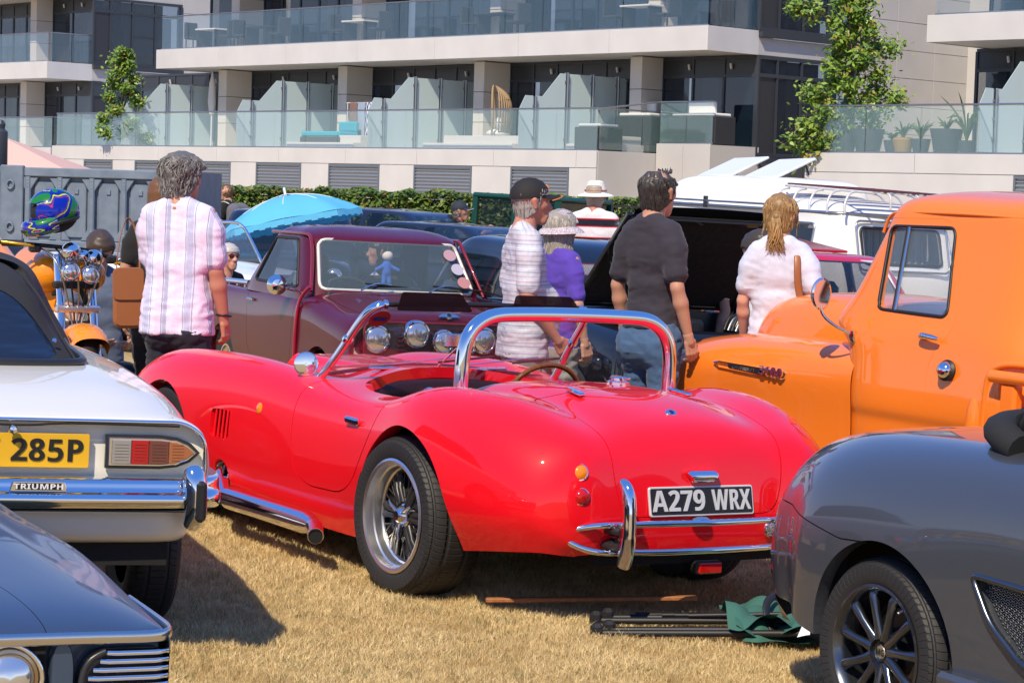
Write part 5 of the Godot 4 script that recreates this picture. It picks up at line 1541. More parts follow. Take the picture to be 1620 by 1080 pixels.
func grey_roadster() -> void:
	var o := thing("roadster_car", "dark grey open sports car with dark multi spoke wheel and folded hood", "car", park(1.867, 7.538, deg_to_rad(209)))
	var skin := patch(half_rows([
		xyzs([-0.845, 0.26, 0, -0.845, 0.26, 0.26, -0.835, 0.26, 0.42, -0.82, 0.26, 0.50, -0.80, 0.258, 0.55, -0.785, 0.255, 0.58, -0.77, 0.253, 0.595, -0.73, 0.25, 0.59]),
		xyzs([-0.885, 0.46, 0, -0.88, 0.46, 0.27, -0.87, 0.46, 0.44, -0.85, 0.455, 0.535, -0.825, 0.45, 0.595, -0.80, 0.44, 0.635, -0.775, 0.40, 0.65, -0.72, 0.32, 0.655]),
		xyzs([-0.86, 0.70, 0, -0.855, 0.70, 0.27, -0.84, 0.695, 0.44, -0.815, 0.685, 0.54, -0.785, 0.66, 0.61, -0.755, 0.60, 0.665, -0.73, 0.50, 0.69, -0.68, 0.36, 0.70]),
		xyzs([-0.80, 0.85, 0, -0.795, 0.847, 0.27, -0.78, 0.84, 0.44, -0.755, 0.81, 0.545, -0.725, 0.76, 0.625, -0.695, 0.68, 0.69, -0.66, 0.55, 0.725, -0.61, 0.36, 0.73]),
		xyzs([-0.68, 0.93, 0, -0.675, 0.926, 0.28, -0.655, 0.91, 0.46, -0.625, 0.875, 0.57, -0.595, 0.81, 0.665, -0.57, 0.71, 0.73, -0.54, 0.56, 0.765, -0.50, 0.36, 0.765]),
		yz(-0.42, [0.975, 0, 0.97, 0.29, 0.955, 0.49, 0.922, 0.61, 0.85, 0.715, 0.73, 0.785, 0.56, 0.812, 0.32, 0.80]),
		yz(-0.15, [1.0, 0, 0.995, 0.3, 0.982, 0.51, 0.952, 0.645, 0.88, 0.755, 0.75, 0.818, 0.55, 0.838, 0.28, 0.81]),
		yz(0.15, [1.01, 0, 1.007, 0.3, 0.997, 0.52, 0.972, 0.66, 0.905, 0.765, 0.77, 0.828, 0.55, 0.842, 0.26, 0.81]),
		yz(0.5, [1.01, 0, 1.007, 0.3, 1.0, 0.52, 0.98, 0.665, 0.915, 0.77, 0.77, 0.822, 0.55, 0.822, 0.26, 0.80]),
		yz(1.1, [0.98, 0, 0.98, 0.3, 0.975, 0.52, 0.955, 0.67, 0.89, 0.77, 0.74, 0.815, 0.52, 0.81, 0.24, 0.79]),
		yz(1.9, [0.93, 0, 0.93, 0.3, 0.92, 0.52, 0.89, 0.67, 0.82, 0.77, 0.68, 0.815, 0.48, 0.81, 0.24, 0.79]),
		yz(2.6, [0.80, 0, 0.80, 0.3, 0.79, 0.52, 0.76, 0.65, 0.69, 0.74, 0.58, 0.78, 0.42, 0.78, 0.24, 0.75]),
		yz(3.0, [0.60, 0, 0.60, 0.25, 0.59, 0.42, 0.57, 0.53, 0.53, 0.60, 0.46, 0.63, 0.38, 0.63, 0.28, 0.60])]), 170, 110)
	var arch := func(p: Vector3) -> float: return maxf(minf(Vector2(p.x - 0.045, p.y - 0.31).length() - 0.352, Vector2(p.x - 2.35, p.y - 0.31).length() - 0.35), 0.5 - absf(p.z))
	skin = clip(skin, arch, V(0, 0, 0.05))
	var bump := func(p: Vector3) -> float: return (0.668 - 0.03 * clampf((-0.17 - p.x) / 0.4, -1, 0) + 0.05 * clampf((-0.17 - p.x) / 0.4, 0, 1) - 0.03) - p.y if p.x < -0.05 else -0.1
	var lid := rounded(xys([-0.13, -0.50, -0.13, 0.50, -0.55, 0.50, -0.80, 0.42, -0.80, -0.42, -0.55, -0.50]), 0.06)
	var in_lid := func(p: Vector3) -> float: return inside(Vector2(p.x, p.z), lid) if p.y > 0.75 and p.x < 0.2 else -0.1
	var pit := rounded(xys([0.20, -0.58, 1.5, -0.56, 1.5, 0.56, 0.20, 0.58]), 0.12)
	var duct := rounded(xys([0.462, 0.632, 0.95, 0.62, 0.95, 0.36, 0.70, 0.41, 0.56, 0.50]), 0.04)
	var filler := func(p: Vector3) -> float: return 0.075 - Vector2(p.x - 0.80, p.y - 0.80).length() if absf(p.z) > 0.6 else -0.1
	skin = clip(skin, func(p): return -inside(Vector2(p.x, p.z), pit) if p.y > 0.7 else 0.1, V(0, -0.03, 0))
	skin = clip(skin, func(p): return -inside(Vector2(p.x, p.y), duct) if absf(p.z) > 0.6 else 0.1, V(0, 0, 0.06))
	var b := clip(skin, func(p): return -bump.call(p) - 0.002, V(0, 0.0, 0.02))
	emit(clip(b, func(p): return -in_lid.call(p) - 0.003, V(0, -0.015, 0)), "body", K.grey_paint, o)
	emit(clip(skin, func(p): return bump.call(p) - 0.0025, V(0, 0, 0.02)), "rear_bumper", K.grey_paint, o)
	emit(clip(skin, func(p): return in_lid.call(p) - 0.002, V(0, -0.015, 0)), "boot_lid", K.grey_paint, o)
	for s: float in [-1.0, 1.0]:
		var rim := PackedVector3Array()
		for q in duct: rim.append(V(q.x, q.y, s * (0.822 - absf(q.y - 0.55) * 0.03)))
		var ring_ := emit(tube(rim, 0.012, 8, true), "air_intake", K.dark_alloy, o)
		var mesh_ := Geo.new()
		for k in 22:
			for l in 24:
				var p := Vector2(0.47 + k * 0.022 + (l % 2) * 0.011, 0.37 + l * 0.0115)
				if inside(p, duct) > 0.006: mesh_.add(tube(xyzs([p.x - 0.009, p.y, s * 0.785, p.x, p.y + 0.0055, s * 0.785, p.x + 0.009, p.y, s * 0.785, p.x, p.y - 0.0055, s * 0.785]), 0.0016, 4, true))
		emit(mesh_, "intake_mesh", K.dull, ring_)
		emit(bx(0.46, 0.34, s * 0.755, 0.96, 0.64, s * 0.75), "intake_back", K.matt, ring_)
		emit(bx(0.37, 0.27, s * 0.86, 1.98, 0.325, s * 0.70, 0.015), "sill", K.grey_paint, o)
		emit(lathe([0.078, -0.01, 0.083, 0.004, 0.088, 0.004, 0.09, -0.01], 36, facing(V(0.78, 0.80, s * 0.812), V(0, 0.22, s))), "filler_ring", K.chrome, o)
		emit(bx(-0.55, 0.30, s * 0.45, 0.48, 0.72, s * 0.5), "inner_arch", K.matt, o)
	var hood := Geo.new()
	hood.add(tube(spline(xyzs([0.42, 1.0, 0.62, 0.30, 1.035, 0.60, 0.20, 1.05, 0.45, 0.16, 1.06, 0, 0.20, 1.05, -0.45, 0.30, 1.035, -0.60, 0.42, 1.0, -0.62]), 50), 0.055, 12, false, 0.9))
	for k in 4:
		var y := 1.07 + k * 0.018
		hood.add(tube(spline(xyzs([0.62, y - 0.03, 0.60 - k * 0.02, 0.42 + k * 0.03, y + 0.01 * (k % 2), 0.56, 0.30 + k * 0.05, y + 0.02, 0.40, 0.27 + k * 0.05, y + 0.025, 0, 0.30 + k * 0.05, y + 0.02, -0.40, 0.42 + k * 0.03, y, -0.56]), 50), 0.042 - k * 0.004, 9, false, 0.6 + 0.15 * (k % 2)))
	for k in 26:
		var a := lerpf(-1.9, 1.9, k / 25.0)
		var c := V(0.42 - cos(a) * 0.24, 1.02 + 0.05 * sin(k * 2.7), sin(a) * 0.56)
		hood.add(tube(spline(PackedVector3Array([c, c + V(0.02, 0.06 + 0.03 * sin(k * 1.9), 0.03), c + V(0.10, 0.085 + 0.02 * cos(k * 2.3), 0.05 - 0.05 * (k % 2)), c + V(0.18, 0.03, 0.02)]), 9), PackedFloat32Array([0.02, 0.03, 0.034, 0.03, 0.026, 0.024, 0.022, 0.018, 0.01]), 7, false, 0.6))
	emit(hood, "folded_hood", tri_tex(mat(Color.WHITE, 0.85), grain(0.05, col(0.008, 0.008, 0.008), col(0.022, 0.022, 0.022), 5, 9), 6.0, 0.6), o)
	emit(bx(0.2, 0.3, -0.6, 1.5, 0.4, 0.6), "cockpit_floor", K.matt, o)
	for s: float in [-1.0, 1.0]:
		var seat := emit(bx(0.55, 0.42, s * 0.36 - 0.22, 1.1, 0.55, s * 0.36 + 0.22, 0.05), "seat", K.hide, o)
		emit(bx(0.45, 0.5, s * 0.36 - 0.22, 0.60, 1.08, s * 0.36 + 0.22, 0.06), "backrest", K.hide, seat)
	var ws := []
	for k in 4:
		var u := k / 3.0
		ws.append(xyzs([1.72 - u * 0.5, 0.92 + u * 0.32, -0.66 + u * 0.06, 1.85 - u * 0.5, 0.93 + u * 0.33, -0.3, 1.88 - u * 0.5, 0.93 + u * 0.33, 0, 1.85 - u * 0.5, 0.93 + u * 0.33, 0.3, 1.72 - u * 0.5, 0.92 + u * 0.32, 0.66 - u * 0.06]))
	var wsg := emit(patch(ws, 8, 20), "windscreen", K.glass, o)
	emit(tube(spline(xyzs([1.75, 0.90, -0.67, 1.48, 1.08, -0.64, 1.23, 1.24, -0.60, 1.36, 1.265, -0.3, 1.39, 1.27, 0, 1.36, 1.265, 0.3, 1.23, 1.24, 0.60, 1.48, 1.08, 0.64, 1.75, 0.90, 0.67]), 50), 0.02, 8), "screen_frame", K.grey_paint, wsg)
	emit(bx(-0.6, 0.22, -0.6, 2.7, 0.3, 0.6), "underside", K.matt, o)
	for c in [[0.0, -1.0], [0.0, 1.0], [2.35, -1.0], [2.35, 1.0]]:
		var w := wheel(o, V(c[0], 0.298, c[1] * 0.70), c[1], 0.305, 0.20, 0.214, "spoked")
		var badge := emit(lathe([0, 0.003, 0.021, 0.003, 0.024, 0], 8), "badge", mat(col(0.35, 0.31, 0.24), 0.4, 0.6), w, Transform3D(Basis(V(1, 0, 0), PI / 2), V(0, 0, 0.069)))
		words("MG", 0.021, 0.002, "lettering", K.plate_black, badge, at(V(0, 0.0035, 0), V(-PI / 2, 0, 0)), 0.9)
		emit(rod(V(0.085, 0.155, 0.05), V(0.078, 0.14, 0.075), 0.004, 6), "valve", K.silver, w)

func white_convertible() -> void:
	var o := thing("convertible", "cream white convertible seen from behind with black fabric hood and yellow plate", "car", park(-1.675, 7.51, deg_to_rad(20)))
	var skin := patch(half_rows([
		yz(-0.005, [0.842, 0, 0.842, 0.3, 0.84, 0.5, 0.832, 0.575, 0.80, 0.63, 0.72, 0.652, 0.64, 0.65, 0.57, 0.63]),
		yz(0.02, [0.85, 0, 0.85, 0.3, 0.848, 0.5, 0.838, 0.588, 0.803, 0.645, 0.72, 0.672, 0.63, 0.672, 0.55, 0.655]),
		yz(0.15, [0.875, 0, 0.873, 0.3, 0.868, 0.45, 0.853, 0.56, 0.81, 0.635, 0.72, 0.677, 0.60, 0.685, 0.46, 0.665]),
		yz(0.4, [0.915, 0, 0.912, 0.3, 0.905, 0.44, 0.882, 0.555, 0.832, 0.64, 0.72, 0.695, 0.58, 0.705, 0.42, 0.69]),
		yz(0.8, [0.945, 0, 0.942, 0.3, 0.932, 0.45, 0.902, 0.575, 0.84, 0.675, 0.72, 0.727, 0.58, 0.74, 0.38, 0.725]),
		yz(1.5, [0.95, 0, 0.948, 0.3, 0.938, 0.47, 0.908, 0.60, 0.845, 0.70, 0.72, 0.75, 0.56, 0.76, 0.34, 0.745]),
		yz(2.6, [0.925, 0, 0.923, 0.3, 0.915, 0.48, 0.89, 0.61, 0.83, 0.71, 0.70, 0.755, 0.54, 0.76, 0.34, 0.745]),
		yz(3.7, [0.85, 0, 0.85, 0.3, 0.84, 0.48, 0.82, 0.60, 0.76, 0.69, 0.64, 0.725, 0.5, 0.725, 0.36, 0.71]),
		yz(4.2, [0.74, 0, 0.74, 0.3, 0.735, 0.5, 0.72, 0.62, 0.68, 0.68, 0.60, 0.70, 0.5, 0.70, 0.4, 0.68])]), 120, 90)
	skin = clip(skin, func(p): return maxf(minf(Vector2(p.x - 0.85, p.y - 0.32).length() - 0.33, Vector2(p.x - 3.4, p.y - 0.32).length() - 0.34), 0.5 - absf(p.z)), V(0, 0, 0.05))
	var lid := rounded(xys([0.025, -0.55, 0.025, 0.55, 0.66, 0.56, 0.66, -0.56]), 0.04)
	var in_lid := func(p: Vector3) -> float: return inside(Vector2(p.x, p.z), lid) if p.y > 0.7 else -0.1
	emit(clip(skin, func(p): return -in_lid.call(p) - 0.0015, V(0, -0.015, 0)), "body", K.cream, o)
	emit(clip(skin, func(p): return in_lid.call(p) - 0.0015, V(0, -0.015, 0)), "boot_lid", K.cream, o)
	# rear panel, a little inside the lip
	var out := rounded(xys([-0.655, 0.55, 0.655, 0.55, 0.655, 0.80, 0.60, 0.84, -0.60, 0.84, -0.655, 0.80]), 0.05)
	var face := Transform3D(Basis(V(0, 0, 1), V(0, 1, 0), V(-1, 0, 0)), Vector3.ZERO)
	var rp := emit(slab(out, 0.02), "rear_panel", K.cream, o, face * at(V(0, 0, -0.03)))
	var lip := PackedVector3Array()
	for q in rounded(xys([-0.62, 0.57, -0.66, 0.66, -0.65, 0.79, -0.58, 0.838, 0.58, 0.838, 0.65, 0.79, 0.66, 0.66, 0.62, 0.57]), 0.05): lip.append(V(-0.008, q.y, q.x))
	emit(tube(lip, 0.007, 8), "lip_trim", K.chrome, o)
	emit(tube(spline(xyzs([-0.012, 0.828, -0.56, -0.015, 0.828, -0.12, -0.012, 0.822, -0.05, -0.012, 0.822, 0.08, -0.015, 0.828, 0.14, -0.012, 0.826, 0.56]), 40), 0.004, 6), "lip_rubber", K.matt, o)
	emit(lathe([0, 0.02, 0.012, 0.018, 0.016, 0.01, 0.016, 0], 16), "boot_lock", K.chrome, o, facing(V(-0.02, 0.805, 0.0), V(-1, 0, 0)))
	var np := emit(slab(rounded(rect(-0.26, -0.057, 0.26, 0.057), 0.008), 0.006, 0.001), "number_plate", K.plate_yellow, o, face * at(V(0.0, 0.735, 0.0)))
	words("RLC 285P", 0.074, 0.003, "lettering", K.plate_black, np, at(V(0.005, 0, 0.002)), 1.08)
	for s: float in [-1.0, 1.0]:
		# tail lamp: blunt inside, pointed outside
		var t := face * at(V(s * 0.47, 0.735, 0.0)) * Transform3D(Basis.from_scale(V(s, 1, 1)), Vector3.ZERO)
		var shape := xys([-0.155, -0.057, 0.03, -0.057, 0.09, -0.050, 0.135, -0.032, 0.168, 0.0, 0.135, 0.032, 0.09, 0.050, 0.03, 0.057, -0.155, 0.057])
		var lampp := emit(slab(shape, 0.02, 0.003), "tail_lamp", K.trim, o, t)
		var inner := xys([-0.147, -0.049, 0.03, -0.049, 0.085, -0.043, 0.125, -0.027, 0.155, 0.0, 0.125, 0.027, 0.085, 0.043, 0.03, 0.049, -0.147, 0.049])
		emit(slab(inner, 0.01, 0.003), "chrome_bezel", K.chrome, lampp, at(V(0, 0, 0.004)))
		var pieces := [[-0.135, -0.07, mat(col(0.35, 0.33, 0.30), 0.15, 0.3, 1.0)], [-0.068, -0.010, mat(col(0.42, 0.01, 0.012), 0.15, 0.0, 1.0)], [-0.008, 0.058, mat(col(0.16, 0.05, 0.035), 0.15, 0.0, 1.0)], [0.060, 0.148, mat(col(0.36, 0.12, 0.045), 0.15, 0.0, 1.0)]]
		for pc in pieces:
			var pol := PackedVector2Array()
			for q in Geometry2D.intersect_polygons(xys([-0.14, -0.041, 0.03, -0.041, 0.08, -0.036, 0.118, -0.022, 0.147, 0.0, 0.118, 0.022, 0.08, 0.036, 0.03, 0.041, -0.14, 0.041]), rect(pc[0], -0.06, pc[1], 0.06)): pol = q
			var ln := emit(slab(pol, 0.012, 0.003), "lens", pc[2], lampp, at(V(0, 0, 0.012)))
			var rb := Geo.new()
			for k in 6: rb.add(bx(pc[0] + 0.008, -0.026 + k * 0.0105, 0.0, pc[1] - 0.01 - (0.03 if pc[0] > 0.05 else 0.0), -0.024 + k * 0.0105, 0.002))
			emit(rb, "lens_rib", pc[2], ln)
	# bumper with overriders
	var br := []
	for z: Array in [[-0.735, 0.30], [-0.73, 0.10], [-0.70, 0.02], [-0.63, -0.035], [-0.5, -0.052], [0.0, -0.06], [0.5, -0.052], [0.63, -0.035], [0.70, 0.02], [0.73, 0.10], [0.735, 0.30]]:
		var e: float = z[1]
		br.append(xyzs([e + 0.05, 0.652, z[0], e + 0.012, 0.650, z[0], e - 0.004, 0.640, z[0], e - 0.012, 0.612, z[0], e - 0.03, 0.600, z[0], e - 0.04, 0.585, z[0], e - 0.034, 0.562, z[0], e - 0.016, 0.550, z[0], e + 0.03, 0.545, z[0]]))
	emit(patch(br, 70, 40), "bumper", K.chrome, o)
	emit(bx(-0.075, 0.541, -0.62, -0.03, 0.548, 0.62, 0.002), "bumper_strip", K.black, o)
	for s: float in [-1.0, 1.0]:
		var ov := emit(tube(spline(xyzs([-0.05, 0.685, s * 0.60, -0.075, 0.66, s * 0.605, -0.085, 0.60, s * 0.61, -0.08, 0.53, s * 0.61, -0.05, 0.49, s * 0.605]), 16), PackedFloat32Array([0.018, 0.032, 0.038, 0.04, 0.041, 0.041, 0.041, 0.041, 0.041, 0.041, 0.041, 0.041, 0.04, 0.038, 0.03, 0.016]), 16), "overrider", K.chrome, o)
		emit(bx(-0.138, 0.515, s * 0.622 - 0.018, -0.105, 0.655, s * 0.622 + 0.018, 0.012), "rubber_face", K.black, ov)
	var bd := emit(slab(rounded(xys([-0.095, -0.016, 0.095, -0.016, 0.085, 0.018, -0.085, 0.018]), 0.004), 0.01, 0.002), "maker_badge", K.chrome, o, face * at(V(0.085, 0.624, 0.082)))
	emit(slab(rect(-0.076, -0.0105, 0.076, 0.012), 0.003), "badge_face", K.plate_black, bd, at(V(0, 0, 0.002)))
	words("TRIUMPH", 0.0175, 0.002, "lettering", K.paper, bd, at(V(0, 0.001, 0.003)), 1.5)
	var lr := []
	for z: Array in [[-0.62, 0.06], [-0.58, 0.01], [-0.45, -0.012], [0.0, -0.02], [0.45, -0.012], [0.58, 0.01], [0.62, 0.06]]:
		lr.append(xyzs([z[1], 0.56, z[0], z[1] - 0.006, 0.52, z[0], z[1] + 0.004, 0.46, z[0], z[1] + 0.04, 0.425, z[0] * 0.98, z[1] + 0.14, 0.41, z[0] * 0.95]))
	emit(patch(lr, 50, 20), "valance", K.cream, o)
	emit(bx(0.05, 0.34, -0.55, 3.9, 0.45, 0.55), "underside", K.matt, o)
	# fabric hood with its window
	var hrow := func(y: float, zf: float, z2: float, z3: float, xr: float, zr: float, xm: float) -> PackedVector3Array:
		return xyzs([2.75, y, 0, 2.72, y, zf * 0.6, 2.5, y, zf, 1.9, y, z2, 1.5, y, z3, xr + 0.13, y, zr, xr + 0.03, y, zr * 0.9, xr - xm * 0.6, y, zr * 0.5, xr - xm, y, 0])
	var hood := patch(half_rows([hrow.call(0.90, 0.54, 0.48, 0.43, 0.90, 0.385, 0.10), hrow.call(0.95, 0.52, 0.46, 0.41, 0.92, 0.375, 0.10), hrow.call(1.05, 0.465, 0.40, 0.345, 1.05, 0.295, 0.09), hrow.call(1.17, 0.405, 0.34, 0.29, 1.20, 0.25, 0.07),
		hrow.call(1.245, 0.355, 0.295, 0.245, 1.34, 0.205, 0.06), hrow.call(1.29, 0.27, 0.22, 0.19, 1.48, 0.15, 0.04), hrow.call(1.31, 0.15, 0.12, 0.10, 1.62, 0.08, 0.02), hrow.call(1.315, 0.02, 0.02, 0.02, 1.75, 0.02, 0.01)]), 60, 100)
	var pane := rounded(xys([-0.30, 0.965, 0.30, 0.965, 0.25, 1.05, 0.195, 1.13, 0.125, 1.19, 0.05, 1.215, -0.05, 1.215, -0.125, 1.19, -0.195, 1.13, -0.25, 1.05]), 0.05)
	var cloth := tri_tex(mat(Color.WHITE, 0.9), grain(0.08, col(0.012, 0.012, 0.013), col(0.03, 0.03, 0.032), 4, 5), 8.0, 0.5)
	var is_pane := func(p: Vector3) -> float: return inside(Vector2(p.z, p.y), pane) if p.x < 1.75 else -0.1
	var fab := emit(clip(hood, func(p): return -is_pane.call(p), V(0.01, 0, 0)), "fabric_hood", cloth, o)
	var plastic := mat(col(0.012, 0.018, 0.034), 0.16)
	plastic.heightmap_enabled = true
	plastic.heightmap_texture = grain(0.012, Color.BLACK, Color.WHITE, 3, 21)
	plastic.heightmap_scale = 1.5
	emit(clip(hood, is_pane).moved(at(V(0.006, 0, 0))), "hood_window", plastic, fab)
	for s: float in [-1.0, 1.0]:
		emit(tube(spline(xyzs([0.93, 0.95, s * 0.36, 1.05, 1.06, s * 0.30, 1.19, 1.17, s * 0.25, 1.33, 1.245, s * 0.20]), 20), 0.006, 6), "seam", cloth, fab)
		emit(lathe([0, 0.006, 0.008, 0.004, 0.01, 0], 12, facing(V(0.975, 1.03, s * 0.275), V(-0.8, 0.5, 0))), "press_stud", K.chrome, fab)
	emit(tube(spline(xyzs([2.5, 0.945, 0.53, 1.5, 0.955, 0.42, 1.05, 0.957, 0.395, 0.92, 0.955, 0.355, 0.84, 0.955, 0.2, 0.81, 0.957, 0, 0.84, 0.955, -0.2, 0.92, 0.955, -0.355, 1.05, 0.957, -0.395, 1.5, 0.955, -0.42, 2.5, 0.945, -0.53]), 40), 0.016, 8), "hood_hem", K.trim, o)
	for c in [[0.85, -1.0], [0.85, 1.0], [3.4, -1.0], [3.4, 1.0]]: wheel(o, V(c[0], 0.315, c[1] * 0.62), c[1], 0.32, 0.18, 0.19, "plain")

func blue_saloon() -> void:
	var o := thing("open_car", "steel blue car nose with round headlight and ribbed chrome corner lamp", "car", park(-1.385, 4.62, deg_to_rad(204.5)) * at(V(0.0, 0.028, 0.0), Vector3.ZERO, V(0.945, 0.945, 0.945)))
	var half := [
		yz(0.005, [0.70, 0, 0.70, 0.3, 0.70, 0.46, 0.70, 0.60, 0.70, 0.69, 0.695, 0.725, 0.685, 0.738, 0.675, 0.742]),
		yz(-0.03, [0.716, 0, 0.715, 0.3, 0.713, 0.46, 0.711, 0.60, 0.706, 0.69, 0.695, 0.735, 0.60, 0.752, 0.35, 0.75]),
		yz(-0.15, [0.742, 0, 0.738, 0.3, 0.732, 0.46, 0.727, 0.60, 0.714, 0.695, 0.685, 0.752, 0.56, 0.775, 0.30, 0.765]),
		yz(-0.5, [0.762, 0, 0.757, 0.3, 0.750, 0.46, 0.740, 0.60, 0.722, 0.70, 0.69, 0.768, 0.54, 0.795, 0.28, 0.78]),
		yz(-1.1, [0.775, 0, 0.77, 0.3, 0.762, 0.46, 0.748, 0.60, 0.725, 0.71, 0.70, 0.785, 0.54, 0.81, 0.28, 0.79]),
		yz(-1.8, [0.775, 0, 0.77, 0.3, 0.76, 0.46, 0.745, 0.61, 0.722, 0.72, 0.67, 0.79, 0.54, 0.815, 0.28, 0.79]),
		yz(-3.2, [0.77, 0, 0.765, 0.3, 0.755, 0.46, 0.735, 0.61, 0.712, 0.72, 0.66, 0.79, 0.54, 0.815, 0.28, 0.79]),
		yz(-4.3, [0.74, 0, 0.735, 0.3, 0.73, 0.46, 0.715, 0.60, 0.69, 0.69, 0.64, 0.74, 0.54, 0.76, 0.3, 0.74])]
	var skin := patch(half_rows(half), 130, 90)
	skin = clip(skin, func(p): return maxf(minf(Vector2(p.x + 0.75, p.y - 0.30).length() - 0.33, Vector2(p.x + 3.4, p.y - 0.30).length() - 0.34), 0.5 - absf(p.z)), V(0, 0, 0.05))
	var bon := rounded(xys([0.1, -0.46, 0.1, 0.46, -0.1, 0.445, -0.3, 0.42, -0.5, 0.38, -1.4, 0.42, -1.4, -0.42, -0.5, -0.38, -0.3, -0.42, -0.1, -0.445]), 0.06)
	var in_b := func(p: Vector3) -> float: return inside(Vector2(p.x, p.z), bon) if p.y > 0.6 else -0.1
	emit(clip(skin, func(p): return -in_b.call(p) - 0.0012, V(0, -0.012, 0)), "body", K.steel_blue, o)
	emit(clip(skin, func(p): return in_b.call(p) - 0.0012, V(0, -0.012, 0)), "bonnet", K.steel_blue, o)
	var face := Transform3D(Basis(V(0, 0, -1), V(0, 1, 0), V(1, 0, 0)), Vector3.ZERO)     # x runs to the car's left
	var tp := spline(xyzs([-0.45, 0.682, 0.765, -0.15, 0.685, 0.762, -0.03, 0.687, 0.748, 0.006, 0.687, 0.715, 0.012, 0.687, 0.60, 0.014, 0.687, 0.3, 0.014, 0.687, 0, 0.014, 0.687, -0.3, 0.012, 0.687, -0.60, 0.006, 0.687, -0.715, -0.03, 0.687, -0.748, -0.15, 0.685, -0.762, -0.45, 0.682, -0.765]), 120)
	emit(tube(tp, 0.007, 10, false, 2.2, V(0, 1, 0)), "front_trim", mat(col(0.62, 0.6, 0.58), 0.2, 1.0), o)
	emit(slab(rounded(rect(-0.73, 0.34, 0.73, 0.69), 0.03), 0.05), "front_panel", K.steel_blue, o, face * at(V(0, 0, -0.05)))
	emit(slab(rect(-0.46, 0.46, 0.46, 0.665), 0.02), "grille_back", K.matt, o, face * at(V(0, 0, -0.025)))
	for k in 5: emit(bx(-0.022, 0.485 + k * 0.038, -0.3, -0.008, 0.489 + k * 0.038, 0.3), "grille_bar", K.chrome, o)
	for s: float in [-1.0, 1.0]:
		emit(slab(rounded(xys([-0.075, 0.36, 0.075, 0.36, 0.075, 0.63, 0.045, 0.675, -0.05, 0.675, -0.075, 0.64]), 0.03), 0.03, 0.006), "lamp_surround", K.steel_blue, o, face * at(V(-s * 0.495, 0, 0.0)) * at(Vector3.ZERO, Vector3.ZERO, V(-s * 0.35, 1, 1)))
		var hl := lamp(o, "headlight", facing(V(-0.005, 0.595, s * 0.372), V(1, 0, 0)), 0.068, K.lens, mat(col(0.45, 0.36, 0.26), 0.2, 1.0), 0.4)
		emit(tube(ring(xyzs([0, 0, 0.078, 0.078, 0, 0, 0, 0, -0.078, -0.078, 0, 0]), 36), 0.007, 8, true), "outer_ring", K.chrome, hl)
		# ribbed lamp that turns the corner
		var edge := rounded(xys([0.535, 0.34, 0.535, 0.60, 0.575, 0.655, 0.735, 0.655, 0.735, 0.34]), 0.03)
		var c := emit(slab(edge, 0.03, 0.004), "corner_lamp", K.trim, o, face * at(Vector3.ZERO, Vector3.ZERO, V(-s, 1, 1)) * at(V(0, 0, -0.012)))
		for k in 17:
			var y := 0.345 + k * 0.0192
			var z0 := 0.552 if y < 0.6 else 0.552 + (y - 0.6) * 0.8
			emit(tube(xyzs([0.012, y, s * z0, 0.018, y, s * (z0 + 0.02), 0.016, y, s * 0.705, 0.004, y, s * 0.735, -0.05, y, s * 0.752]), 0.0068, 8), "lamp_rib", K.chrome, o)
		emit(tube(spline(xyzs([0.01, 0.34, s * 0.536, 0.01, 0.58, s * 0.536, 0.01, 0.635, s * 0.555, 0.01, 0.655, s * 0.59]), 20), 0.008, 8), "lamp_bezel", K.trim, o)
	emit(tube(spline(xyzs([-0.3, 0.31, 0.80, 0.02, 0.31, 0.76, 0.06, 0.31, 0.6, 0.07, 0.31, 0, 0.06, 0.31, -0.6, 0.02, 0.31, -0.76, -0.3, 0.31, -0.80]), 60), 0.035, 12), "bumper", K.chrome, o)
	emit(bx(-3.0, 0.60, -0.6, -1.6, 0.83, 0.6, 0.03), "tonneau", K.trim, o)
	emit(bx(-4.0, 0.22, -0.6, -0.1, 0.34, 0.6), "underside", K.matt, o)
	for c in [[-0.75, -1.0], [-0.75, 1.0], [-3.4, -1.0], [-3.4, 1.0]]: wheel(o, V(c[0], 0.30, c[1] * 0.68), c[1], 0.31, 0.17, 0.19, "plain")

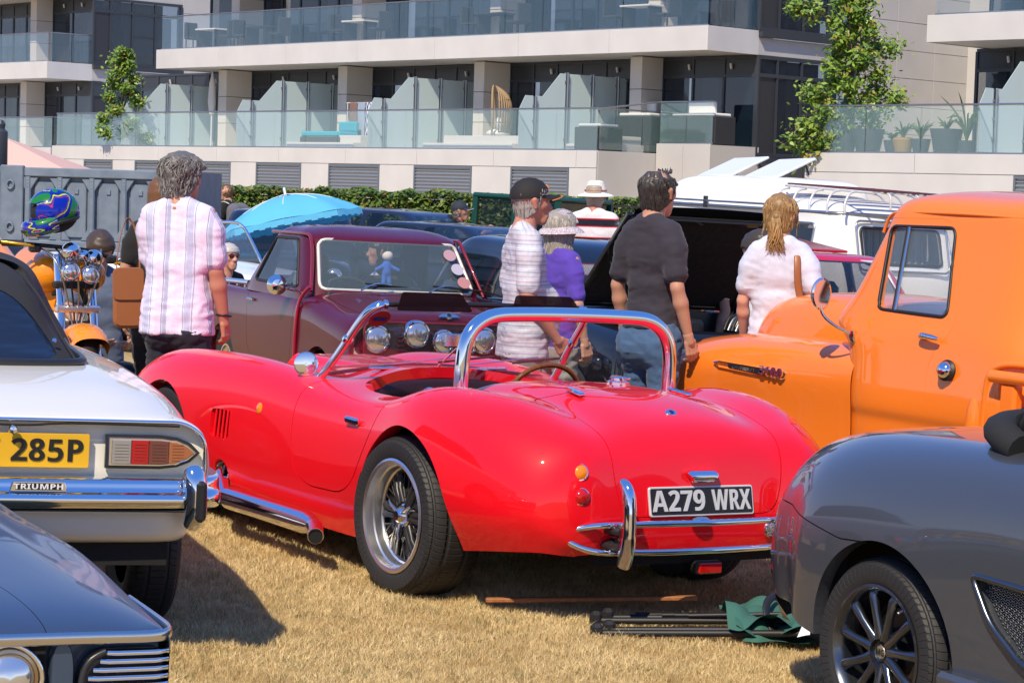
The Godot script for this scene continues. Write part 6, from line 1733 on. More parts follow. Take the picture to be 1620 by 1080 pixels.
# ---------- cars further back ----------
# front at x = 0, tail at -len
func sedan(o: Node3D, paint: Material, len: float, W: float, hood: float, belt: float, roof: float, xs: Array, wheels: Array, R := 0.31, trim: Material = null) -> void:
	var rows := []
	var prof := [[0.0, hood - 0.16, 0.80], [-0.04, hood - 0.06, 0.88], [-0.16, hood - 0.02, 0.95], [-0.5, hood, 0.99], [xs[0], belt + 0.02, 1.0], [(xs[0] + xs[3]) / 2, belt, 1.01], [xs[3], belt + 0.01, 1.0], [-len + 0.3, belt - 0.03, 0.97], [-len + 0.06, belt - 0.10, 0.9], [-len, belt - 0.28, 0.82]]
	for p in prof:
		var h: float = p[1]
		var w: float = W * p[2]
		rows.append(yz(p[0], [h, 0, h - 0.005, w * 0.4, h - 0.025, w * 0.68, h - 0.06, w * 0.85, h - 0.14, w * 0.96, lerpf(h, 0.25, 0.55), w, 0.36, w * 0.99, 0.22, w * 0.93]))
	var skin := patch(half_rows(rows), 90, 60)
	skin = clip(skin, func(p):
		var d := 9.0
		for x: float in wheels: d = minf(d, Vector2(p.x - x, p.y - R).length() - R - 0.05)
		return maxf(d, W - 0.35 - absf(p.z)), V(0, 0, 0.05))
	skin = clip(skin, func(p): return -minf(minf(xs[0] - 0.12 - p.x, p.x - xs[3] - 0.12), minf(W * 0.72 - absf(p.z), p.y - belt + 0.2)))
	emit(skin, "body", paint, o)
	var zc := W * 0.78
	var ht := roof - belt
	var top := patch(half_rows([
		plan(belt - 0.04, xs[0], xs[0] - 0.10, zc, W * 0.93, xs[3]), plan(belt + 0.06, xs[0] - 0.10, xs[0] - 0.2, zc, W * 0.92, xs[3] + 0.05), plan(belt + ht * 0.5, lerpf(xs[0], xs[1], 0.55), lerpf(xs[0], xs[1], 0.55) - 0.09, zc * 0.97, W * 0.865, lerpf(xs[3], xs[2], 0.55)),
		plan(belt + ht * 0.82, xs[1] + 0.03, xs[1] - 0.05, zc * 0.92, W * 0.80, xs[2] - 0.04), plan(belt + ht * 0.92, xs[1] - 0.06, xs[1] - 0.13, zc * 0.86, W * 0.75, xs[2] + 0.05), plan(roof - 0.02, xs[1] - 0.25, xs[1] - 0.3, zc * 0.6, W * 0.55, xs[2] + 0.2), plan(roof, xs[1] - 0.5, xs[1] - 0.52, zc * 0.2, W * 0.2, xs[2] + 0.45)]), 60, 90)
	var y0 := belt + 0.03
	var y1 := belt + ht * 0.85
	var scr := rounded(xys([-zc * 0.93, y0 + 0.03, zc * 0.93, y0 + 0.03, zc * 0.83, y1, -zc * 0.83, y1]), 0.07)
	var xm := lerpf(xs[1], xs[2], 0.52)
	var s1 := rounded(xys([xs[0] - 0.30, y0, xs[1] - 0.12, y1, xm + 0.04, y1, xm + 0.04, y0]), 0.05)
	var s2 := rounded(xys([xm - 0.04, y0, xm - 0.04, y1, xs[2] + 0.12, y1, xs[3] + 0.28, y0]), 0.08)
	var hole := func(p: Vector3) -> float:
		var f := -0.2
		if p.x > xs[1] - 0.15 or p.x < xs[2] + 0.16: f = maxf(f, minf(inside(Vector2(p.z, p.y), scr), 0.5 if p.x > xs[1] - 0.2 or p.x < xs[2] + 0.2 else -1.0))
		if absf(p.z) > zc * 0.7: f = maxf(f, maxf(inside(Vector2(p.x, p.y), s1), inside(Vector2(p.x, p.y), s2)))
		return f
	var r := emit(clip(top, func(p): return -hole.call(p), V(0, 0, 0.02)), "roof", paint, o)
	emit(clip(top, hole), "windows", K.window_car, r)
	if trim:
		for s: float in [-1.0, 1.0]:
			bead(top, s1, s, 0.012, "window_trim", trim, r)
			bead(top, s2, s, 0.012, "window_trim", trim, r)
		bead(top, scr, 1.0, 0.014, "screen_trim", trim, r, true)
	var inn := Geo.new()
	for s: float in [-1.0, 1.0]: inn.add(bx(xm - 0.1, 0.5, s * W * 0.45 - 0.22, xm + 0.04, belt + 0.22, s * W * 0.45 + 0.22, 0.05)).add(bx(xs[3] + 0.35, 0.5, s * W * 0.42 - 0.3, xs[3] + 0.5, belt + 0.1, s * W * 0.42 + 0.3, 0.05))
	inn.add(bx(xs[3] + 0.2, 0.3, -W + 0.14, xs[0] - 0.1, 0.45, W - 0.14)).add(bx(xs[0] - 0.3, 0.5, -W * 0.7, xs[0] - 0.14, belt - 0.02, W * 0.7))
	emit(inn, "seats", K.hide, o)
	emit(bx(-len + 0.15, 0.2, -W + 0.25, -0.15, 0.3, W - 0.25), "underside", K.matt, o)
	for s: float in [-1.0, 1.0]:
		lamp(o, "headlight", facing(V(-0.02, hood - 0.2, s * W * 0.68), V(1, 0, 0)), 0.085, K.lens, K.chrome)
		for x: float in wheels: wheel(o, V(x, R - 0.005, s * (W - 0.11)), s, R, 0.17, R * 0.6, "chrome")
	emit(bx(-0.03, hood - 0.30, -W * 0.45, 0.015, hood - 0.12, W * 0.45, 0.01), "grille", K.trim, o)
	emit(tube(spline(xyzs([-0.35, 0.42, W, 0.04, 0.42, W * 0.9, 0.09, 0.42, 0, 0.04, 0.42, -W * 0.9, -0.35, 0.42, -W]), 30), 0.04, 10), "bumper", K.chrome, o)

func far_vehicles() -> void:
	K.window_car = glass(Color(0.10, 0.16, 0.19), 0.45)
	var o := thing("vintage_saloon", "navy blue rounded vintage saloon roof just below the hedge, left of its twin", "car", park(-3.55, 29.3, deg_to_rad(60)), "dark vintage cars by the hedge")
	sedan(o, K.navy, 4.1, 0.78, 0.98, 0.98, 1.42, [-1.35, -1.65, -2.9, -3.5], [-0.75, -3.3], 0.34)
	o = thing("vintage_saloon", "navy blue vintage saloon roof left of the seated man in a dark cap", "car", park(-2.85, 26.6, deg_to_rad(62)), "dark vintage cars by the hedge")
	sedan(o, K.navy, 4.2, 0.80, 0.95, 0.93, 1.33, [-1.35, -1.7, -2.95, -3.6], [-0.75, -3.3], 0.34)
	o = thing("off_road_vehicle", "dark green boxy off road vehicle cab in front of the hedge", "car", park(1.75, 30.5, deg_to_rad(240)))
	var cb := emit(bx(-2.4, 0.55, -0.8, -0.2, 1.05, 0.8, 0.03), "body", K.green_paint, o)
	emit(bx(-2.3, 1.03, -0.75, -1.0, 1.10, 0.75), "waist", K.green_paint, cb)
	emit(bx(-2.35, 1.60, -0.76, -0.95, 1.68, 0.76, 0.03), "roof", K.green_paint, o)
	for z: float in [-0.74, 0.74]:
		for x: float in [-2.28, -1.65, -1.0]: emit(bx(x - 0.04, 1.05, z - 0.03, x + 0.04, 1.62, z + 0.03), "pillar", K.green_paint, o)
		emit(bx(-2.2, 1.1, z - 0.005, -1.05, 1.6, z + 0.005), "window", K.window_car, o)
	emit(bx(-1.02, 1.1, -0.7, -1.0, 1.6, 0.7), "windscreen", K.window_car, o)
	emit(bx(-1.0, 0.6, -0.7, -0.05, 1.08, 0.7, 0.05), "bonnet", K.green_paint, o)
	for x: float in [-0.6, -2.0]:
		for s: float in [-1.0, 1.0]: wheel(o, V(x, 0.36, s * 0.7), s, 0.37, 0.18, 0.2, "plain")
	o = thing("sports_car", "white open sports car with upright framed windscreen beyond the maroon pickup bed", "car", park(-1.6, 20.6, deg_to_rad(240)))
	var rows := []
	for p in [[0.0, 0.62, 0.6], [-0.3, 0.78, 0.7], [-1.0, 0.86, 0.74], [-1.5, 0.90, 0.75], [-2.4, 0.88, 0.75], [-3.2, 0.86, 0.72], [-3.7, 0.70, 0.62]]:
		rows.append(yz(p[0], [p[1], 0, p[1], 0.25, p[1] - 0.01, 0.45, p[1] - 0.04, p[2] - 0.08, p[1] - 0.14, p[2] - 0.01, 0.5, p[2] + 0.02, 0.25, p[2]]))
	emit(clip(patch(half_rows(rows), 60, 40), func(p): return -minf(minf(-1.5 - p.x, p.x + 2.7), minf(0.55 - absf(p.z), p.y - 0.7)), V(0, -0.04, 0)), "body", K.white, o)
	emit(bx(-2.7, 0.3, -0.55, -1.5, 0.4, 0.55), "floor", K.hide, o)
	var fr := spline(xyzs([-1.35, 0.88, -0.64, -1.5, 1.12, -0.62, -1.58, 1.23, -0.58, -1.6, 1.25, -0.3, -1.6, 1.25, 0.3, -1.58, 1.23, 0.58, -1.5, 1.12, 0.62, -1.35, 0.88, 0.64]), 40)
	var sf := emit(tube(fr, 0.016, 8), "screen_frame", K.chrome, o)
	emit(patch([xyzs([-1.36, 0.9, -0.62, -1.34, 0.9, 0, -1.36, 0.9, 0.62]), xyzs([-1.48, 1.08, -0.6, -1.46, 1.08, 0, -1.48, 1.08, 0.6]), xyzs([-1.6, 1.24, -0.57, -1.58, 1.24, 0, -1.6, 1.24, 0.57])], 6, 8), "windscreen", K.glass, sf)
	for x: float in [-0.7, -3.0]:
		for s: float in [-1.0, 1.0]: wheel(o, V(x, 0.30, s * 0.66), s, 0.305, 0.16, 0.19, "chrome")
	o = thing("saloon_car", "dark saloon with tinted windows under the edge of the light blue parasol", "car", park(-2.45, 23.5, deg_to_rad(183)))
	sedan(o, K.black_paint, 4.3, 0.83, 0.92, 0.92, 1.36, [-1.3, -1.85, -3.0, -3.6], [-0.8, -3.35])
	# white field canopy and the dark post at the left edge
	o = thing("gazebo", "pale pink pointed fabric gazebo roof behind the grey trailer", "gazebo", at(V(-9.1, 0, -40)))
	var cloth := mat(col(0.72, 0.46, 0.38), 0.9)
	cloth.backlight_enabled = true
	cloth.backlight = Color(0.4, 0.3, 0.28)
	var g := Geo.new()
	var cs := [V(-1.5, 1.86, 1.5), V(1.5, 1.86, 1.5), V(1.5, 1.86, -1.5), V(-1.5, 1.86, -1.5)]
	for k in 4:
		g.tri(cs[k], cs[(k + 1) % 4], V(0, 2.45, 0))
		g.quad(cs[k], cs[(k + 1) % 4], cs[(k + 1) % 4] - V(0, 0.2, 0), cs[k] - V(0, 0.2, 0))
	emit(g, "canopy", cloth, o)
	for c in cs: emit(rod(V(c.x, 0, c.z), c, 0.02), "leg", K.silver, o)
	o = thing("post", "dark rounded post standing at the left edge beside the trailer", "post", at(V(-6.80, 0, -30)))
	emit(lathe([0.0, 2.46, 0.03, 2.45, 0.06, 2.40, 0.05, 2.34, 0.09, 2.30, 0.09, 1.85, 0.07, 1.8, 0.07, 0]), "column", K.frame, o)

func red_saloon() -> void:
	var o := thing("saloon_car", "bright red saloon with open sunroof between the orange truck and white van", "car", park(2.95, 15.6, deg_to_rad(205)))
	sedan(o, mat(col(0.55, 0.008, 0.03), 0.4, 0.0, 1.0), 3.9, 0.78, 0.90, 0.93, 1.40, [-1.1, -1.55, -2.85, -3.3], [-0.7, -3.0], 0.30, K.silver)
	emit(box(V(0.7, 0.02, 0.8), 0.008), "sunroof", mat(col(0.4, 0.006, 0.03), 0.4, 0.0, 1.0), o, at(V(-2.15, 1.425, 0.05), V(0, 0, -0.09)))
	emit(rod(V(-1.85, 1.40, 0.4), V(-1.85, 1.45, 0.4), 0.01), "sunroof_strut", K.black, o)

func open_bonnet_car() -> void:
	var o := thing("car_with_open_bonnet", "black car with its bonnet propped wide open over the engine", "car", park(1.35, 14.55, deg_to_rad(205)))
	# front x = 0; hinge line at x = -1.05
	var rows := []
	for p in [[0.0, 0.72, 0.62], [-0.04, 0.84, 0.70], [-0.2, 0.89, 0.74], [-0.7, 0.93, 0.765], [-1.15, 0.97, 0.78], [-2.2, 0.97, 0.79], [-3.3, 0.95, 0.77], [-3.9, 0.86, 0.72], [-4.0, 0.7, 0.68]]:
		var h: float = p[1]
		rows.append(yz(p[0], [h, 0, h, 0.3, h - 0.015, 0.5, h - 0.03, p[2] - 0.10, h - 0.10, p[2] - 0.02, 0.55, p[2] + 0.02, 0.36, p[2] + 0.02, 0.24, p[2]]))
	var bay := rounded(xys([-0.10, -0.60, -0.10, 0.60, -1.05, 0.66, -1.05, -0.66]), 0.08)
	var skin := clip(patch(half_rows(rows), 90, 60), func(p): return -inside(Vector2(p.x, p.z), bay) if p.y > 0.6 else 0.1, V(0, -0.05, 0.0))
	skin = clip(skin, func(p): return maxf(minf(Vector2(p.x + 0.7, p.y - 0.3).length(), Vector2(p.x + 3.2, p.y - 0.3).length()) - 0.35, 0.5 - absf(p.z)), V(0, 0, 0.05))
	emit(skin, "body", K.black_paint, o)
	var bn := []
	for k in 5:
		var u := k / 4.0
		bn.append(yz(-1.05 + u * 1.0, [0.03 + 0.02 * sin(u * PI), 0, 0.025, 0.3, 0.01, 0.5, -0.02, 0.62 - u * 0.05, -0.05, 0.65 - u * 0.06]))
	var lid := part("bonnet", o, Transform3D(Basis(V(0, 0, 1), 0.72), V(-1.05, 0.98, 0)) * at(V(1.05, 0, 0)))
	emit(patch(half_rows(bn), 30, 30), "skin", K.black_paint, lid)
	var liner := tri_tex(mat(Color.WHITE, 0.95), grain(0.02, col(0.006, 0.005, 0.004), col(0.018, 0.014, 0.011), 5, 14), 2.0, 0.8)
	emit(bx(-1.03, -0.035, -0.60, -0.08, -0.02, 0.60, 0.01), "liner", liner, lid)
	for z: float in [-0.605, 0.605]: emit(bx(-1.04, -0.05, z - 0.02, -0.06, -0.02, z + 0.02, 0.006), "edge", K.black_paint, lid)
	for x: float in [-0.11, -1.0]: emit(bx(x - 0.02, -0.05, -0.6, x + 0.02, -0.025, 0.6, 0.006), "brace", K.black_paint, lid)
	var e := Geo.new()
	e.add(bx(-1.03, 0.35, -0.6, -0.1, 0.5, 0.6)).add(bx(-0.8, 0.5, -0.2, -0.25, 0.82, 0.22, 0.04)).add(bx(-0.2, 0.5, -0.4, -0.14, 0.86, 0.4, 0.01)).add(bx(-1.04, 0.5, -0.62, -1.0, 0.95, 0.62))
	emit(e, "engine_block", K.trim, o)
	emit(lathe([0, 0.09, 0.12, 0.09, 0.14, 0.07, 0.14, 0, 0.12, -0.02], 24, at(V(-0.5, 0.84, 0.05))), "air_filter", K.black, o)
	emit(bx(-0.45, 0.6, 0.35, -0.2, 0.88, 0.53, 0.02), "battery", K.black, o)
	emit(ball(V(0.09, 0.05, 0.06), V(-0.9, 0.90, 0.42)), "brake_reservoir", K.paper, o)
	emit(ball(V(0.07, 0.04, 0.05), V(-0.55, 0.9, -0.42)), "washer_bottle", K.paper, o)
	for k in 6: emit(tube(spline(xyzs([-0.3 - k * 0.05, 0.86, -0.30, -0.33 - k * 0.05, 0.95 + 0.01 * (k % 2), -0.38, -0.3 - k * 0.05, 0.84, -0.5]), 8), 0.012, 6), "hose", K.black if k % 2 else K.dull, o)
	emit(rod(V(-0.25, 0.88, 0.5), V(-0.62, 1.28, 0.55), 0.006), "prop_rod", K.dull, o)
	var top := patch(half_rows([plan(0.95, -1.2, -1.3, 0.62, 0.73, -3.3), plan(1.1, -1.4, -1.5, 0.60, 0.70, -3.2), plan(1.30, -1.7, -1.8, 0.56, 0.63, -3.0), plan(1.36, -1.85, -1.92, 0.5, 0.56, -2.85), plan(1.39, -2.1, -2.1, 0.2, 0.25, -2.6)]), 40, 60)
	var glass_band := func(p: Vector3) -> float: return 0.13 - absf(p.y - 1.14)
	emit(clip(top, func(p): return -glass_band.call(p)), "roof", K.black_paint, o)
	emit(clip(top, glass_band), "windows", K.window_car, o)
	for s: float in [-1.0, 1.0]:
		lamp(o, "headlight", facing(V(0.0, 0.68, s * 0.5), V(1, 0, 0)), 0.085, K.lens, K.chrome)
		for x: float in [-0.7, -3.2]: wheel(o, V(x, 0.30, s * 0.66), s, 0.31, 0.17, 0.19, "plain")
	emit(tube(spline(xyzs([-0.3, 0.42, 0.79, 0.04, 0.42, 0.7, 0.08, 0.42, 0, 0.04, 0.42, -0.7, -0.3, 0.42, -0.79]), 30), 0.04, 10), "bumper", K.chrome, o)

func small_pickup() -> void:
	var o := thing("small_pickup", "small maroon pickup with chrome ringed driving lamps and cream framed windscreen", "pickup", park(-0.47, 15.195, deg_to_rad(205)))
	var rows := [
		yz(0.02, [0.79, 0, 0.79, 0.3, 0.78, 0.5, 0.75, 0.60, 0.69, 0.645, 0.58, 0.655, 0.42, 0.655, 0.3, 0.64]),
		yz(-0.02, [0.835, 0, 0.832, 0.3, 0.82, 0.48, 0.78, 0.61, 0.72, 0.66, 0.6, 0.675, 0.42, 0.68, 0.27, 0.66]),
		yz(-0.14, [0.862, 0, 0.86, 0.3, 0.848, 0.48, 0.805, 0.615, 0.745, 0.675, 0.6, 0.695, 0.42, 0.70, 0.24, 0.68]),
		yz(-0.45, [0.90, 0, 0.895, 0.3, 0.88, 0.48, 0.84, 0.615, 0.78, 0.685, 0.62, 0.705, 0.42, 0.71, 0.22, 0.69]),
		yz(-0.80, [0.945, 0, 0.94, 0.3, 0.925, 0.5, 0.89, 0.62, 0.83, 0.69, 0.64, 0.71, 0.42, 0.715, 0.22, 0.69]),
		yz(-1.6, [0.90, 0, 0.90, 0.3, 0.90, 0.5, 0.885, 0.65, 0.84, 0.695, 0.64, 0.715, 0.42, 0.715, 0.22, 0.69]),
		yz(-2.4, [0.87, 0, 0.87, 0.3, 0.87, 0.5, 0.86, 0.655, 0.82, 0.695, 0.64, 0.715, 0.42, 0.715, 0.24, 0.69]),
		yz(-3.2, [0.85, 0, 0.85, 0.3, 0.85, 0.5, 0.84, 0.645, 0.80, 0.685, 0.62, 0.705, 0.42, 0.705, 0.28, 0.68]),
		yz(-3.35, [0.80, 0, 0.80, 0.3, 0.80, 0.48, 0.79, 0.61, 0.76, 0.65, 0.6, 0.67, 0.45, 0.67, 0.34, 0.65])]
	var skin := patch(half_rows(rows), 110, 70)
	skin = clip(skin, func(p): return maxf(minf(Vector2(p.x + 0.52, p.y - 0.26).length(), Vector2(p.x + 2.62, p.y - 0.26).length()) - 0.315, 0.45 - absf(p.z)), V(0, 0, 0.05))
	skin = clip(skin, func(p): return -minf(minf(-0.98 - p.x, p.x + 2.25), minf(0.57 - absf(p.z), p.y - 0.75)), V(0, -0.03, 0))
	skin = clip(skin, func(p): return -minf(minf(-2.42 - p.x, p.x + 3.28), minf(0.60 - absf(p.z), p.y - 0.72)), V(0, -0.03, 0))
	var door := rounded(xys([-1.06, 0.99, -1.06, 0.42, -1.14, 0.33, -1.88, 0.33, -2.0, 0.45, -2.10, 0.8, -2.09, 0.99]), 0.06)
	var in_door := func(p: Vector3) -> float: return inside(Vector2(p.x, p.y), door) if absf(p.z) > 0.55 else -0.1
	var bon := rounded(xys([0.01, -0.54, 0.01, 0.54, -0.2, 0.56, -0.74, 0.585, -0.74, -0.585, -0.2, -0.56]), 0.06)
	var in_bon := func(p: Vector3) -> float: return inside(Vector2(p.x, p.z), bon) if p.y > 0.70 else -0.1
	emit(clip(clip(skin, func(p): return -in_door.call(p) - 0.002, V(0, 0, 0.02)), func(p): return -in_bon.call(p) - 0.002, V(0, -0.01, 0)), "body", K.maroon, o)
	emit(clip(skin, func(p): return in_bon.call(p) - 0.002, V(0, -0.01, 0)), "bonnet", K.maroon, o)
	for s: float in [-1.0, 1.0]:
		var d := emit(clip(clip(skin, func(p): return p.z * s), func(p): return in_door.call(p) - 0.002, V(0, 0, 0.02)), "door", K.maroon, o)
		emit(box(V(0.12, 0.022, 0.03), 0.008), "handle", K.chrome, d, at(V(-1.98, 0.80, s * 0.715)))
		emit(tube(spline(xyzs([-0.86, 0.96, s * 0.665, -0.93, 0.88, s * 0.70, -0.95, 0.7, s * 0.722, -0.94, 0.36, s * 0.722]), 20), 0.012, 8), "seam", mat(col(0.30, 0.01, 0.03), 0.3, 0.0, 1.0), o)
		var mr := emit(lathe([0, -0.055, 0.04, -0.05, 0.068, -0.02, 0.072, 0.0, 0.066, 0.006, 0, 0.006], 24), "door_mirror", K.chrome, o, facing(V(-1.16, 0.95, s * 0.80), V(-0.95, 0, -s * 0.2)))
		emit(rod(V(-1.13, 0.92, s * 0.68), V(-1.13, 0.94, s * 0.80), 0.012), "mirror_arm", K.chrome, mr).transform = mr.transform.affine_inverse()
		for p in [[s * 0.5, 0.675, 0.092, true], [s * 0.245, 0.72 if s > 0 else 0.69, 0.088, false]]:
			var c: Vector3 = V(0.03 if p[3] else 0.10, p[1], p[0])
			var l := lamp(o, "headlight" if p[3] else "driving_lamp", facing(c, V(1, 0.03, s * 0.03)), p[2], K.lens, K.chrome, 0.3, 0.06)
			if not p[3]: emit(lathe([0.03, -0.10, 0.06, -0.08, p[2] * 1.05, -0.03], 24), "bowl", K.chrome, l)
		wheel(o, V(-0.52, 0.262, s * 0.60), s, 0.268, 0.16, 0.15, "chrome")
		wheel(o, V(-2.62, 0.262, s * 0.60), s, 0.268, 0.16, 0.15, "chrome")
		emit(tube(xyzs([-2.36, 0.90, s * 0.60, -3.28, 0.875, s * 0.60]), 0.022, 10), "bed_rail", K.chrome, o)
		for k in 5: emit(rod(V(-2.45 - k * 0.19, 0.85, s * 0.60), V(-2.45 - k * 0.19, 0.89, s * 0.60), 0.014), "rail_post", K.chrome, o)
	for p in [[0.045, 0.675, 0.078], [-0.125, 0.668, 0.078]]:
		var l := lamp(o, "driving_lamp", facing(V(0.09, p[1], p[0]), V(1, 0.03, 0)), p[2], K.lens, K.chrome, 0.3, 0.05)
		emit(lathe([0.03, -0.09, 0.055, -0.07, p[2] * 1.05, -0.03], 24), "bowl", K.chrome, l)
	var gr := emit(slab(rounded(rect(-0.58, 0.55, 0.58, 0.785), 0.05), 0.02), "grille", K.black, o, Transform3D(Basis(V(0, 0, -1), V(0, 1, 0), V(1, 0, 0)), V(0.032, 0, 0)))
	for k in 7: emit(bx(-0.36, 0.572 + k * 0.03, 0.0, 0.36, 0.578 + k * 0.03, 0.012, 0.002), "grille_bar", K.maroon, gr)
	var tr := rounded(rect(-0.59, 0.54, 0.59, 0.79), 0.06)
	var tp := PackedVector3Array()
	for q in tr: tp.append(V(q.x, q.y, 0.0))
	emit(tube(tp, 0.008, 6, true), "grille_trim", mat(col(0.16, 0.006, 0.015), 0.3, 0.0, 1.0), gr)
	emit(tube(spline(xyzs([-0.25, 0.42, 0.72, 0.04, 0.42, 0.66, 0.08, 0.42, 0, 0.04, 0.42, -0.66, -0.25, 0.42, -0.72]), 30), 0.04, 10), "bumper", K.chrome, o)
	# winged badge on the bonnet's nose
	var bd := emit(lathe([0, 0.012, 0.022, 0.01, 0.028, 0], 20), "badge", K.chrome, o, facing(V(0.005, 0.842, -0.015), V(0.75, 0.65, 0)))
	for s: float in [-1.0, 1.0]: emit(slab(xys([0.02, -0.016, 0.05, -0.013, 0.085, 0.014, 0.02, 0.014]), 0.006, 0.002), "wing", K.chrome, bd, Transform3D(Basis.from_scale(V(s, 1, 1)), Vector3.ZERO) * at(V(0, 0.005, 0), V(-PI / 2, 0, 0)))
	emit(lathe([0, 0.013, 0.015, 0.012, 0.017, 0.01], 16), "badge_centre", K.plate_black, bd)
	# cab
	var top := patch(half_rows([
		plan(0.86, -0.72, -0.82, 0.58, 0.685, -2.36), plan(0.93, -0.77, -0.87, 0.58, 0.675, -2.30), plan(1.1, -0.90, -0.99, 0.565, 0.635, -2.13), plan(1.25, -1.03, -1.11, 0.545, 0.60, -1.97),
		plan(1.305, -1.08, -1.16, 0.535, 0.585, -1.91), plan(1.345, -1.18, -1.25, 0.49, 0.535, -1.83), plan(1.375, -1.32, -1.36, 0.36, 0.40, -1.7), plan(1.385, -1.5, -1.51, 0.1, 0.1, -1.55)]), 80, 110)
	var scr := rounded(xys([-0.585, 0.945, 0.585, 0.945, 0.52, 1.285, -0.52, 1.285]), 0.06)
	var side := rounded(xys([-1.10, 0.945, -1.33, 1.275, -1.80, 1.27, -2.0, 0.945]), 0.04)
	var hole := func(p: Vector3) -> float:
		if p.x > -1.22 and absf(p.z) < 0.6: return inside(Vector2(p.z, p.y), scr)
		if absf(p.z) > 0.5: return inside(Vector2(p.x, p.y), side)
		return inside(Vector2(p.z, p.y), scr) - 0.03
	var cab := emit(clip(top, func(p): return -hole.call(p), V(0, 0, 0.02)), "cab", K.maroon, o)
	emit(clip(top, func(p): return minf(hole.call(p), p.x + 1.22)), "windscreen", K.glass, cab)
	emit(clip(top, func(p): return minf(hole.call(p), -1.22 - p.x)), "side_windows", K.window_car, cab)
	bead(top, scr, 1.0, 0.013, "screen_trim", mat(col(0.75, 0.72, 0.62), 0.3, 0.2), cab, true)
	for s: float in [-1.0, 1.0]:
		bead(top, side, s, 0.012, "window_seal", K.black, cab)
		emit(tube(spline(xyzs([-0.86, 0.93, s * 0.655, -1.14, 1.29, s * 0.575, -1.25, 1.315, s * 0.585, -1.95, 1.305, s * 0.58]), 24), 0.012, 8), "gutter", mat(col(0.20, 0.008, 0.02), 0.3, 0.0, 1.0), cab)
	for z: float in [-0.18, 0.33]:
		var w := emit(tube(spline(xyzs([-0.74, 0.955, z, -0.80, 1.0, z - 0.13, -0.835, 0.995, z - 0.26]), 8), 0.006, 6), "wiper_arm", K.chrome, cab)
		emit(rod(V(-0.80, 1.0, z - 0.05), V(-0.82, 0.975, z - 0.48), 0.007, 6), "wiper_blade", K.black, w)
	emit(bx(-0.98, 0.55, -0.57, -0.78, 0.93, 0.57, 0.03), "dashboard", K.hide, o)
	for s: float in [-1.0, 1.0]:
		var st := emit(bx(-1.85, 0.4, s * 0.3 - 0.22, -1.7, 1.02, s * 0.3 + 0.22, 0.06), "seat", K.hide, o)
		emit(bx(-1.84, 1.02, s * 0.3 - 0.11, -1.76, 1.16, s * 0.3 + 0.11, 0.03), "headrest", K.hide, st)
	emit(bx(-2.2, 0.3, -0.6, -0.9, 0.36, 0.6), "floor", K.matt, o)
	emit(bx(-3.3, 0.5, -0.6, -2.4, 0.56, 0.6), "bed_floor", K.maroon, o)
	emit(bx(-3.1, 0.2, -0.45, -0.2, 0.3, 0.45), "underside", K.matt, o)
	emit(tube(ring(xyzs([-1.12, 1.02, 0.30, -1.10, 0.96, 0.45, -1.05, 0.85, 0.30, -1.10, 0.96, 0.15]), 28), 0.011, 8, true), "steering_wheel", K.black, o)
	for p in [[-0.44, 1.215, 0.2], [-0.47, 1.12, 0.6], [-0.49, 1.03, 0.02]]:
		emit(lathe([0, 0.002, 0.048, 0.002, 0.048, 0], 20), "sticker", mat(col(0.45, 0.35 * p[2] + 0.2, 0.5 * p[2] + 0.2), 0.5), cab, facing(V(-1.05 + (1.25 - p[1]) * 0.9, p[1], p[0]), V(0.8, 0.6, 0)))
	# plain cloth doll hanging behind the glass
	var dl := thing("soft_toy", "small blue cloth doll hanging inside the maroon pickup's windscreen", "toy", o.transform * at(V(-1.12, 0, 0.0)))
	emit(net([[V(0, 1.075, 0), V(0, 1.13, 0), 0.032, 0.03], [V(0, 1.12, 0.02), V(0.02, 1.09, 0.085), 0.016, 0.013], [V(0, 1.12, -0.02), V(0.02, 1.09, -0.085), 0.016, 0.013], [V(0, 1.07, 0.015), V(0.01, 1.0, 0.022), 0.018, 0.016], [V(0, 1.07, -0.015), V(0.01, 1.0, -0.022), 0.018, 0.016]], 0.012, 0.007), "body", mat(col(0.02, 0.10, 0.45), 0.9), dl)
	emit(ball(V(0.036, 0.038, 0.04), V(0.004, 1.19, 0)), "head", mat(col(0.62, 0.58, 0.52), 0.9), dl)
	emit(rod(V(0, 1.22, 0), V(0, 1.27, 0), 0.002, 5), "cord", K.paper, dl)

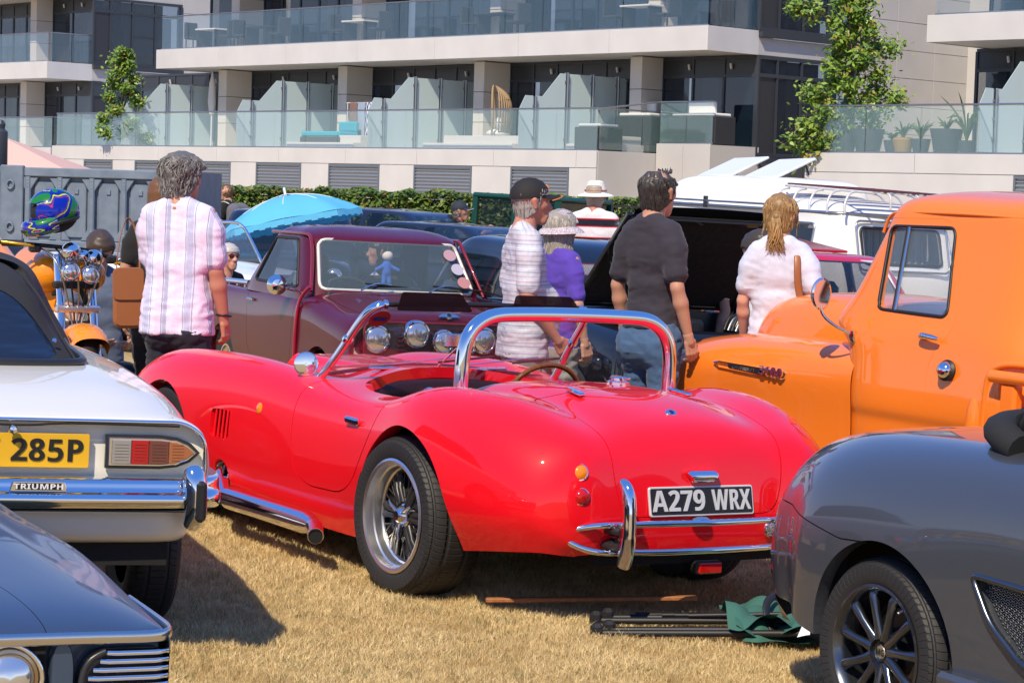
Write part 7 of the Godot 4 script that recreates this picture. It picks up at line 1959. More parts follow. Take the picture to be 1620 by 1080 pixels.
func camper_van() -> void:
	var o := thing("camper_van", "white camper van with raised roof, roof rack and two tilted roof panels", "van", park(3.44, 24.0, deg_to_rad(32)))
	# x = 0 at the tail, forward to 4.4; left flank at z = 0 (its corner), body to z = 1.7
	var t := part("shell", o, at(V(0, 0, 0.85)))
	var lv := [plan(0.35, 4.30, 4.2, 0.66, 0.82, 0.06, 0.72), plan(0.9, 4.38, 4.24, 0.68, 0.86, 0.0, 0.74), plan(1.15, 4.33, 4.18, 0.68, 0.85, 0.01, 0.73), plan(1.60, 4.03, 3.90, 0.65, 0.79, 0.13, 0.69), plan(1.68, 3.98, 3.86, 0.66, 0.79, 0.17, 0.70), plan(1.71, 3.9, 3.8, 0.64, 0.77, 0.22, 0.68), plan(1.80, 3.7, 3.6, 0.5, 0.62, 0.42, 0.52), plan(1.85, 3.4, 3.35, 0.2, 0.25, 0.8, 0.2)]
	var skin := patch(half_rows(lv), 70, 120)
	var wins := [rounded(rect(0.55, 1.17, 1.52, 1.56), 0.06), rounded(rect(1.65, 1.17, 2.62, 1.56), 0.06), rounded(rect(2.78, 1.17, 3.62, 1.56), 0.06)]
	var rear := rounded(rect(-0.56, 1.17, 0.56, 1.55), 0.07)
	var f := func(p: Vector3) -> float:
		var d := -0.2
		if absf(p.z) > 0.66 and p.x > 0.3 and p.x < 3.8:
			for w in wins: d = maxf(d, inside(Vector2(p.x, p.y), w))
		elif p.x < 0.3: d = inside(Vector2(p.z, p.y), rear)
		elif p.x > 3.7: d = inside(Vector2(p.z, p.y), rear)
		return d
	emit(clip(skin, func(p): return -f.call(p), V(0, 0, 0.03)), "body", K.white, t)
	emit(clip(skin, f), "windows", K.window_car, t)
	for q in wins: bead(skin, q, -1.0, 0.018, "window_seal", K.dull, t)
	var rim := PackedVector3Array()
	for q in rounded(rect(-0.64, 1.10, 0.64, 1.62), 0.08): rim.append(V(0.0 + (q.y - 1.1) * 0.25 - 0.02, q.y, q.x))
	emit(tube(rim, 0.012, 6, true), "tailgate_seam", K.dull, t)
	bead(skin, rear, -1.0, 0.018, "window_seal", K.black, t, true)
	var cur := mat(col(0.62, 0.62, 0.55), 0.9)
	var cg := Geo.new()
	for k in 24: cg.add(tube(xyzs([0.30 + 0.015 * (k % 2), 1.12, -0.56 + k * 0.049, 0.34 + 0.015 * (k % 2), 1.58, -0.56 + k * 0.049]), 0.027, 6))
	emit(cg, "curtain", cur, t)
	for k in 10: emit(box(V(0.085, 0.034, 0.012), 0.004), "air_slot", K.black, t, at(V(0.36 + k * 0.006, 1.14 + k * 0.043, -0.845 + k * 0.0052)))
	emit(tube(spline(xyzs([3.95, 1.68, 0.5, 3.75, 1.685, 0.76, 3.0, 1.69, 0.80, 0.5, 1.685, 0.80, 0.22, 1.685, 0.72, 0.16, 1.685, 0.4, 0.14, 1.685, 0, 0.16, 1.685, -0.4, 0.22, 1.685, -0.72, 0.5, 1.685, -0.80, 3.0, 1.69, -0.80, 3.75, 1.685, -0.76, 3.95, 1.68, -0.5]), 60), 0.02, 8), "gutter", K.dull, t)
	var hi := patch(half_rows([plan(1.74, 3.75, 3.65, 0.60, 0.70, 1.35, 0.62), plan(1.90, 3.6, 3.5, 0.58, 0.68, 1.38, 0.62), plan(2.0, 3.4, 3.3, 0.52, 0.62, 1.45, 0.56), plan(2.05, 3.1, 3.0, 0.36, 0.44, 1.6, 0.4), plan(2.06, 2.6, 2.6, 0.05, 0.05, 2.2, 0.05)]), 30, 80)
	emit(hi, "raised_roof", K.white, t)
	for x: float in [2.0, 2.85]:
		var p := emit(box(V(0.68, 0.03, 0.6), 0.01), "roof_panel", mat(col(0.7, 0.74, 0.78), 0.3), t, at(V(x, 2.15, -0.22), V(-0.42, 0, -0.05)))
		emit(rod(V(-0.25, -0.01, 0.2), V(-0.25, -0.16, 0.2), 0.012), "strut", K.trim, p)
		emit(rod(V(0.25, -0.01, 0.2), V(0.25, -0.16, 0.2), 0.012), "strut", K.trim, p)
	# rack
	for z: float in [-0.62, 0.62]: emit(tube(xyzs([-0.12, 1.92, z, 1.35, 1.96, z]), 0.014, 8), "rack_rail", K.silver, t)
	for k in 12: emit(box(V(0.05, 0.018, 1.24), 0.003), "rack_slat", mat(col(0.10, 0.03, 0.035), 0.6), t, at(V(-0.08 + k * 0.125, 1.945 + k * 0.0034, 0)))
	for k in 5:
		var x := 0.1 + k * 0.29
		for z: float in [-1.0, 1.0]: emit(tube(spline(xyzs([x, 1.69, z * 0.80, x + 0.01, 1.78, z * 0.80, x + 0.03, 1.90, z * 0.72, x + 0.04, 1.93, z * 0.60]), 12), 0.013, 8), "rack_leg", K.silver, t)
	for z: float in [-0.4, 0.0, 0.4]: emit(tube(spline(xyzs([0.0, 1.93, z, -0.14, 1.90, z, -0.16, 1.75, z]), 10), 0.012, 8), "rack_leg", K.silver, t)
	for x: float in [1.3, 2.55]: emit(box(V(0.05, 0.13, 0.04), 0.006), "roof_clip", K.trim, t, at(V(x, 1.73, -0.81)))
	emit(rod(V(1.0, 1.74, -0.82), V(3.6, 1.745, -0.82), 0.012), "awning_rail", K.dull, t)
	emit(bx(0.2, 0.4, -0.7, 4.0, 0.5, 0.7), "floor", K.matt, t)
	emit(bx(1.6, 0.5, -0.6, 1.7, 1.5, 0.3), "cupboard", cur, t)
	for x: float in [0.95, 3.4]:
		for s: float in [-1.0, 1.0]: wheel(t, V(x, 0.32, s * 0.72), s, 0.33, 0.17, 0.19, "chrome")

func army_trailer() -> void:
	var o := thing("trailer", "blue grey ribbed steel military trailer body behind the motorcycle", "trailer", park(-5.82, 27.0, deg_to_rad(90), 0.0) * at(V(0, 0.17, 0)))
	# x runs away to the left, so the long side is laid out along -x
	var m := tri_tex(mat(Color.WHITE, 0.45), grain(0.01, col(0.13, 0.17, 0.225), col(0.19, 0.235, 0.30), 4, 41), 0.8)
	var t := part("body", o, Transform3D(Basis(V(0, 1, 0), -PI / 2), Vector3.ZERO).affine_inverse())
	t.transform = Transform3D(Basis(V(0, 0, -1), V(0, 1, 0), V(1, 0, 0)).inverse(), Vector3.ZERO)
	t.transform = o.transform.affine_inverse() * at(V(-5.82, 0.17, -27.0), V(0, -0.07, 0))
	emit(bx(0.02, 0.70, -1.9, 1.97, 1.66, -0.06), "box", m, t)
	emit(bx(-0.01, 1.55, -0.08, 2.0, 1.66, 0.03, 0.012), "top_rail", m, t)
	emit(bx(-0.01, 0.68, -0.08, 2.0, 0.80, 0.03, 0.012), "bottom_rail", m, t)
	for k in 6:
		var x := 0.03 + k * 0.385
		emit(bx(x - 0.035, 0.78, -0.08, x + 0.035, 1.57, 0.02, 0.014), "rib", m, t)
		for y: float in [1.545, 0.805]:
			var d := 1.0 if y > 1.2 else -1.0
			emit(slab(xys([x - 0.035, y - d * 0.15, x + 0.035, y - d * 0.15, x + 0.13, y, x - 0.13, y]), 0.06, 0.008), "gusset", m, t, at(V(0, 0, 0.008)))
			for q in 3: emit(ball(V(0.012, 0.012, 0.012), V(x, y - d * (0.03 + q * 0.04), 0.014), 8), "rivet", m, t)
		if k < 5:
			emit(slab(rounded(rect(x + 0.07, 0.84, x + 0.315, 1.50), 0.06), 0.03, 0.01), "panel", m, t, at(V(0, 0, -0.03)))
			emit(bx(x + 0.17, 1.36, -0.03, x + 0.22, 1.42, -0.012, 0.004), "bracket", m, t)
	var e := part("end", o)
	e.transform = t.transform
	for k in 2: emit(bx(-0.62 + k * 0.32, 0.70, 0.0 - 0.06, -0.34 + k * 0.32, 1.68, 0.03, 0.012), "end_post", m, e)
	emit(bx(-2.2, 0.70, -1.8, -0.04, 1.66, -0.05), "box", m, e)
	for k in 4: emit(tube(ring(xyzs([-0.52 + (k % 2) * 0.35, 1.5 - (k / 2) * 0.5, 0.05, -0.48 + (k % 2) * 0.35, 1.45 - (k / 2) * 0.5, 0.05, -0.52 + (k % 2) * 0.35, 1.40 - (k / 2) * 0.5, 0.05, -0.56 + (k % 2) * 0.35, 1.45 - (k / 2) * 0.5, 0.05]), 16), 0.012, 6, true), "lashing_ring", m, e)
	var ch := emit(bx(-0.4, 0.48, -1.5, 1.95, 0.70, -0.3), "chassis", K.matt, o)
	ch.transform = t.transform
	for x: float in [0.4, 1.5]: wheel(t, V(x, 0.30, -0.2), 1.0, 0.42, 0.22, 0.25, "plain").rotation.y = 0.0

func motorcycle() -> void:
	# x across, y up, z towards the camera, origin below the front wheel
	var O := V(-2.47, 0.07, -13.15)
	var o := thing("motorcycle", "orange motorcycle facing us with twin round headlights and chrome forks", "motorbike", Transform3D(Basis(V(0, 1, 0), 0.40), O))
	var G := mat(col(0.85, 0.27, 0.01), 0.35, 0.0, 1.0)
	var w := part("front_wheel", o, Transform3D(Basis(V(0, 0, 1), -0.06) * Basis(V(0, 1, 0), -0.25), V(0.0, 0.37, -0.05)))
	emit(tube(ring(xyzs([0, 0.295, 0, 0, 0, 0.295, 0, -0.295, 0, 0, 0, -0.295]), 48), 0.075, 14, true), "tyre", tyre_mat(), w)
	emit(lathe([0.23, -0.03, 0.25, -0.045, 0.24, 0.0, 0.25, 0.045, 0.23, 0.03], 40, Transform3D(Basis(V(0, 0, 1), PI / 2), Vector3.ZERO)), "rim", K.alloy, w)
	for k in 5: emit(rod(V(0, 0, 0), V(0, cos(k * 1.2566) * 0.2, sin(k * 1.2566) * 0.2), 0.014), "spoke", K.alloy, w)
	for s: float in [-1.0, 1.0]:
		emit(lathe([0.06, 0, 0.15, 0, 0.15, 0.006, 0.06, 0.006], 30, Transform3D(Basis(V(0, 0, 1), PI / 2), V(s * 0.075, 0, 0))), "brake_disc", K.dull, w)
		var fk := emit(tube(xyzs([s * 0.105, 0.33, -0.05, s * 0.100, 0.62, -0.17, s * 0.098, 0.66, -0.185, s * 0.092, 1.14, -0.35]), PackedFloat32Array([0.030, 0.030, 0.024, 0.024]), 14), "fork", K.chrome, o)
		emit(tube(xyzs([s * 0.092, 0.98, -0.295, s * 0.092, 1.17, -0.36]), 0.034, 14), "fork_shroud", K.chrome, fk)
	var fd := []
	for k in 9:
		var a := lerpf(-0.6, 1.3, k / 8.0)
		var c := V(0, 0.37 + cos(a) * 0.395, -0.05 + sin(a) * -0.395)
		var q := V(0, cos(a), -sin(a))
		fd.append(PackedVector3Array([c + V(-0.10, 0, 0) - q * 0.10, c + V(-0.105, 0, 0) - q * 0.03, c + V(-0.07, 0, 0) + q * 0.012, c + q * 0.025, c + V(0.07, 0, 0) + q * 0.012, c + V(0.105, 0, 0) - q * 0.03, c + V(0.10, 0, 0) - q * 0.10]))
	var fe := emit(patch(fd, 30, 20), "front_mudguard", G, o)
	for k in 3: emit(lathe([0, 0.003, 0.014 - k * 0.003, 0.003], 12), "slot", K.black, fe, facing(V(-0.107, 0.70 + 0.008 * k, 0.10 - k * 0.035), V(-1, 0, 0)))
	for y: float in [0.86, 1.0]: emit(box(V(0.27, 0.045, 0.08), 0.012), "fork_yoke", K.alloy if y < 0.9 else K.black, o, at(V(0, y, -0.255 - (y - 0.86) * 0.34)))
	for s: float in [-1.0, 1.0]:
		var hl := lamp(o, "headlight", facing(V(s * 0.060 - 0.005, 1.075 - s * 0.008, -0.13), V(0.0, 0.02, 1)), 0.052, K.lens, K.chrome, 0.3, 0.03)
		emit(lathe([0.0, -0.11, 0.03, -0.10, 0.05, -0.06, 0.055, -0.02], 24), "bowl", K.chrome, hl)
	for p in [[-0.05, 1.20, 0.056], [0.022, 1.175, 0.036], [0.085, 1.165, 0.050]]: emit(lathe([0, p[2] * 0.9, p[2] * 0.6, p[2] * 0.75, p[2] * 0.95, p[2] * 0.2, p[2], -p[2] * 0.5, p[2] * 0.8, -p[2]], 24), "instrument_pod", K.chrome, o, facing(V(p[0], p[1], -0.20), V(0, 0.1, 1)))
	emit(tube(spline(xyzs([-0.42, 1.24, -0.50, -0.24, 1.23, -0.38, -0.09, 1.22, -0.36, 0.09, 1.20, -0.36, 0.22, 1.16, -0.40, 0.36, 1.09, -0.50]), 30), 0.013, 10), "handlebar", K.black, o)
	for s: float in [-1.0, 1.0]:
		emit(rod(V(s * 0.40, 1.235 - 0.07 * (s + 1), -0.49), V(s * 0.29, 1.235 - 0.05 * (s + 1), -0.42), 0.02), "grip", K.black, o)
		emit(tube(spline(xyzs([s * 0.42, 1.245 - 0.07 * (s + 1), -0.40, s * 0.33, 1.235 - 0.05 * (s + 1), -0.36, s * 0.24, 1.225 - 0.05 * (s + 1), -0.35]), 8), 0.009, 6), "lever", mat(col(0.75, 0.40, 0.04), 0.3, 0.6), o)
		emit(box(V(0.07, 0.05, 0.06), 0.012), "switch_box", K.trim, o, at(V(s * 0.23, 1.21 - 0.03 * (s + 1), -0.38)))
	for k in 5: emit(tube(spline(xyzs([-0.2 + k * 0.09, 1.21, -0.36, -0.14 + k * 0.06, 1.13 - k * 0.02, -0.17, -0.06 + k * 0.03, 0.9, -0.22, -0.03 + k * 0.01, 0.75, -0.22]), 14), 0.006, 6), "cable", K.black if k % 2 else K.dull, o)
	emit(net([[V(-0.13, 1.06, -0.50), V(-0.15, 1.08, -0.82), 0.12, 0.13], [V(0.10, 1.05, -0.50), V(0.10, 1.08, -0.82), 0.12, 0.13]], 0.08, 0.022), "tank", G, o)
	emit(box(V(0.36, 0.03, 0.42), 0.012), "tank_stripe", K.black, o, at(V(-0.06, 1.0, -0.64)))
	emit(tube(spline(xyzs([-0.05, 1.05, -0.95, -0.1, 1.03, -1.2, -0.16, 1.13, -1.5, -0.2, 1.2, -1.75]), 14), PackedFloat32Array([0.10, 0.13, 0.14, 0.14, 0.14, 0.13, 0.13, 0.13, 0.12, 0.12, 0.11, 0.10, 0.08, 0.05]), 14, false, 0.45), "seat", K.black, o)
	emit(tube(spline(xyzs([-0.22, 1.05, -0.95, -0.25, 1.1, -1.2, -0.28, 1.2, -1.5, -0.26, 1.25, -1.8]), 14), PackedFloat32Array([0.03, 0.05, 0.07, 0.075, 0.08, 0.08, 0.08, 0.08, 0.08, 0.075, 0.07, 0.06, 0.05, 0.02]), 12, false, 0.6), "tail", G, o)
	for s: float in [-1.0, 1.0]: emit(tube(xyzs([s * 0.05, 1.0, -0.42, s * 0.17, 0.80, -0.62, s * 0.17, 0.55, -0.9]), 0.026, 10), "frame_tube", mat(col(0.005, 0.03, 0.035), 0.4, 0.0, 1.0), o)
	emit(slab(xys([-0.16, -0.10, 0.10, -0.13, 0.16, 0.11, -0.10, 0.10]), 0.02, 0.004), "side_panel", G, o, at(V(-0.20, 0.90, -0.52), V(0, -0.5, 0)))
	var rad := emit(box(V(0.34, 0.30, 0.04), 0.01), "radiator", mat(col(0.17, 0.13, 0.10), 0.5, 0.6), o, at(V(-0.02, 0.63, -0.42)))
	for k in 18: emit(lathe([0, 0.003, 0.011, 0.003], 10), "hole", K.black, rad, facing(V(-0.13 + (k % 6) * 0.05, 0.09 - (k / 6) * 0.08, 0.02), V(0, 0, 1)))
	emit(box(V(0.10, 0.34, 0.02), 0.004), "cover", mat(col(0.55, 0.12, 0.02), 0.4), o, at(V(-0.22, 0.63, -0.40), V(0, 0, -0.25)))
	for k in 7: emit(box(V(0.22, 0.012, 0.30), 0.003), "cooling_fin", K.dull, o, at(V(-0.22, 0.60 + k * 0.026, -0.62)))
	emit(bx(-0.18, 0.25, -1.0, 0.18, 0.60, -0.5, 0.06), "engine", K.dull, o)
	emit(rod(V(0.12, 0.5, -0.3), V(0.16, 0.10, -0.15), 0.012), "side_stand", K.chrome, o)
	var rw := part("rear_wheel", o, at(V(0, 0.31, -1.5)))
	emit(tube(ring(xyzs([0, 0.24, 0, 0, 0, 0.24, 0, -0.24, 0, 0, 0, -0.24]), 40), 0.08, 12, true), "tyre", tyre_mat(), rw)
	# helmet on the bar end
	var hm := thing("helmet", "blue motorcycle helmet with yellow swirls resting on the handlebar end", "helmet", Transform3D(Basis(V(0, 1, 0), 0.35) * Basis(V(0, 0, 1), 0.12), V(-2.725, 1.50, -13.42)))
	var im := Image.create(256, 128, false, Image.FORMAT_RGB8)
	var f1 := noise(0.011, 1, 77)
	var f2 := noise(0.02, 1, 78)
	for y in 128:
		for x in 256:
			var a := f1.get_noise_2d(x + 30.0 * f2.get_noise_2d(x, y), y * 1.6)
			var c := Color(0.03, 0.13, 0.62)
			if absf(a) < 0.075: c = Color(0.75, 0.78, 0.12)
			elif absf(a - 0.09) < 0.03: c = Color(0.02, 0.02, 0.05)
			elif a > 0.42: c = Color(0.12, 0.45, 0.15)
			elif absf(a + 0.2) < 0.025: c = Color(0.75, 0.2, 0.35)
			im.set_pixel(x, y, c)
	var hp := mat(Color.WHITE, 0.3, 0.0, 1.0)
	hp.albedo_texture = ImageTexture.create_from_image(im)
	var shell := ball(V(0.155, 0.135, 0.13), Vector3.ZERO, 36)
	shell = clip(shell, func(p): return p.y + 0.062 - p.x * 0.12, V(0.0, 0.012, 0.0))
	shell = clip(shell, func(p): return -minf(minf(-0.085 - p.x, 0.085 - absf(p.z)), 0.045 - absf(p.y - 0.015)), V(0.02, 0, 0))
	emit(shell, "shell", hp, hm)
	emit(tube(spline(xyzs([0.0, -0.065, -0.105, -0.09, -0.085, -0.098, -0.15, -0.09, -0.055, -0.165, -0.09, 0, -0.15, -0.09, 0.055, -0.09, -0.085, 0.098, 0.0, -0.065, 0.105]), 24), 0.032, 12, false, 1.5), "chin_bar", hp, hm)
	emit(ball(V(0.14, 0.115, 0.118), V(0.005, -0.015, 0), 24), "lining", K.matt, hm)
	emit(tube(spline(xyzs([0.14, -0.045, 0, 0.09, -0.055, 0.105, -0.05, -0.075, 0.125, -0.15, -0.1, 0.08, -0.19, -0.1, 0, -0.15, -0.1, -0.08, -0.05, -0.075, -0.125, 0.09, -0.055, -0.105, 0.14, -0.045, 0]), 40), 0.012, 8), "rim_trim", K.black, hm)

func small_things() -> void:
	# parasol
	var o := thing("parasol", "light blue tilted parasol with a fringed edge above the dark saloon", "parasol", Transform3D(Basis(V(0, 0, 1), -0.0) * Basis(V(1, 0, 0), -0.05) * Basis(V(0, 0, 1), 0.22), V(-2.36, 1.27, -24)))
	var cloth := mat(col(0.12, 0.52, 0.78), 0.8)
	cloth.backlight_enabled = true
	cloth.backlight = Color(0.3, 0.55, 0.65)
	var g := Geo.new()
	var ns := 8
	for a in 7:
		for b in ns * 8 + 1:
			var u := a / 6.0
			var t := TAU * b / (ns * 8)
			var sag := 1.0 - 0.07 * u * absf(sin(t * ns / 2.0))
			g.v.append(V(cos(t) * 0.76 * u * sag, 0.31 * (1.0 - u * u * 0.9) + 0.02 + 0.012 * absf(cos(t * ns / 2.0)) * u, sin(t) * 0.76 * u * sag))
	emit(sheet(g, 7, ns * 8 + 1), "canopy", cloth, o)
	var fr := Geo.new()
	for b in ns * 8:
		var t := TAU * b / (ns * 8)
		var t2 := TAU * (b + 1) / (ns * 8)
		var s1 := 0.76 * (1.0 - 0.07 * absf(sin(t * ns / 2.0)))
		var s2 := 0.76 * (1.0 - 0.07 * absf(sin(t2 * ns / 2.0)))
		var dr := 0.055 + 0.012 * (b % 2)
		fr.quad(V(cos(t) * s1, 0.054, sin(t) * s1), V(cos(t2) * s2, 0.054, sin(t2) * s2), V(cos(t2) * s2 * 1.01, 0.054 - dr, sin(t2) * s2 * 1.01), V(cos(t) * s1 * 1.01, 0.054 - dr, sin(t) * s1 * 1.01))
	emit(fr, "fringe", cloth, o)
	for k in ns: emit(tube(spline(xyzs([0, 0.35, 0, cos(TAU * k / ns) * 0.4, 0.26, sin(TAU * k / ns) * 0.4, cos(TAU * k / ns) * 0.755, 0.05, sin(TAU * k / ns) * 0.755]), 8), 0.004, 5), "rib", K.paper, o)
	emit(rod(V(0, 0.42, 0), V(0, -1.3, 0), 0.014), "pole", K.paper, o)
	# folded chairs, plank under the roadster's tail
	var T := park(0.22, 9.8, 0.585)
	var black: Material = K.black
	var ch := thing("folded_chairs", "two folded camping chairs with black tubes and green cloth under the red tail", "chair", at(V(0.62, -0.02, -8.78)))
	for k in 4:
		var y := 0.028 + 0.022 * (k / 2)
		var z := 0.10 - k * 0.07
		emit(tube(xyzs([-0.24 + 0.05 * (k % 2), y, z + 0.02, 0.62, y + 0.03, z + 0.05]), 0.014, 8), "tube", black, ch)
		emit(box(V(0.05, 0.062, 0.045), 0.014), "foot", K.trim, ch, at(V(-0.26 + 0.05 * (k % 2), y + 0.008, z + 0.02), V(0, 0.1, 0.03)))
	for k in 5: emit(rod(V(-0.1 + k * 0.05, 0.06 + 0.006 * k, -0.12 + k * 0.03), V(0.6, 0.075 + 0.01 * k, -0.16 + k * 0.05), 0.009), "tube", black, ch)
	var gc := mat(col(0.035, 0.13, 0.10), 0.85)
	gc.heightmap_enabled = true
	tri_tex(gc, grain(0.06, Color(0.6, 0.6, 0.6), Color.WHITE, 4, 51), 4.0, 0.5)
	gc.albedo_texture = null
	for q in 3:
		var rows := []
		for a in 9:
			var p := PackedVector3Array()
			for b in 9:
				var x := 0.30 + a * 0.055 - q * 0.03
				var y := 0.03 + 0.05 * q + 0.05 * sin(a * 1.3 + q * 2.0) * sin(b * 0.9 + q) + 0.045 * sin(PI * b / 8.0) * (1.0 + 0.6 * sin(a * 0.8 + q * 1.7))
				p.append(V(x, maxf(0.012, y * 0.72), 0.16 - b * 0.05 + 0.02 * sin(a * 2.0)))
			rows.append(p)
		emit(patch(rows, 40, 40), "cloth", gc, ch)
	for q in 3:
		emit(tube(spline(xyzs([0.42 + q * 0.1, 0.05, 0.10, 0.40 + q * 0.12, 0.14 + 0.02 * q, 0.02, 0.50 + q * 0.1, 0.17, -0.08, 0.62 + q * 0.06, 0.08, -0.05]), 20), 0.016, 8, false, 0.4), "webbing", black, ch)
	emit(patch([xyzs([0.50, 0.05, 0.20, 0.56, 0.06, 0.19, 0.62, 0.05, 0.20]), xyzs([0.52, 0.085, 0.17, 0.58, 0.09, 0.155, 0.63, 0.075, 0.17]), xyzs([0.53, 0.10, 0.14, 0.57, 0.11, 0.12, 0.61, 0.09, 0.14])], 8, 8), "label_tag", K.paper, ch)
	var pk := thing("plank", "thin wooden stick lying behind the folded chairs", "plank", at(V(0.35, 0.075, -9.02), V(0, 0.06, 0.03)))
	emit(box(V(0.85, 0.018, 0.035), 0.004), "stick", tri_tex(mat(Color.WHITE, 0.7), grain(0.02, col(0.28, 0.10, 0.03), col(0.42, 0.17, 0.06), 4, 61), 3.0), pk)
	# brown bag
	var bag := thing("handbag", "tan brown leather shoulder bag hanging behind the man in the striped shirt", "bag", at(V(-2.19, 0.86, -12.85), V(0, 0.2, 0.02)))
	emit(slab(rounded(rect(-0.07, 0.0, 0.10, 0.34), 0.05, 6), 0.11, 0.018), "pouch", K.tan, bag, at(V(0, 0, 0.05)))
	emit(slab(rounded(rect(-0.073, 0.16, 0.103, 0.345), 0.04, 6), 0.012, 0.004), "flap", K.tan, bag, at(V(0, 0, 0.062)))
	emit(tube(spline(xyzs([-0.05, 0.33, 0, -0.03, 0.5, -0.05, 0.02, 0.62, -0.1, 0.07, 0.5, -0.08, 0.08, 0.33, -0.04]), 20), 0.012, 6, false, 0.3), "strap", K.tan, bag)

# ---------- people ----------
# a figure facing +z with its left at +x; h tall, standing at the origin
func person(d: Dictionary) -> Node3D:
	var H: float = d.h
	var o := thing("person", d.label, "person", Transform3D(Basis(V(0, 1, 0), d.face), d.at))
	var sc := H / 1.75
	var q: float = d.get("cell", 1.0)
	var fat: float = d.get("fat", 1.0)
	var w: float = d.get("broad", 1.0)
	var hip := V(0, 0.93, 0) * sc
	var lean: float = d.get("lean", 0.0)
	var L := func(p: Vector3) -> Vector3:
		if lean == 0.0 or p.y < hip.y: return p
		return hip + Basis(V(1, 0, 0), lean) * (p - hip)
	var head_c: Vector3 = L.call(V(0, 1.625, 0.025) * sc)
	var neck: Vector3 = L.call(V(0, 1.47, -0.015) * sc)
	var ht := Basis(V(0, 1, 0), d.get("turn", 0.0)) * Basis(V(1, 0, 0), d.get("nod", 0.0) + lean * 0.4)
	var hd := func(x: float, y: float, z: float) -> Vector3: return head_c + ht * (V(x, y, z) * sc)
	var skin := mat(d.get("skin", col(0.46, 0.24, 0.16)), 0.55)
	skin.subsurf_scatter_enabled = true
	skin.subsurf_scatter_strength = 0.08
	# head
	var body := net([
		[hd.call(0, 0.035, -0.022), hd.call(0, 0.035, 0.015), 0.083 * sc, 0.08 * sc], [hd.call(0, -0.03, 0.028), hd.call(0, -0.078, 0.056), 0.062 * sc, 0.036 * sc], [hd.call(-0.03, -0.005, 0.055), hd.call(0.03, -0.005, 0.055), 0.034 * sc, 0.034 * sc],
		[hd.call(0, 0.012, 0.086), hd.call(0, -0.026, 0.108), 0.010 * sc, 0.014 * sc], [hd.call(-0.014, -0.028, 0.094), hd.call(0.014, -0.028, 0.094), 0.010 * sc, 0.010 * sc], [hd.call(-0.034, 0.034, 0.076), hd.call(0.034, 0.034, 0.076), 0.014 * sc, 0.014 * sc],
		[hd.call(-0.018, -0.055, 0.082), hd.call(0.018, -0.055, 0.082), 0.010 * sc, 0.010 * sc], [hd.call(-0.016, -0.068, 0.080), hd.call(0.016, -0.068, 0.080), 0.010 * sc, 0.010 * sc], [hd.call(-0.008, -0.098, 0.066), hd.call(0.008, -0.098, 0.066), 0.017 * sc, 0.017 * sc],
		[hd.call(-0.082, 0.020, -0.008), hd.call(-0.078, -0.022, 0.002), 0.017 * sc, 0.011 * sc], [hd.call(0.082, 0.020, -0.008), hd.call(0.078, -0.022, 0.002), 0.017 * sc, 0.011 * sc],
		[hd.call(0, -0.05, -0.02), neck, 0.056 * sc, 0.062 * sc * lerpf(1.0, fat, 0.5)], [neck, L.call(V(0, 1.40, -0.01) * sc), 0.062 * sc, 0.062 * sc]], 0.018 * sc, 0.0055 * q)
	# arms and hands: each arm is [elbow, wrist, which way the fingers point, which way the palm looks]
	var sleeves := []
	var bones := [[L.call(V(0, 1.36, -0.01) * sc), L.call(V(0, 1.0, 0) * sc), 0.06 * sc, 0.06 * sc]]
	for s: float in [-1.0, 1.0]:
		var arm: Array = d.get("right" if s < 0 else "left", [V(s * 0.07, -0.285, -0.02), V(s * 0.08, -0.53, 0.05)])
		var sh: Vector3 = L.call(V(s * 0.155 * w, 1.43, -0.012) * sc)
		var el: Vector3 = sh + arm[0] * sc
		var wr: Vector3 = sh + arm[1] * sc
		var am: float = d.get("arm", 1.0) * sc
		bones.append_array([[L.call(V(0, 1.37, -0.01) * sc), sh, 0.04 * am, 0.04 * am], [sh, sh.lerp(el, 0.45), 0.040 * am, 0.044 * am], [sh.lerp(el, 0.45), el, 0.044 * am, 0.036 * am], [el, el.lerp(wr, 0.3), 0.036 * am, 0.040 * am], [el.lerp(wr, 0.3), wr, 0.040 * am, 0.024 * am]])
		var f: Vector3 = (arm[2] if arm.size() > 2 else (wr - el)).normalized()
		var pal: Vector3 = arm[3] if arm.size() > 3 else V(-s, 0, 0.25)
		var side := f.cross(pal).normalized()
		pal = side.cross(f).normalized()
		var th := side * (1.0 if side.z > 0 else -1.0)
		var hb := [[wr - f * 0.02, wr + f * 0.02, 0.027 * sc, 0.026 * sc]]
		for k in 4:
			var u := (k - 1.5) * 0.0195
			var kn := wr + f * (0.088 - absf(k - 1.2) * 0.004) + th * -u
			hb.append([wr + f * 0.018 + th * (-u * 0.7), kn, 0.0145, 0.0115])
			var ln: float = [0.036, 0.042, 0.039, 0.030][k]
			var c: float = d.get("curl", 0.55)
			var a1 := (f * cos(c) + pal * sin(c)) * ln
			var a2 := (f * cos(c * 2.1) + pal * sin(c * 2.1)) * ln * 0.68
			var a3 := (f * cos(c * 2.9) + pal * sin(c * 2.9)) * ln * 0.5
			hb.append_array([[kn, kn + a1, 0.0108, 0.0095], [kn + a1, kn + a1 + a2, 0.0095, 0.0085], [kn + a1 + a2, kn + a1 + a2 + a3, 0.0085, 0.0075]])
		var t0 := wr + f * 0.022 + th * 0.022
		var t1 := t0 + (f * 0.8 + th * 0.55 + pal * 0.35).normalized() * 0.042
		hb.append_array([[wr + f * 0.015, t0, 0.017, 0.0145], [t0, t1, 0.0135, 0.011], [t1, t1 + (f + pal * 0.4).normalized() * 0.032, 0.0105, 0.0085]])
		body.add(net(hb, 0.006, 0.0045 * q))
		var sl: float = d.get("sleeve", 0.62)
		var se := sh.lerp(el, minf(sl, 1.0))
		var big: float = d.get("loose", 1.0)
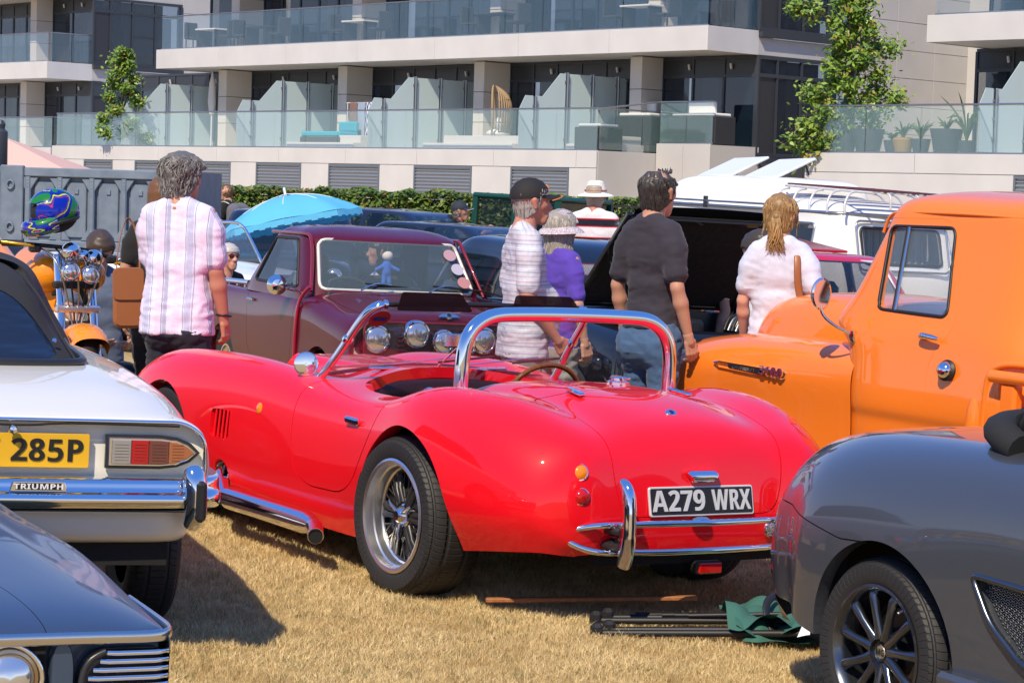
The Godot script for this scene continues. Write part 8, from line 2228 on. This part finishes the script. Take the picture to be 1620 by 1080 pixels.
		sleeves.append_array([[L.call(V(s * 0.045, 1.475, -0.025) * sc), sh + V(-s * 0.03, 0, 0), 0.046 * sc, 0.056 * sc], [sh + V(-s * 0.012, -0.010, 0), sh.lerp(el, 0.3), 0.056 * sc, 0.055 * sc * big], [sh.lerp(el, 0.3), se, 0.055 * sc * big, 0.057 * sc * big]])
		if sl > 1.0: sleeves.append([el, el.lerp(wr, sl - 1.0), 0.06 * sc, 0.045 * sc])
	body.add(net(bones, 0.014, 0.009 * q))
	emit(body, "body", skin, o)
	var dark := mat(col(0.01, 0.008, 0.007), 0.2)
	for s: float in [-1.0, 1.0]:
		emit(ball(V(0.0125, 0.009, 0.01) * sc, hd.call(s * 0.031, 0.016, 0.079), 10), "eye", dark, o)
	# shirt
	var hem: float = d.get("hem", 0.86) * sc
	var top: float = d.get("neckline", 1.475)
	var sb := [
		[L.call(V(-0.060 * w, 1.30, 0.004) * sc), L.call(V(0.060 * w, 1.30, 0.004) * sc), 0.106 * sc, 0.106 * sc, 0.95], [L.call(V(-0.075 * w, 1.39, -0.012) * sc), L.call(V(0.075 * w, 1.39, -0.012) * sc), 0.075 * sc, 0.080 * sc],
		[L.call(V(-0.035, 1.468, -0.028) * sc), L.call(V(0.035, 1.468, -0.028) * sc), 0.052 * sc, 0.052 * sc],
		[L.call(V(-0.050 * w, 1.16, 0.008) * sc), L.call(V(0.050 * w, 1.16, 0.008) * sc), 0.100 * sc * fat, 0.106 * sc * fat, 0.95], [L.call(V(-0.054 * w, 1.02, 0.012 * fat) * sc), L.call(V(0.054 * w, 1.02, 0.012 * fat) * sc), 0.106 * sc * fat, 0.112 * sc * fat, 0.95],
		[L.call(V(-0.060 * w, 0.91, 0.0) * sc), L.call(V(0.060 * w, 0.91, 0.0) * sc), 0.112 * sc * fat, 0.117 * sc * fat, 0.93], [V(-0.064, 0.79, 0) * sc, V(0.064, 0.79, 0) * sc, 0.116 * sc * fat, 0.121 * sc * fat, 0.93]]
	if fat > 1.1: sb.append([V(0, 1.07, 0.085) * sc, V(0, 0.97, 0.085) * sc, 0.105 * sc * fat, 0.10 * sc * fat])
	sb.append_array(sleeves)
	emit(creased(net(sb, 0.045 * sc, 0.012 * q, V(0, 0, 1), [Plane(V(0, -1, 0), -hem)]), 0.0048, hem, int(H * 1000.0)), "shirt", d.shirt, o)
	if d.has("collar"): emit(net([[neck + V(-0.05, -0.005, -0.03), neck + V(0.05, -0.005, -0.03), 0.034, 0.034], [neck + V(-0.06, -0.01, -0.02), neck + V(-0.035, -0.04, 0.06), 0.026, 0.018], [neck + V(0.06, -0.01, -0.02), neck + V(0.035, -0.04, 0.06), 0.026, 0.018]], 0.012, 0.007 * q), "collar", d.collar, o)
	# trousers
	var legs := [[V(-0.07, 0.90, 0) * sc, V(0.07, 0.90, 0) * sc, 0.110 * sc * lerpf(1, fat, 0.8), 0.110 * sc * lerpf(1, fat, 0.8), 0.92], [V(-0.075, 0.83, -0.03) * sc, V(0.075, 0.83, -0.03) * sc, 0.098 * sc, 0.098 * sc]]
	for s: float in [-1.0, 1.0]:
		var knee := V(s * 0.105, 0.48, 0.03 + 0.03 * s) * sc
		var foot := V(s * 0.115, 0.07, -0.02 + 0.05 * s) * sc
		if d.get("sit", false):
			knee = V(s * 0.14, 0.90, 0.44) * sc
			foot = V(s * 0.14, 0.50, 0.46) * sc
		legs.append_array([[V(s * 0.09, 0.86, 0) * sc, knee, 0.098 * sc, 0.068 * sc], [knee, foot, 0.066 * sc, 0.055 * sc]])
		emit(net([[foot + V(0, -0.035, -0.03), foot + V(s * 0.02, -0.045, 0.14), 0.04, 0.035]], 0.01, 0.012), "shoe", mat(col(0.03, 0.025, 0.02), 0.5), o)
	emit(creased(net(legs, 0.04 * sc, 0.017 * q, V(0, 0, 1), [Plane(V(0, 1, 0), hem + 0.035)]), 0.008, 0.0, int(H * 1000.0) + 5), "trousers", d.trousers, o)
	# hair
	if d.has("hair"):
		var hb := []
		var style: String = d.style
		var hm: StandardMaterial3D = d.hair
		var r := RandomNumberGenerator.new()
		r.seed = int(H * 1000.0)
		# locks laid over the skull: t = 0 at the crown, 1 at the lowest edge; a = 0 in front
		var at_skull := func(a: float, t: float, out: float) -> Vector3:
			var front := cos(a) > 0.35
			var low := 0.050 if front else lerpf(-0.030, -0.085, clampf(0.35 - cos(a), 0.0, 1.0)) if style in ["bald", "short", "crop", "tail"] else lerpf(-0.045, -0.105, clampf(0.35 - cos(a), 0.0, 1.0)) if style == "wavy" else lerpf(-0.13, -0.16, clampf(0.35 - cos(a), 0.0, 1.0))
			var lat := lerpf(PI / 2, -1.1, t)
			var y := 0.035 + sin(lat) * 0.083 if lat > 0.0 else lerpf(0.035, low, minf(1.0, -lat / 1.1))
			var rr := (0.081 * cos(lat) if lat > 0.0 else lerpf(0.081, 0.066 if style != "bob" else 0.085, minf(1.0, -lat / 1.1))) + out
			if front and y < low: y = low
			return hd.call(sin(a) * rr, y, cos(a) * rr + (-0.023 if cos(a) < 0.0 else 0.012) * minf(1.0, absf(cos(a)) * 1.6) * (1.0 if lat > 0.0 else lerpf(1.0, 0.4, -lat / 1.1)))
		var thick: float = {"wavy": 0.018, "short": 0.015, "crop": 0.008, "bald": 0.0095, "bob": 0.018, "tail": 0.014}[style]
		for k in 30:
			var a := TAU * k / 30.0
			for t in 5:
				var t0 := t / 5.0
				if style == "bald" and (t == 0 or (t == 1 and (cos(a) > 0.2 or k % 3 == 0))): continue
				if cos(a) > 0.35 and t >= 3: continue
				hb.append([at_skull.call(a, t0, 0.0), at_skull.call(a + 0.05, t0 + 0.2, 0.0), thick * sc, thick * sc])
		var curls: int = {"wavy": 130, "short": 90, "crop": 0, "bald": 90, "bob": 90, "tail": 110}[style]
		for k in curls:
			var a := r.randf_range(0.75, TAU - 0.75)
			var t0 := r.randf_range(0.05 if style != "bald" else 0.42, 0.92)
			var u := r.randf_range(0.06, 0.16)
			var sw := r.randf_range(-0.28, 0.28) if style == "wavy" else r.randf_range(-0.08, 0.08)
			var ou := thick * 0.62 if style != "wavy" else r.randf_range(0.010, 0.030)
			hb.append([at_skull.call(a, t0, ou), at_skull.call(a + sw, minf(1.0, t0 + u), ou * r.randf_range(0.7, 1.15)), r.randf_range(0.006, 0.010) * (1.5 if style == "wavy" else 1.0), r.randf_range(0.003, 0.007) * (1.5 if style == "wavy" else 1.0)])
		if style == "bald":
			for k in 14: hb.append([hd.call(-0.045 + k * 0.007, 0.108, 0.045), hd.call(-0.05 + k * 0.0075 + r.randf_range(-0.006, 0.006), 0.128 + r.randf() * 0.016, 0.03 + r.randf_range(-0.015, 0.02)), 0.006, 0.002])
		if style == "tail":
			hb.append([hd.call(0, 0.0, -0.085), hd.call(0, -0.012, -0.112), 0.026, 0.028])
			for k in 16: hb.append([hd.call(r.randf_range(-0.02, 0.02), -0.012, -0.112), hd.call(r.randf_range(-0.05, 0.05), -0.13 - r.randf() * 0.07, -0.095 + r.randf_range(-0.012, 0.012)), 0.013, 0.004])
			for k in 10: hb.append([hd.call(-0.09 + 0.18 * (k % 2), 0.03 - 0.01 * k, 0.02), hd.call((-0.10 + 0.20 * (k % 2)) * r.randf_range(0.9, 1.2), -0.05 - 0.01 * k, r.randf_range(-0.02, 0.03)), 0.005, 0.002])
		var hg := net(hb, 0.007, 0.0066 * q)
		if q == 1.0:
			var count: int = {"wavy": 900, "short": 700, "crop": 260, "bald": 620, "bob": 800, "tail": 900}[style]
			for k in count:
				var a := r.randf_range(0.5, TAU - 0.5)
				var t0 := r.randf_range(0.0 if style != "bald" else 0.33, 0.9)
				if style == "bald" and cos(a) > 0.3: continue
				var dt := r.randf_range(0.10, 0.24)
				var da := r.randf_range(-0.16, 0.16) if style != "wavy" else r.randf_range(-0.35, 0.35)
				var ou := thick * 0.9 + r.randf_range(0.0, 0.006) + (r.randf_range(0.0, 0.018) if style == "wavy" else 0.0)
				var p0: Vector3 = at_skull.call(a, t0, ou * 0.85)
				var p1: Vector3 = at_skull.call(a + da * 0.4, minf(1.0, t0 + dt * 0.5), ou)
				var p2: Vector3 = at_skull.call(a + da, minf(1.05, t0 + dt), ou * r.randf_range(0.8, 1.25))
				var st := tube(PackedVector3Array([p0, p1, p2]), PackedFloat32Array([0.0026, 0.0032, 0.0010]), 3)
				var u := Vector2(r.randf(), r.randf())
				for e in st.uv.size(): st.uv[e] = u
				hg.add(st)
			if style == "tail":
				for k in 160:
					var st := tube(spline(PackedVector3Array([hd.call(r.randf_range(-0.022, 0.022), 0.0, -0.125), hd.call(r.randf_range(-0.035, 0.035), -0.07, -0.135 + r.randf_range(-0.012, 0.012)), hd.call(r.randf_range(-0.06, 0.06), -0.15 - r.randf() * 0.07, -0.105 + r.randf_range(-0.02, 0.02))]), 4), PackedFloat32Array([0.003, 0.0035, 0.003, 0.001]), 3)
					var u := Vector2(r.randf(), r.randf())
					for e in st.uv.size(): st.uv[e] = u
					hg.add(st)
		var hc := hm.albedo_color.srgb_to_linear()
		emit(hg, "hair", leaf_mat(Color(hc.r * 0.55, hc.g * 0.55, hc.b * 0.55).linear_to_srgb(), Color(minf(1, hc.r * 1.5), minf(1, hc.g * 1.5), minf(1, hc.b * 1.5)).linear_to_srgb(), hm.albedo_color, int(H * 100.0)), o)
	if d.has("hat"):
		var hat: String = d.hat
		var T := Transform3D(ht, head_c) * at(V(0, 0.040, -0.006) * sc, V(-0.06, 0, 0), Vector3.ONE * sc)
		if hat == "cap":
			var cr := lathe([0, 0.092, 0.03, 0.088, 0.062, 0.070, 0.086, 0.035, 0.094, 0.0, 0.092, -0.012], 28).moved(at(V(0, 0.0, -0.006), Vector3.ZERO, V(1.02, 1.1, 1.22)))
			var c := emit(cr, "cap", d.hat_mat, o, T)
			var pk := []
			for k in 7:
				var u := k / 6.0 * 2.0 - 1.0
				pk.append(xyzs([u * 0.078, 0.004, 0.075 - u * u * 0.055, u * 0.086, 0.004 - u * u * 0.012, 0.115 - u * u * 0.06, u * 0.078, -0.006 - u * u * 0.022, 0.175 - u * u * 0.075]))
			var pv := patch(pk, 16, 10)
			emit(pv, "peak", d.hat_mat, c)
			emit(tube(spline(xyzs([-0.078, -0.028, 0.10, -0.05, -0.015, 0.155, 0, -0.006, 0.176, 0.05, -0.015, 0.155, 0.078, -0.028, 0.10]), 20), 0.0035, 6), "peak_edge", d.hat_trim, c)
			for k in 5: emit(tube(spline(xyzs([-0.02 + k * 0.011, 0.035, 0.096, -0.016 + k * 0.011, 0.048 + 0.006 * (k % 2), 0.093, -0.012 + k * 0.011, 0.055, 0.088]), 6), 0.0045, 6), "embroidery", d.hat_trim, c)
			emit(ball(V(0.008, 0.005, 0.008), V(0, 0.092, -0.004), 8), "button", d.hat_mat, c)
		else:
			var c := emit(lathe([0, 0.098, 0.04, 0.096, 0.066, 0.086, 0.080, 0.05, 0.092, 0.0, 0.100, -0.012, 0.13, -0.028 if hat == "bucket" else -0.02, 0.152, -0.052 if hat == "bucket" else -0.03, 0.154, -0.056 if hat == "bucket" else -0.033, 0.13, -0.034, 0.098, -0.02], 40), "sun_hat", d.hat_mat, o, T * at(V(0, -0.005, 0), Vector3.ZERO, V(1, 1, 1.06)))
			if hat == "brim": emit(tube(ring(xyzs([0.09, 0.012, 0, 0, 0.012, 0.09, -0.09, 0.012, 0, 0, 0.012, -0.09]), 32), 0.008, 8, true), "hat_band", K.tan, c)
	if d.has("glasses"):
		var gl := emit(tube(xyzs([-0.082, 0, -0.01, -0.072, 0.004, 0.08, -0.012, 0.004, 0.103, 0.012, 0.004, 0.103, 0.072, 0.004, 0.08, 0.082, 0, -0.01]), 0.0028, 6), "sunglasses", K.black, o, Transform3D(ht, head_c) * at(V(0, 0.016, 0), Vector3.ZERO, Vector3.ONE * sc))
		for s: float in [-1.0, 1.0]: emit(ball(V(0.026, 0.020, 0.006), V(s * 0.035, -0.004, 0.098), 14, V(0, s * 0.3, 0)), "lens", mat(col(0.06, 0.015, 0.012), 0.05), gl)
	return o

# cloth that creases: slanting wrinkles, stronger at the waist and under the arms
func creased(g: Geo, amp: float, hem: float, seed_: int) -> Geo:
	var f := noise(5.5, 2, seed_)
	var f2 := noise(16.0, 1, seed_ + 3)
	for k in g.v.size():
		var p := g.v[k]
		var a := f.get_noise_3d(p.x * 0.9 + p.y * 0.8, p.y * 2.6, p.z * 0.9 - p.y * 0.5)
		var w := 0.55 + 0.75 * exp(-absf(p.y - hem - 0.12) * 5.0) + (0.5 if hem == 0.0 else 0.0)
		g.v[k] = p + g.n[k] * (amp * w * ((1.0 - absf(a) * 3.4) * 0.75 - 0.3) + 0.0015 * f2.get_noise_3d(p.x, p.y * 2.0, p.z))
		g.n[k] = Vector3.ZERO
	for k in range(0, g.i.size(), 3):
		var c := (g.v[g.i[k + 1]] - g.v[g.i[k]]).cross(g.v[g.i[k + 2]] - g.v[g.i[k]])
		for e in 3: g.n[g.i[k + e]] += c
	for k in g.n.size(): g.n[k] = g.n[k].normalized()
	return g

func stripes(base: Color, list: Array, n: int, vertical := true) -> ImageTexture:
	var im := Image.create(n, n, false, Image.FORMAT_RGB8)
	var f := noise(0.15, 2, 91)
	for a in n:
		var c := base
		for s in list:
			if a >= s[0] and a < s[1]: c = c.lerp(s[2], s[3])
		for b in n:
			var k := 1.0 + 0.05 * f.get_noise_2d(a, b)
			var e := Color(c.r * k, c.g * k, c.b * k)
			if vertical: im.set_pixel(a, b, e)
			else: im.set_pixel(b, a, e)
	return ImageTexture.create_from_image(im)

func cloth(c: Color, seed_ := 1) -> StandardMaterial3D:
	var m := mat(Color.WHITE, 0.9)
	var d := c.srgb_to_linear()
	tri_tex(m, grain(0.03, Color(d.r * 0.86, d.g * 0.86, d.b * 0.86).linear_to_srgb(), c, 3, seed_, 256), 3.0, 0.35)
	m.rim_enabled = true
	m.rim = 0.2
	return m

func people() -> void:
	var jeans := cloth(col(0.055, 0.115, 0.22), 71)
	var navy := cloth(col(0.015, 0.018, 0.03), 72)
	var grey := cloth(col(0.27, 0.26, 0.24), 73)
	var blk := cloth(col(0.012, 0.011, 0.012), 74)
	var white := cloth(col(0.64, 0.67, 0.82), 75)
	var tee := cloth(col(0.032, 0.028, 0.04), 76)
	var S := func(t: ImageTexture, sc: float, roll := false) -> StandardMaterial3D:
		var m := mat(Color.WHITE, 0.9)
		m.albedo_texture = t
		m.uv1_triplanar = true
		m.uv1_triplanar_sharpness = 4.0
		m.uv1_scale = Vector3.ONE * sc
		return m
	var lilac := Color(0.87, 0.84, 0.92)
	var s1: StandardMaterial3D = S.call(stripes(lilac, [[8, 20, Color(0.55, 0.58, 0.68), 0.6], [22, 25, Color(0.45, 0.48, 0.58), 0.8], [26, 44, Color(0.93, 0.76, 0.86), 0.45], [60, 63, Color(0.5, 0.52, 0.62), 0.7], [66, 84, Color(0.62, 0.66, 0.78), 0.55], [86, 88, Color(0.45, 0.48, 0.58), 0.8], [96, 118, Color(0.93, 0.78, 0.88), 0.4]], 128), 4.3)
	var o := person({"label": "man with wavy grey hair in a pink and grey striped shirt, seen from behind", "h": 1.79, "face": PI - 0.22, "at": V(-1.80, 0.055, -12.2), "turn": -0.55, "shirt": s1, "collar": mat(col(0.62, 0.68, 0.78), 0.9), "trousers": navy, "hair": mat(col(0.24, 0.225, 0.21), 0.7), "style": "wavy", "hem": 0.80, "fat": 1.2, "broad": 1.04, "loose": 1.25, "sleeve": 0.78, "arm": 1.1, "skin": col(0.50, 0.22, 0.14), "right": [V(-0.05, -0.285, 0.0), V(-0.075, -0.545, 0.07)], "left": [V(0.02, -0.28, 0.10), V(-0.08, -0.42, 0.32)]})
	emit(tube(ring(xyzs([0.034, 0, 0, 0, 0, 0.03, -0.034, 0, 0, 0, 0, -0.03]), 20), 0.012, 8, true, 0.6), "wristwatch", K.trim, o, at(V(-0.241, 0.93, 0.057), V(0.12, 0, 0.05)))
	o = person({"label": "man in a black cap and pale striped polo shirt, face turned right", "h": 1.76, "face": PI / 2 + 0.22, "at": V(0.06, 0.0, -12.5), "turn": 0.05, "shirt": S.call(stripes(Color(0.76, 0.77, 0.81), [[2, 4, Color(0.62, 0.45, 0.52), 0.5], [8, 10, Color(0.45, 0.5, 0.6), 0.5], [14, 15, Color(0.95, 0.95, 0.97), 0.8], [19, 21, Color(0.5, 0.52, 0.6), 0.5], [26, 28, Color(0.65, 0.5, 0.55), 0.4]], 32, false), 9.0), "collar": mat(col(0.20, 0.30, 0.48), 0.9), "trousers": grey, "hair": mat(col(0.35, 0.33, 0.31), 0.8), "style": "crop", "hat": "cap", "hat_mat": mat(col(0.012, 0.011, 0.012), 0.8), "hat_trim": mat(col(0.75, 0.2, 0.03), 0.6), "hem": 0.78, "fat": 1.2, "broad": 1.06, "loose": 1.15, "sleeve": 0.85, "arm": 1.08, "skin": col(0.52, 0.23, 0.155), "right": [V(-0.06, -0.29, -0.02), V(0.0, -0.53, 0.16)]})
	person({"label": "slim man in a charcoal tee shirt and blue jeans by the raised bonnet", "h": 1.86, "face": PI - 0.8, "at": V(0.76, -0.02, -12.5), "turn": 0.05, "broad": 0.92, "arm": 0.95, "shirt": tee, "trousers": jeans, "hair": mat(col(0.045, 0.04, 0.036), 0.7), "style": "bald", "hem": 0.93, "sleeve": 0.75, "skin": col(0.50, 0.25, 0.16), "right": [V(-0.07, -0.28, -0.03), V(-0.09, -0.54, 0.05)], "fat": 0.97, "loose": 1.1})
	o = person({"label": "woman with a blonde ponytail in a white tee shirt, tan strap on her shoulder", "h": 1.77, "face": PI - 0.12, "at": V(1.50, -0.045, -12.9), "turn": -0.2, "nod": 0.1, "shirt": white, "trousers": jeans, "hair": mat(col(0.42, 0.25, 0.10), 0.6), "style": "tail", "hem": 0.86, "broad": 0.86, "sleeve": 0.7, "arm": 0.9, "loose": 1.1, "skin": col(0.62, 0.33, 0.24), "right": [V(-0.09, -0.26, -0.07), V(0.03, -0.34, 0.14)], "left": [V(0.06, -0.28, 0.03), V(0.05, -0.50, 0.14)]})
	emit(tube(spline(xyzs([-0.085, 1.45, 0.02, -0.10, 1.455, -0.06, -0.105, 1.36, -0.112, -0.12, 1.22, -0.118, -0.17, 1.08, -0.10, -0.21, 0.98, -0.04]), 30), 0.020, 8, false, 0.2), "bag_strap", K.tan, o)
	emit(slab(rounded(rect(-0.12, 0.0, 0.12, 0.22), 0.04), 0.08, 0.01), "bag", K.tan, o, at(V(-0.24, 0.78, 0.0), V(0, PI / 2, 0)))
	person({"label": "man in a dark tee shirt bending over the engine behind the blonde woman", "h": 1.76, "face": -PI / 2 - 0.7, "at": V(1.86, -0.05, -13.45), "lean": 0.75, "shirt": tee, "trousers": navy, "hair": mat(col(0.05, 0.04, 0.03), 0.8), "style": "short", "cell": 1.4, "right": [V(-0.06, -0.27, 0.06), V(-0.02, -0.45, 0.2)]})
	person({"label": "person in a crumpled white top bending beyond the engine bay", "h": 1.65, "face": -PI / 2 + 0.3, "at": V(1.66, -0.05, -15.9), "lean": 0.7, "shirt": cloth(col(0.6, 0.6, 0.6), 77), "trousers": navy, "hair": mat(col(0.2, 0.15, 0.1), 0.8), "style": "short", "cell": 1.6})
	var fl := Image.create(64, 64, false, Image.FORMAT_RGB8)
	var fn := noise(0.12, 2, 81)
	for y in 64:
		for x in 64:
			var v := fn.get_noise_2d(x, y)
			fl.set_pixel(x, y, Color(0.82, 0.80, 0.80) if absf(v) < 0.22 else Color(0.50, 0.50, 0.58) if v > 0 else Color(0.72, 0.58, 0.62))
	person({"label": "woman in a flowered white sun hat and purple tee shirt", "h": 1.60, "face": PI - 0.75, "at": V(0.26, -0.01, -13.7), "turn": -0.2, "shirt": cloth(col(0.10, 0.05, 0.42), 78), "trousers": grey, "hair": mat(col(0.50, 0.46, 0.40), 0.7), "style": "bob", "hat": "bucket", "hat_mat": S.call(ImageTexture.create_from_image(fl), 7.0), "hem": 0.82, "sleeve": 0.8, "broad": 0.95, "skin": col(0.52, 0.28, 0.2)})
	person({"label": "man in a white brimmed hat and navy, white and red striped shirt", "h": 1.84, "face": PI - 0.3, "at": V(0.70, -0.02, -20.3), "shirt": S.call(stripes(Color(0.86, 0.84, 0.86), [[0, 22, Color(0.05, 0.05, 0.13), 1.0], [22, 26, Color(0.75, 0.1, 0.16), 1.0], [60, 64, Color(0.75, 0.1, 0.16), 1.0]], 64, false), 6.0), "collar": navy, "trousers": navy, "hair": mat(col(0.3, 0.25, 0.2), 0.8), "style": "crop", "hat": "brim", "hat_mat": mat(col(0.74, 0.72, 0.66), 0.85), "broad": 1.1, "fat": 1.1, "skin": col(0.45, 0.17, 0.11), "cell": 1.5})
	o = person({"label": "young man in a black tee shirt carrying a grey backpack by the hedge", "h": 1.68, "face": -PI / 2 - 0.55, "at": V(-4.18, 0.02, -33.0), "shirt": blk, "trousers": grey, "hair": mat(col(0.12, 0.06, 0.03), 0.8), "style": "crop", "cell": 2.2, "skin": col(0.55, 0.3, 0.21), "left": [V(0.05, -0.28, -0.02), V(0.03, -0.5, 0.1)], "right": [V(-0.05, -0.26, 0.1), V(0.0, -0.2, 0.32)]})
	var pack := cloth(col(0.13, 0.13, 0.16), 79)
	emit(net([[V(-0.08, 1.30, -0.2), V(-0.08, 0.98, -0.22), 0.12, 0.13], [V(0.08, 1.30, -0.2), V(0.08, 0.98, -0.22), 0.12, 0.13], [V(0, 1.05, -0.30), V(0, 0.95, -0.30), 0.08, 0.09]], 0.05, 0.025), "backpack", pack, o)
	emit(tube(spline(xyzs([0.11, 1.40, -0.12, 0.12, 1.43, 0.0, 0.12, 1.33, 0.12, 0.12, 1.1, 0.10]), 10), 0.02, 8, false, 0.4), "pack_strap", mat(col(0.5, 0.5, 0.35), 0.8), o)
	person({"label": "seated man in a dark cap and white shirt raising one hand by the hedge", "h": 1.74, "face": PI / 2 - 0.1, "at": V(-0.72, -0.17, -28.5), "shirt": white, "trousers": navy, "hair": mat(col(0.3, 0.28, 0.26), 0.8), "style": "crop", "hat": "cap", "hat_mat": mat(col(0.02, 0.025, 0.04), 0.8), "hat_trim": mat(col(0.5, 0.5, 0.5), 0.6), "sit": true, "cell": 2.0, "skin": col(0.5, 0.24, 0.16), "right": [V(-0.08, -0.20, 0.18), V(0.02, -0.04, 0.38)]})
	person({"label": "grey haired woman in sunglasses seated beyond the maroon pickup's bed", "h": 1.62, "face": 0.75, "at": V(-2.39, -0.42, -18.9), "shirt": blk, "trousers": navy, "hair": mat(col(0.55, 0.52, 0.48), 0.7), "style": "short", "glasses": true, "sit": true, "cell": 1.3, "nod": -0.1, "skin": col(0.56, 0.26, 0.19)})
	person({"label": "person in profile seated beyond the pickup, seen through its windscreen", "h": 1.7, "face": -PI / 2 + 0.2, "at": V(-1.12, -0.42, -19.3), "shirt": white, "trousers": navy, "hair": mat(col(0.03, 0.025, 0.02), 0.8), "style": "short", "sit": true, "cell": 1.5, "skin": col(0.5, 0.25, 0.17), "right": [V(-0.05, -0.2, 0.16), V(0.02, -0.3, 0.36)]})
	person({"label": "person in black trousers seated behind the orange motorcycle", "h": 1.72, "face": 0.35, "at": V(-2.72, -0.36, -14.9), "shirt": cloth(col(0.10, 0.13, 0.20), 80), "trousers": blk, "hair": mat(col(0.07, 0.045, 0.03), 0.8), "style": "short", "sit": true, "nod": 0.5, "cell": 1.4, "right": [V(-0.06, -0.22, 0.12), V(0.08, -0.36, 0.34)], "left": [V(0.06, -0.22, 0.14), V(0.0, -0.36, 0.38)]})
	person({"label": "brown haired woman in black mostly hidden behind the striped shirt man", "h": 1.66, "face": PI - 0.1, "at": V(-2.04, 0.06, -13.15), "shirt": blk, "trousers": blk, "hair": mat(col(0.20, 0.09, 0.035), 0.6), "style": "bob", "cell": 1.5})
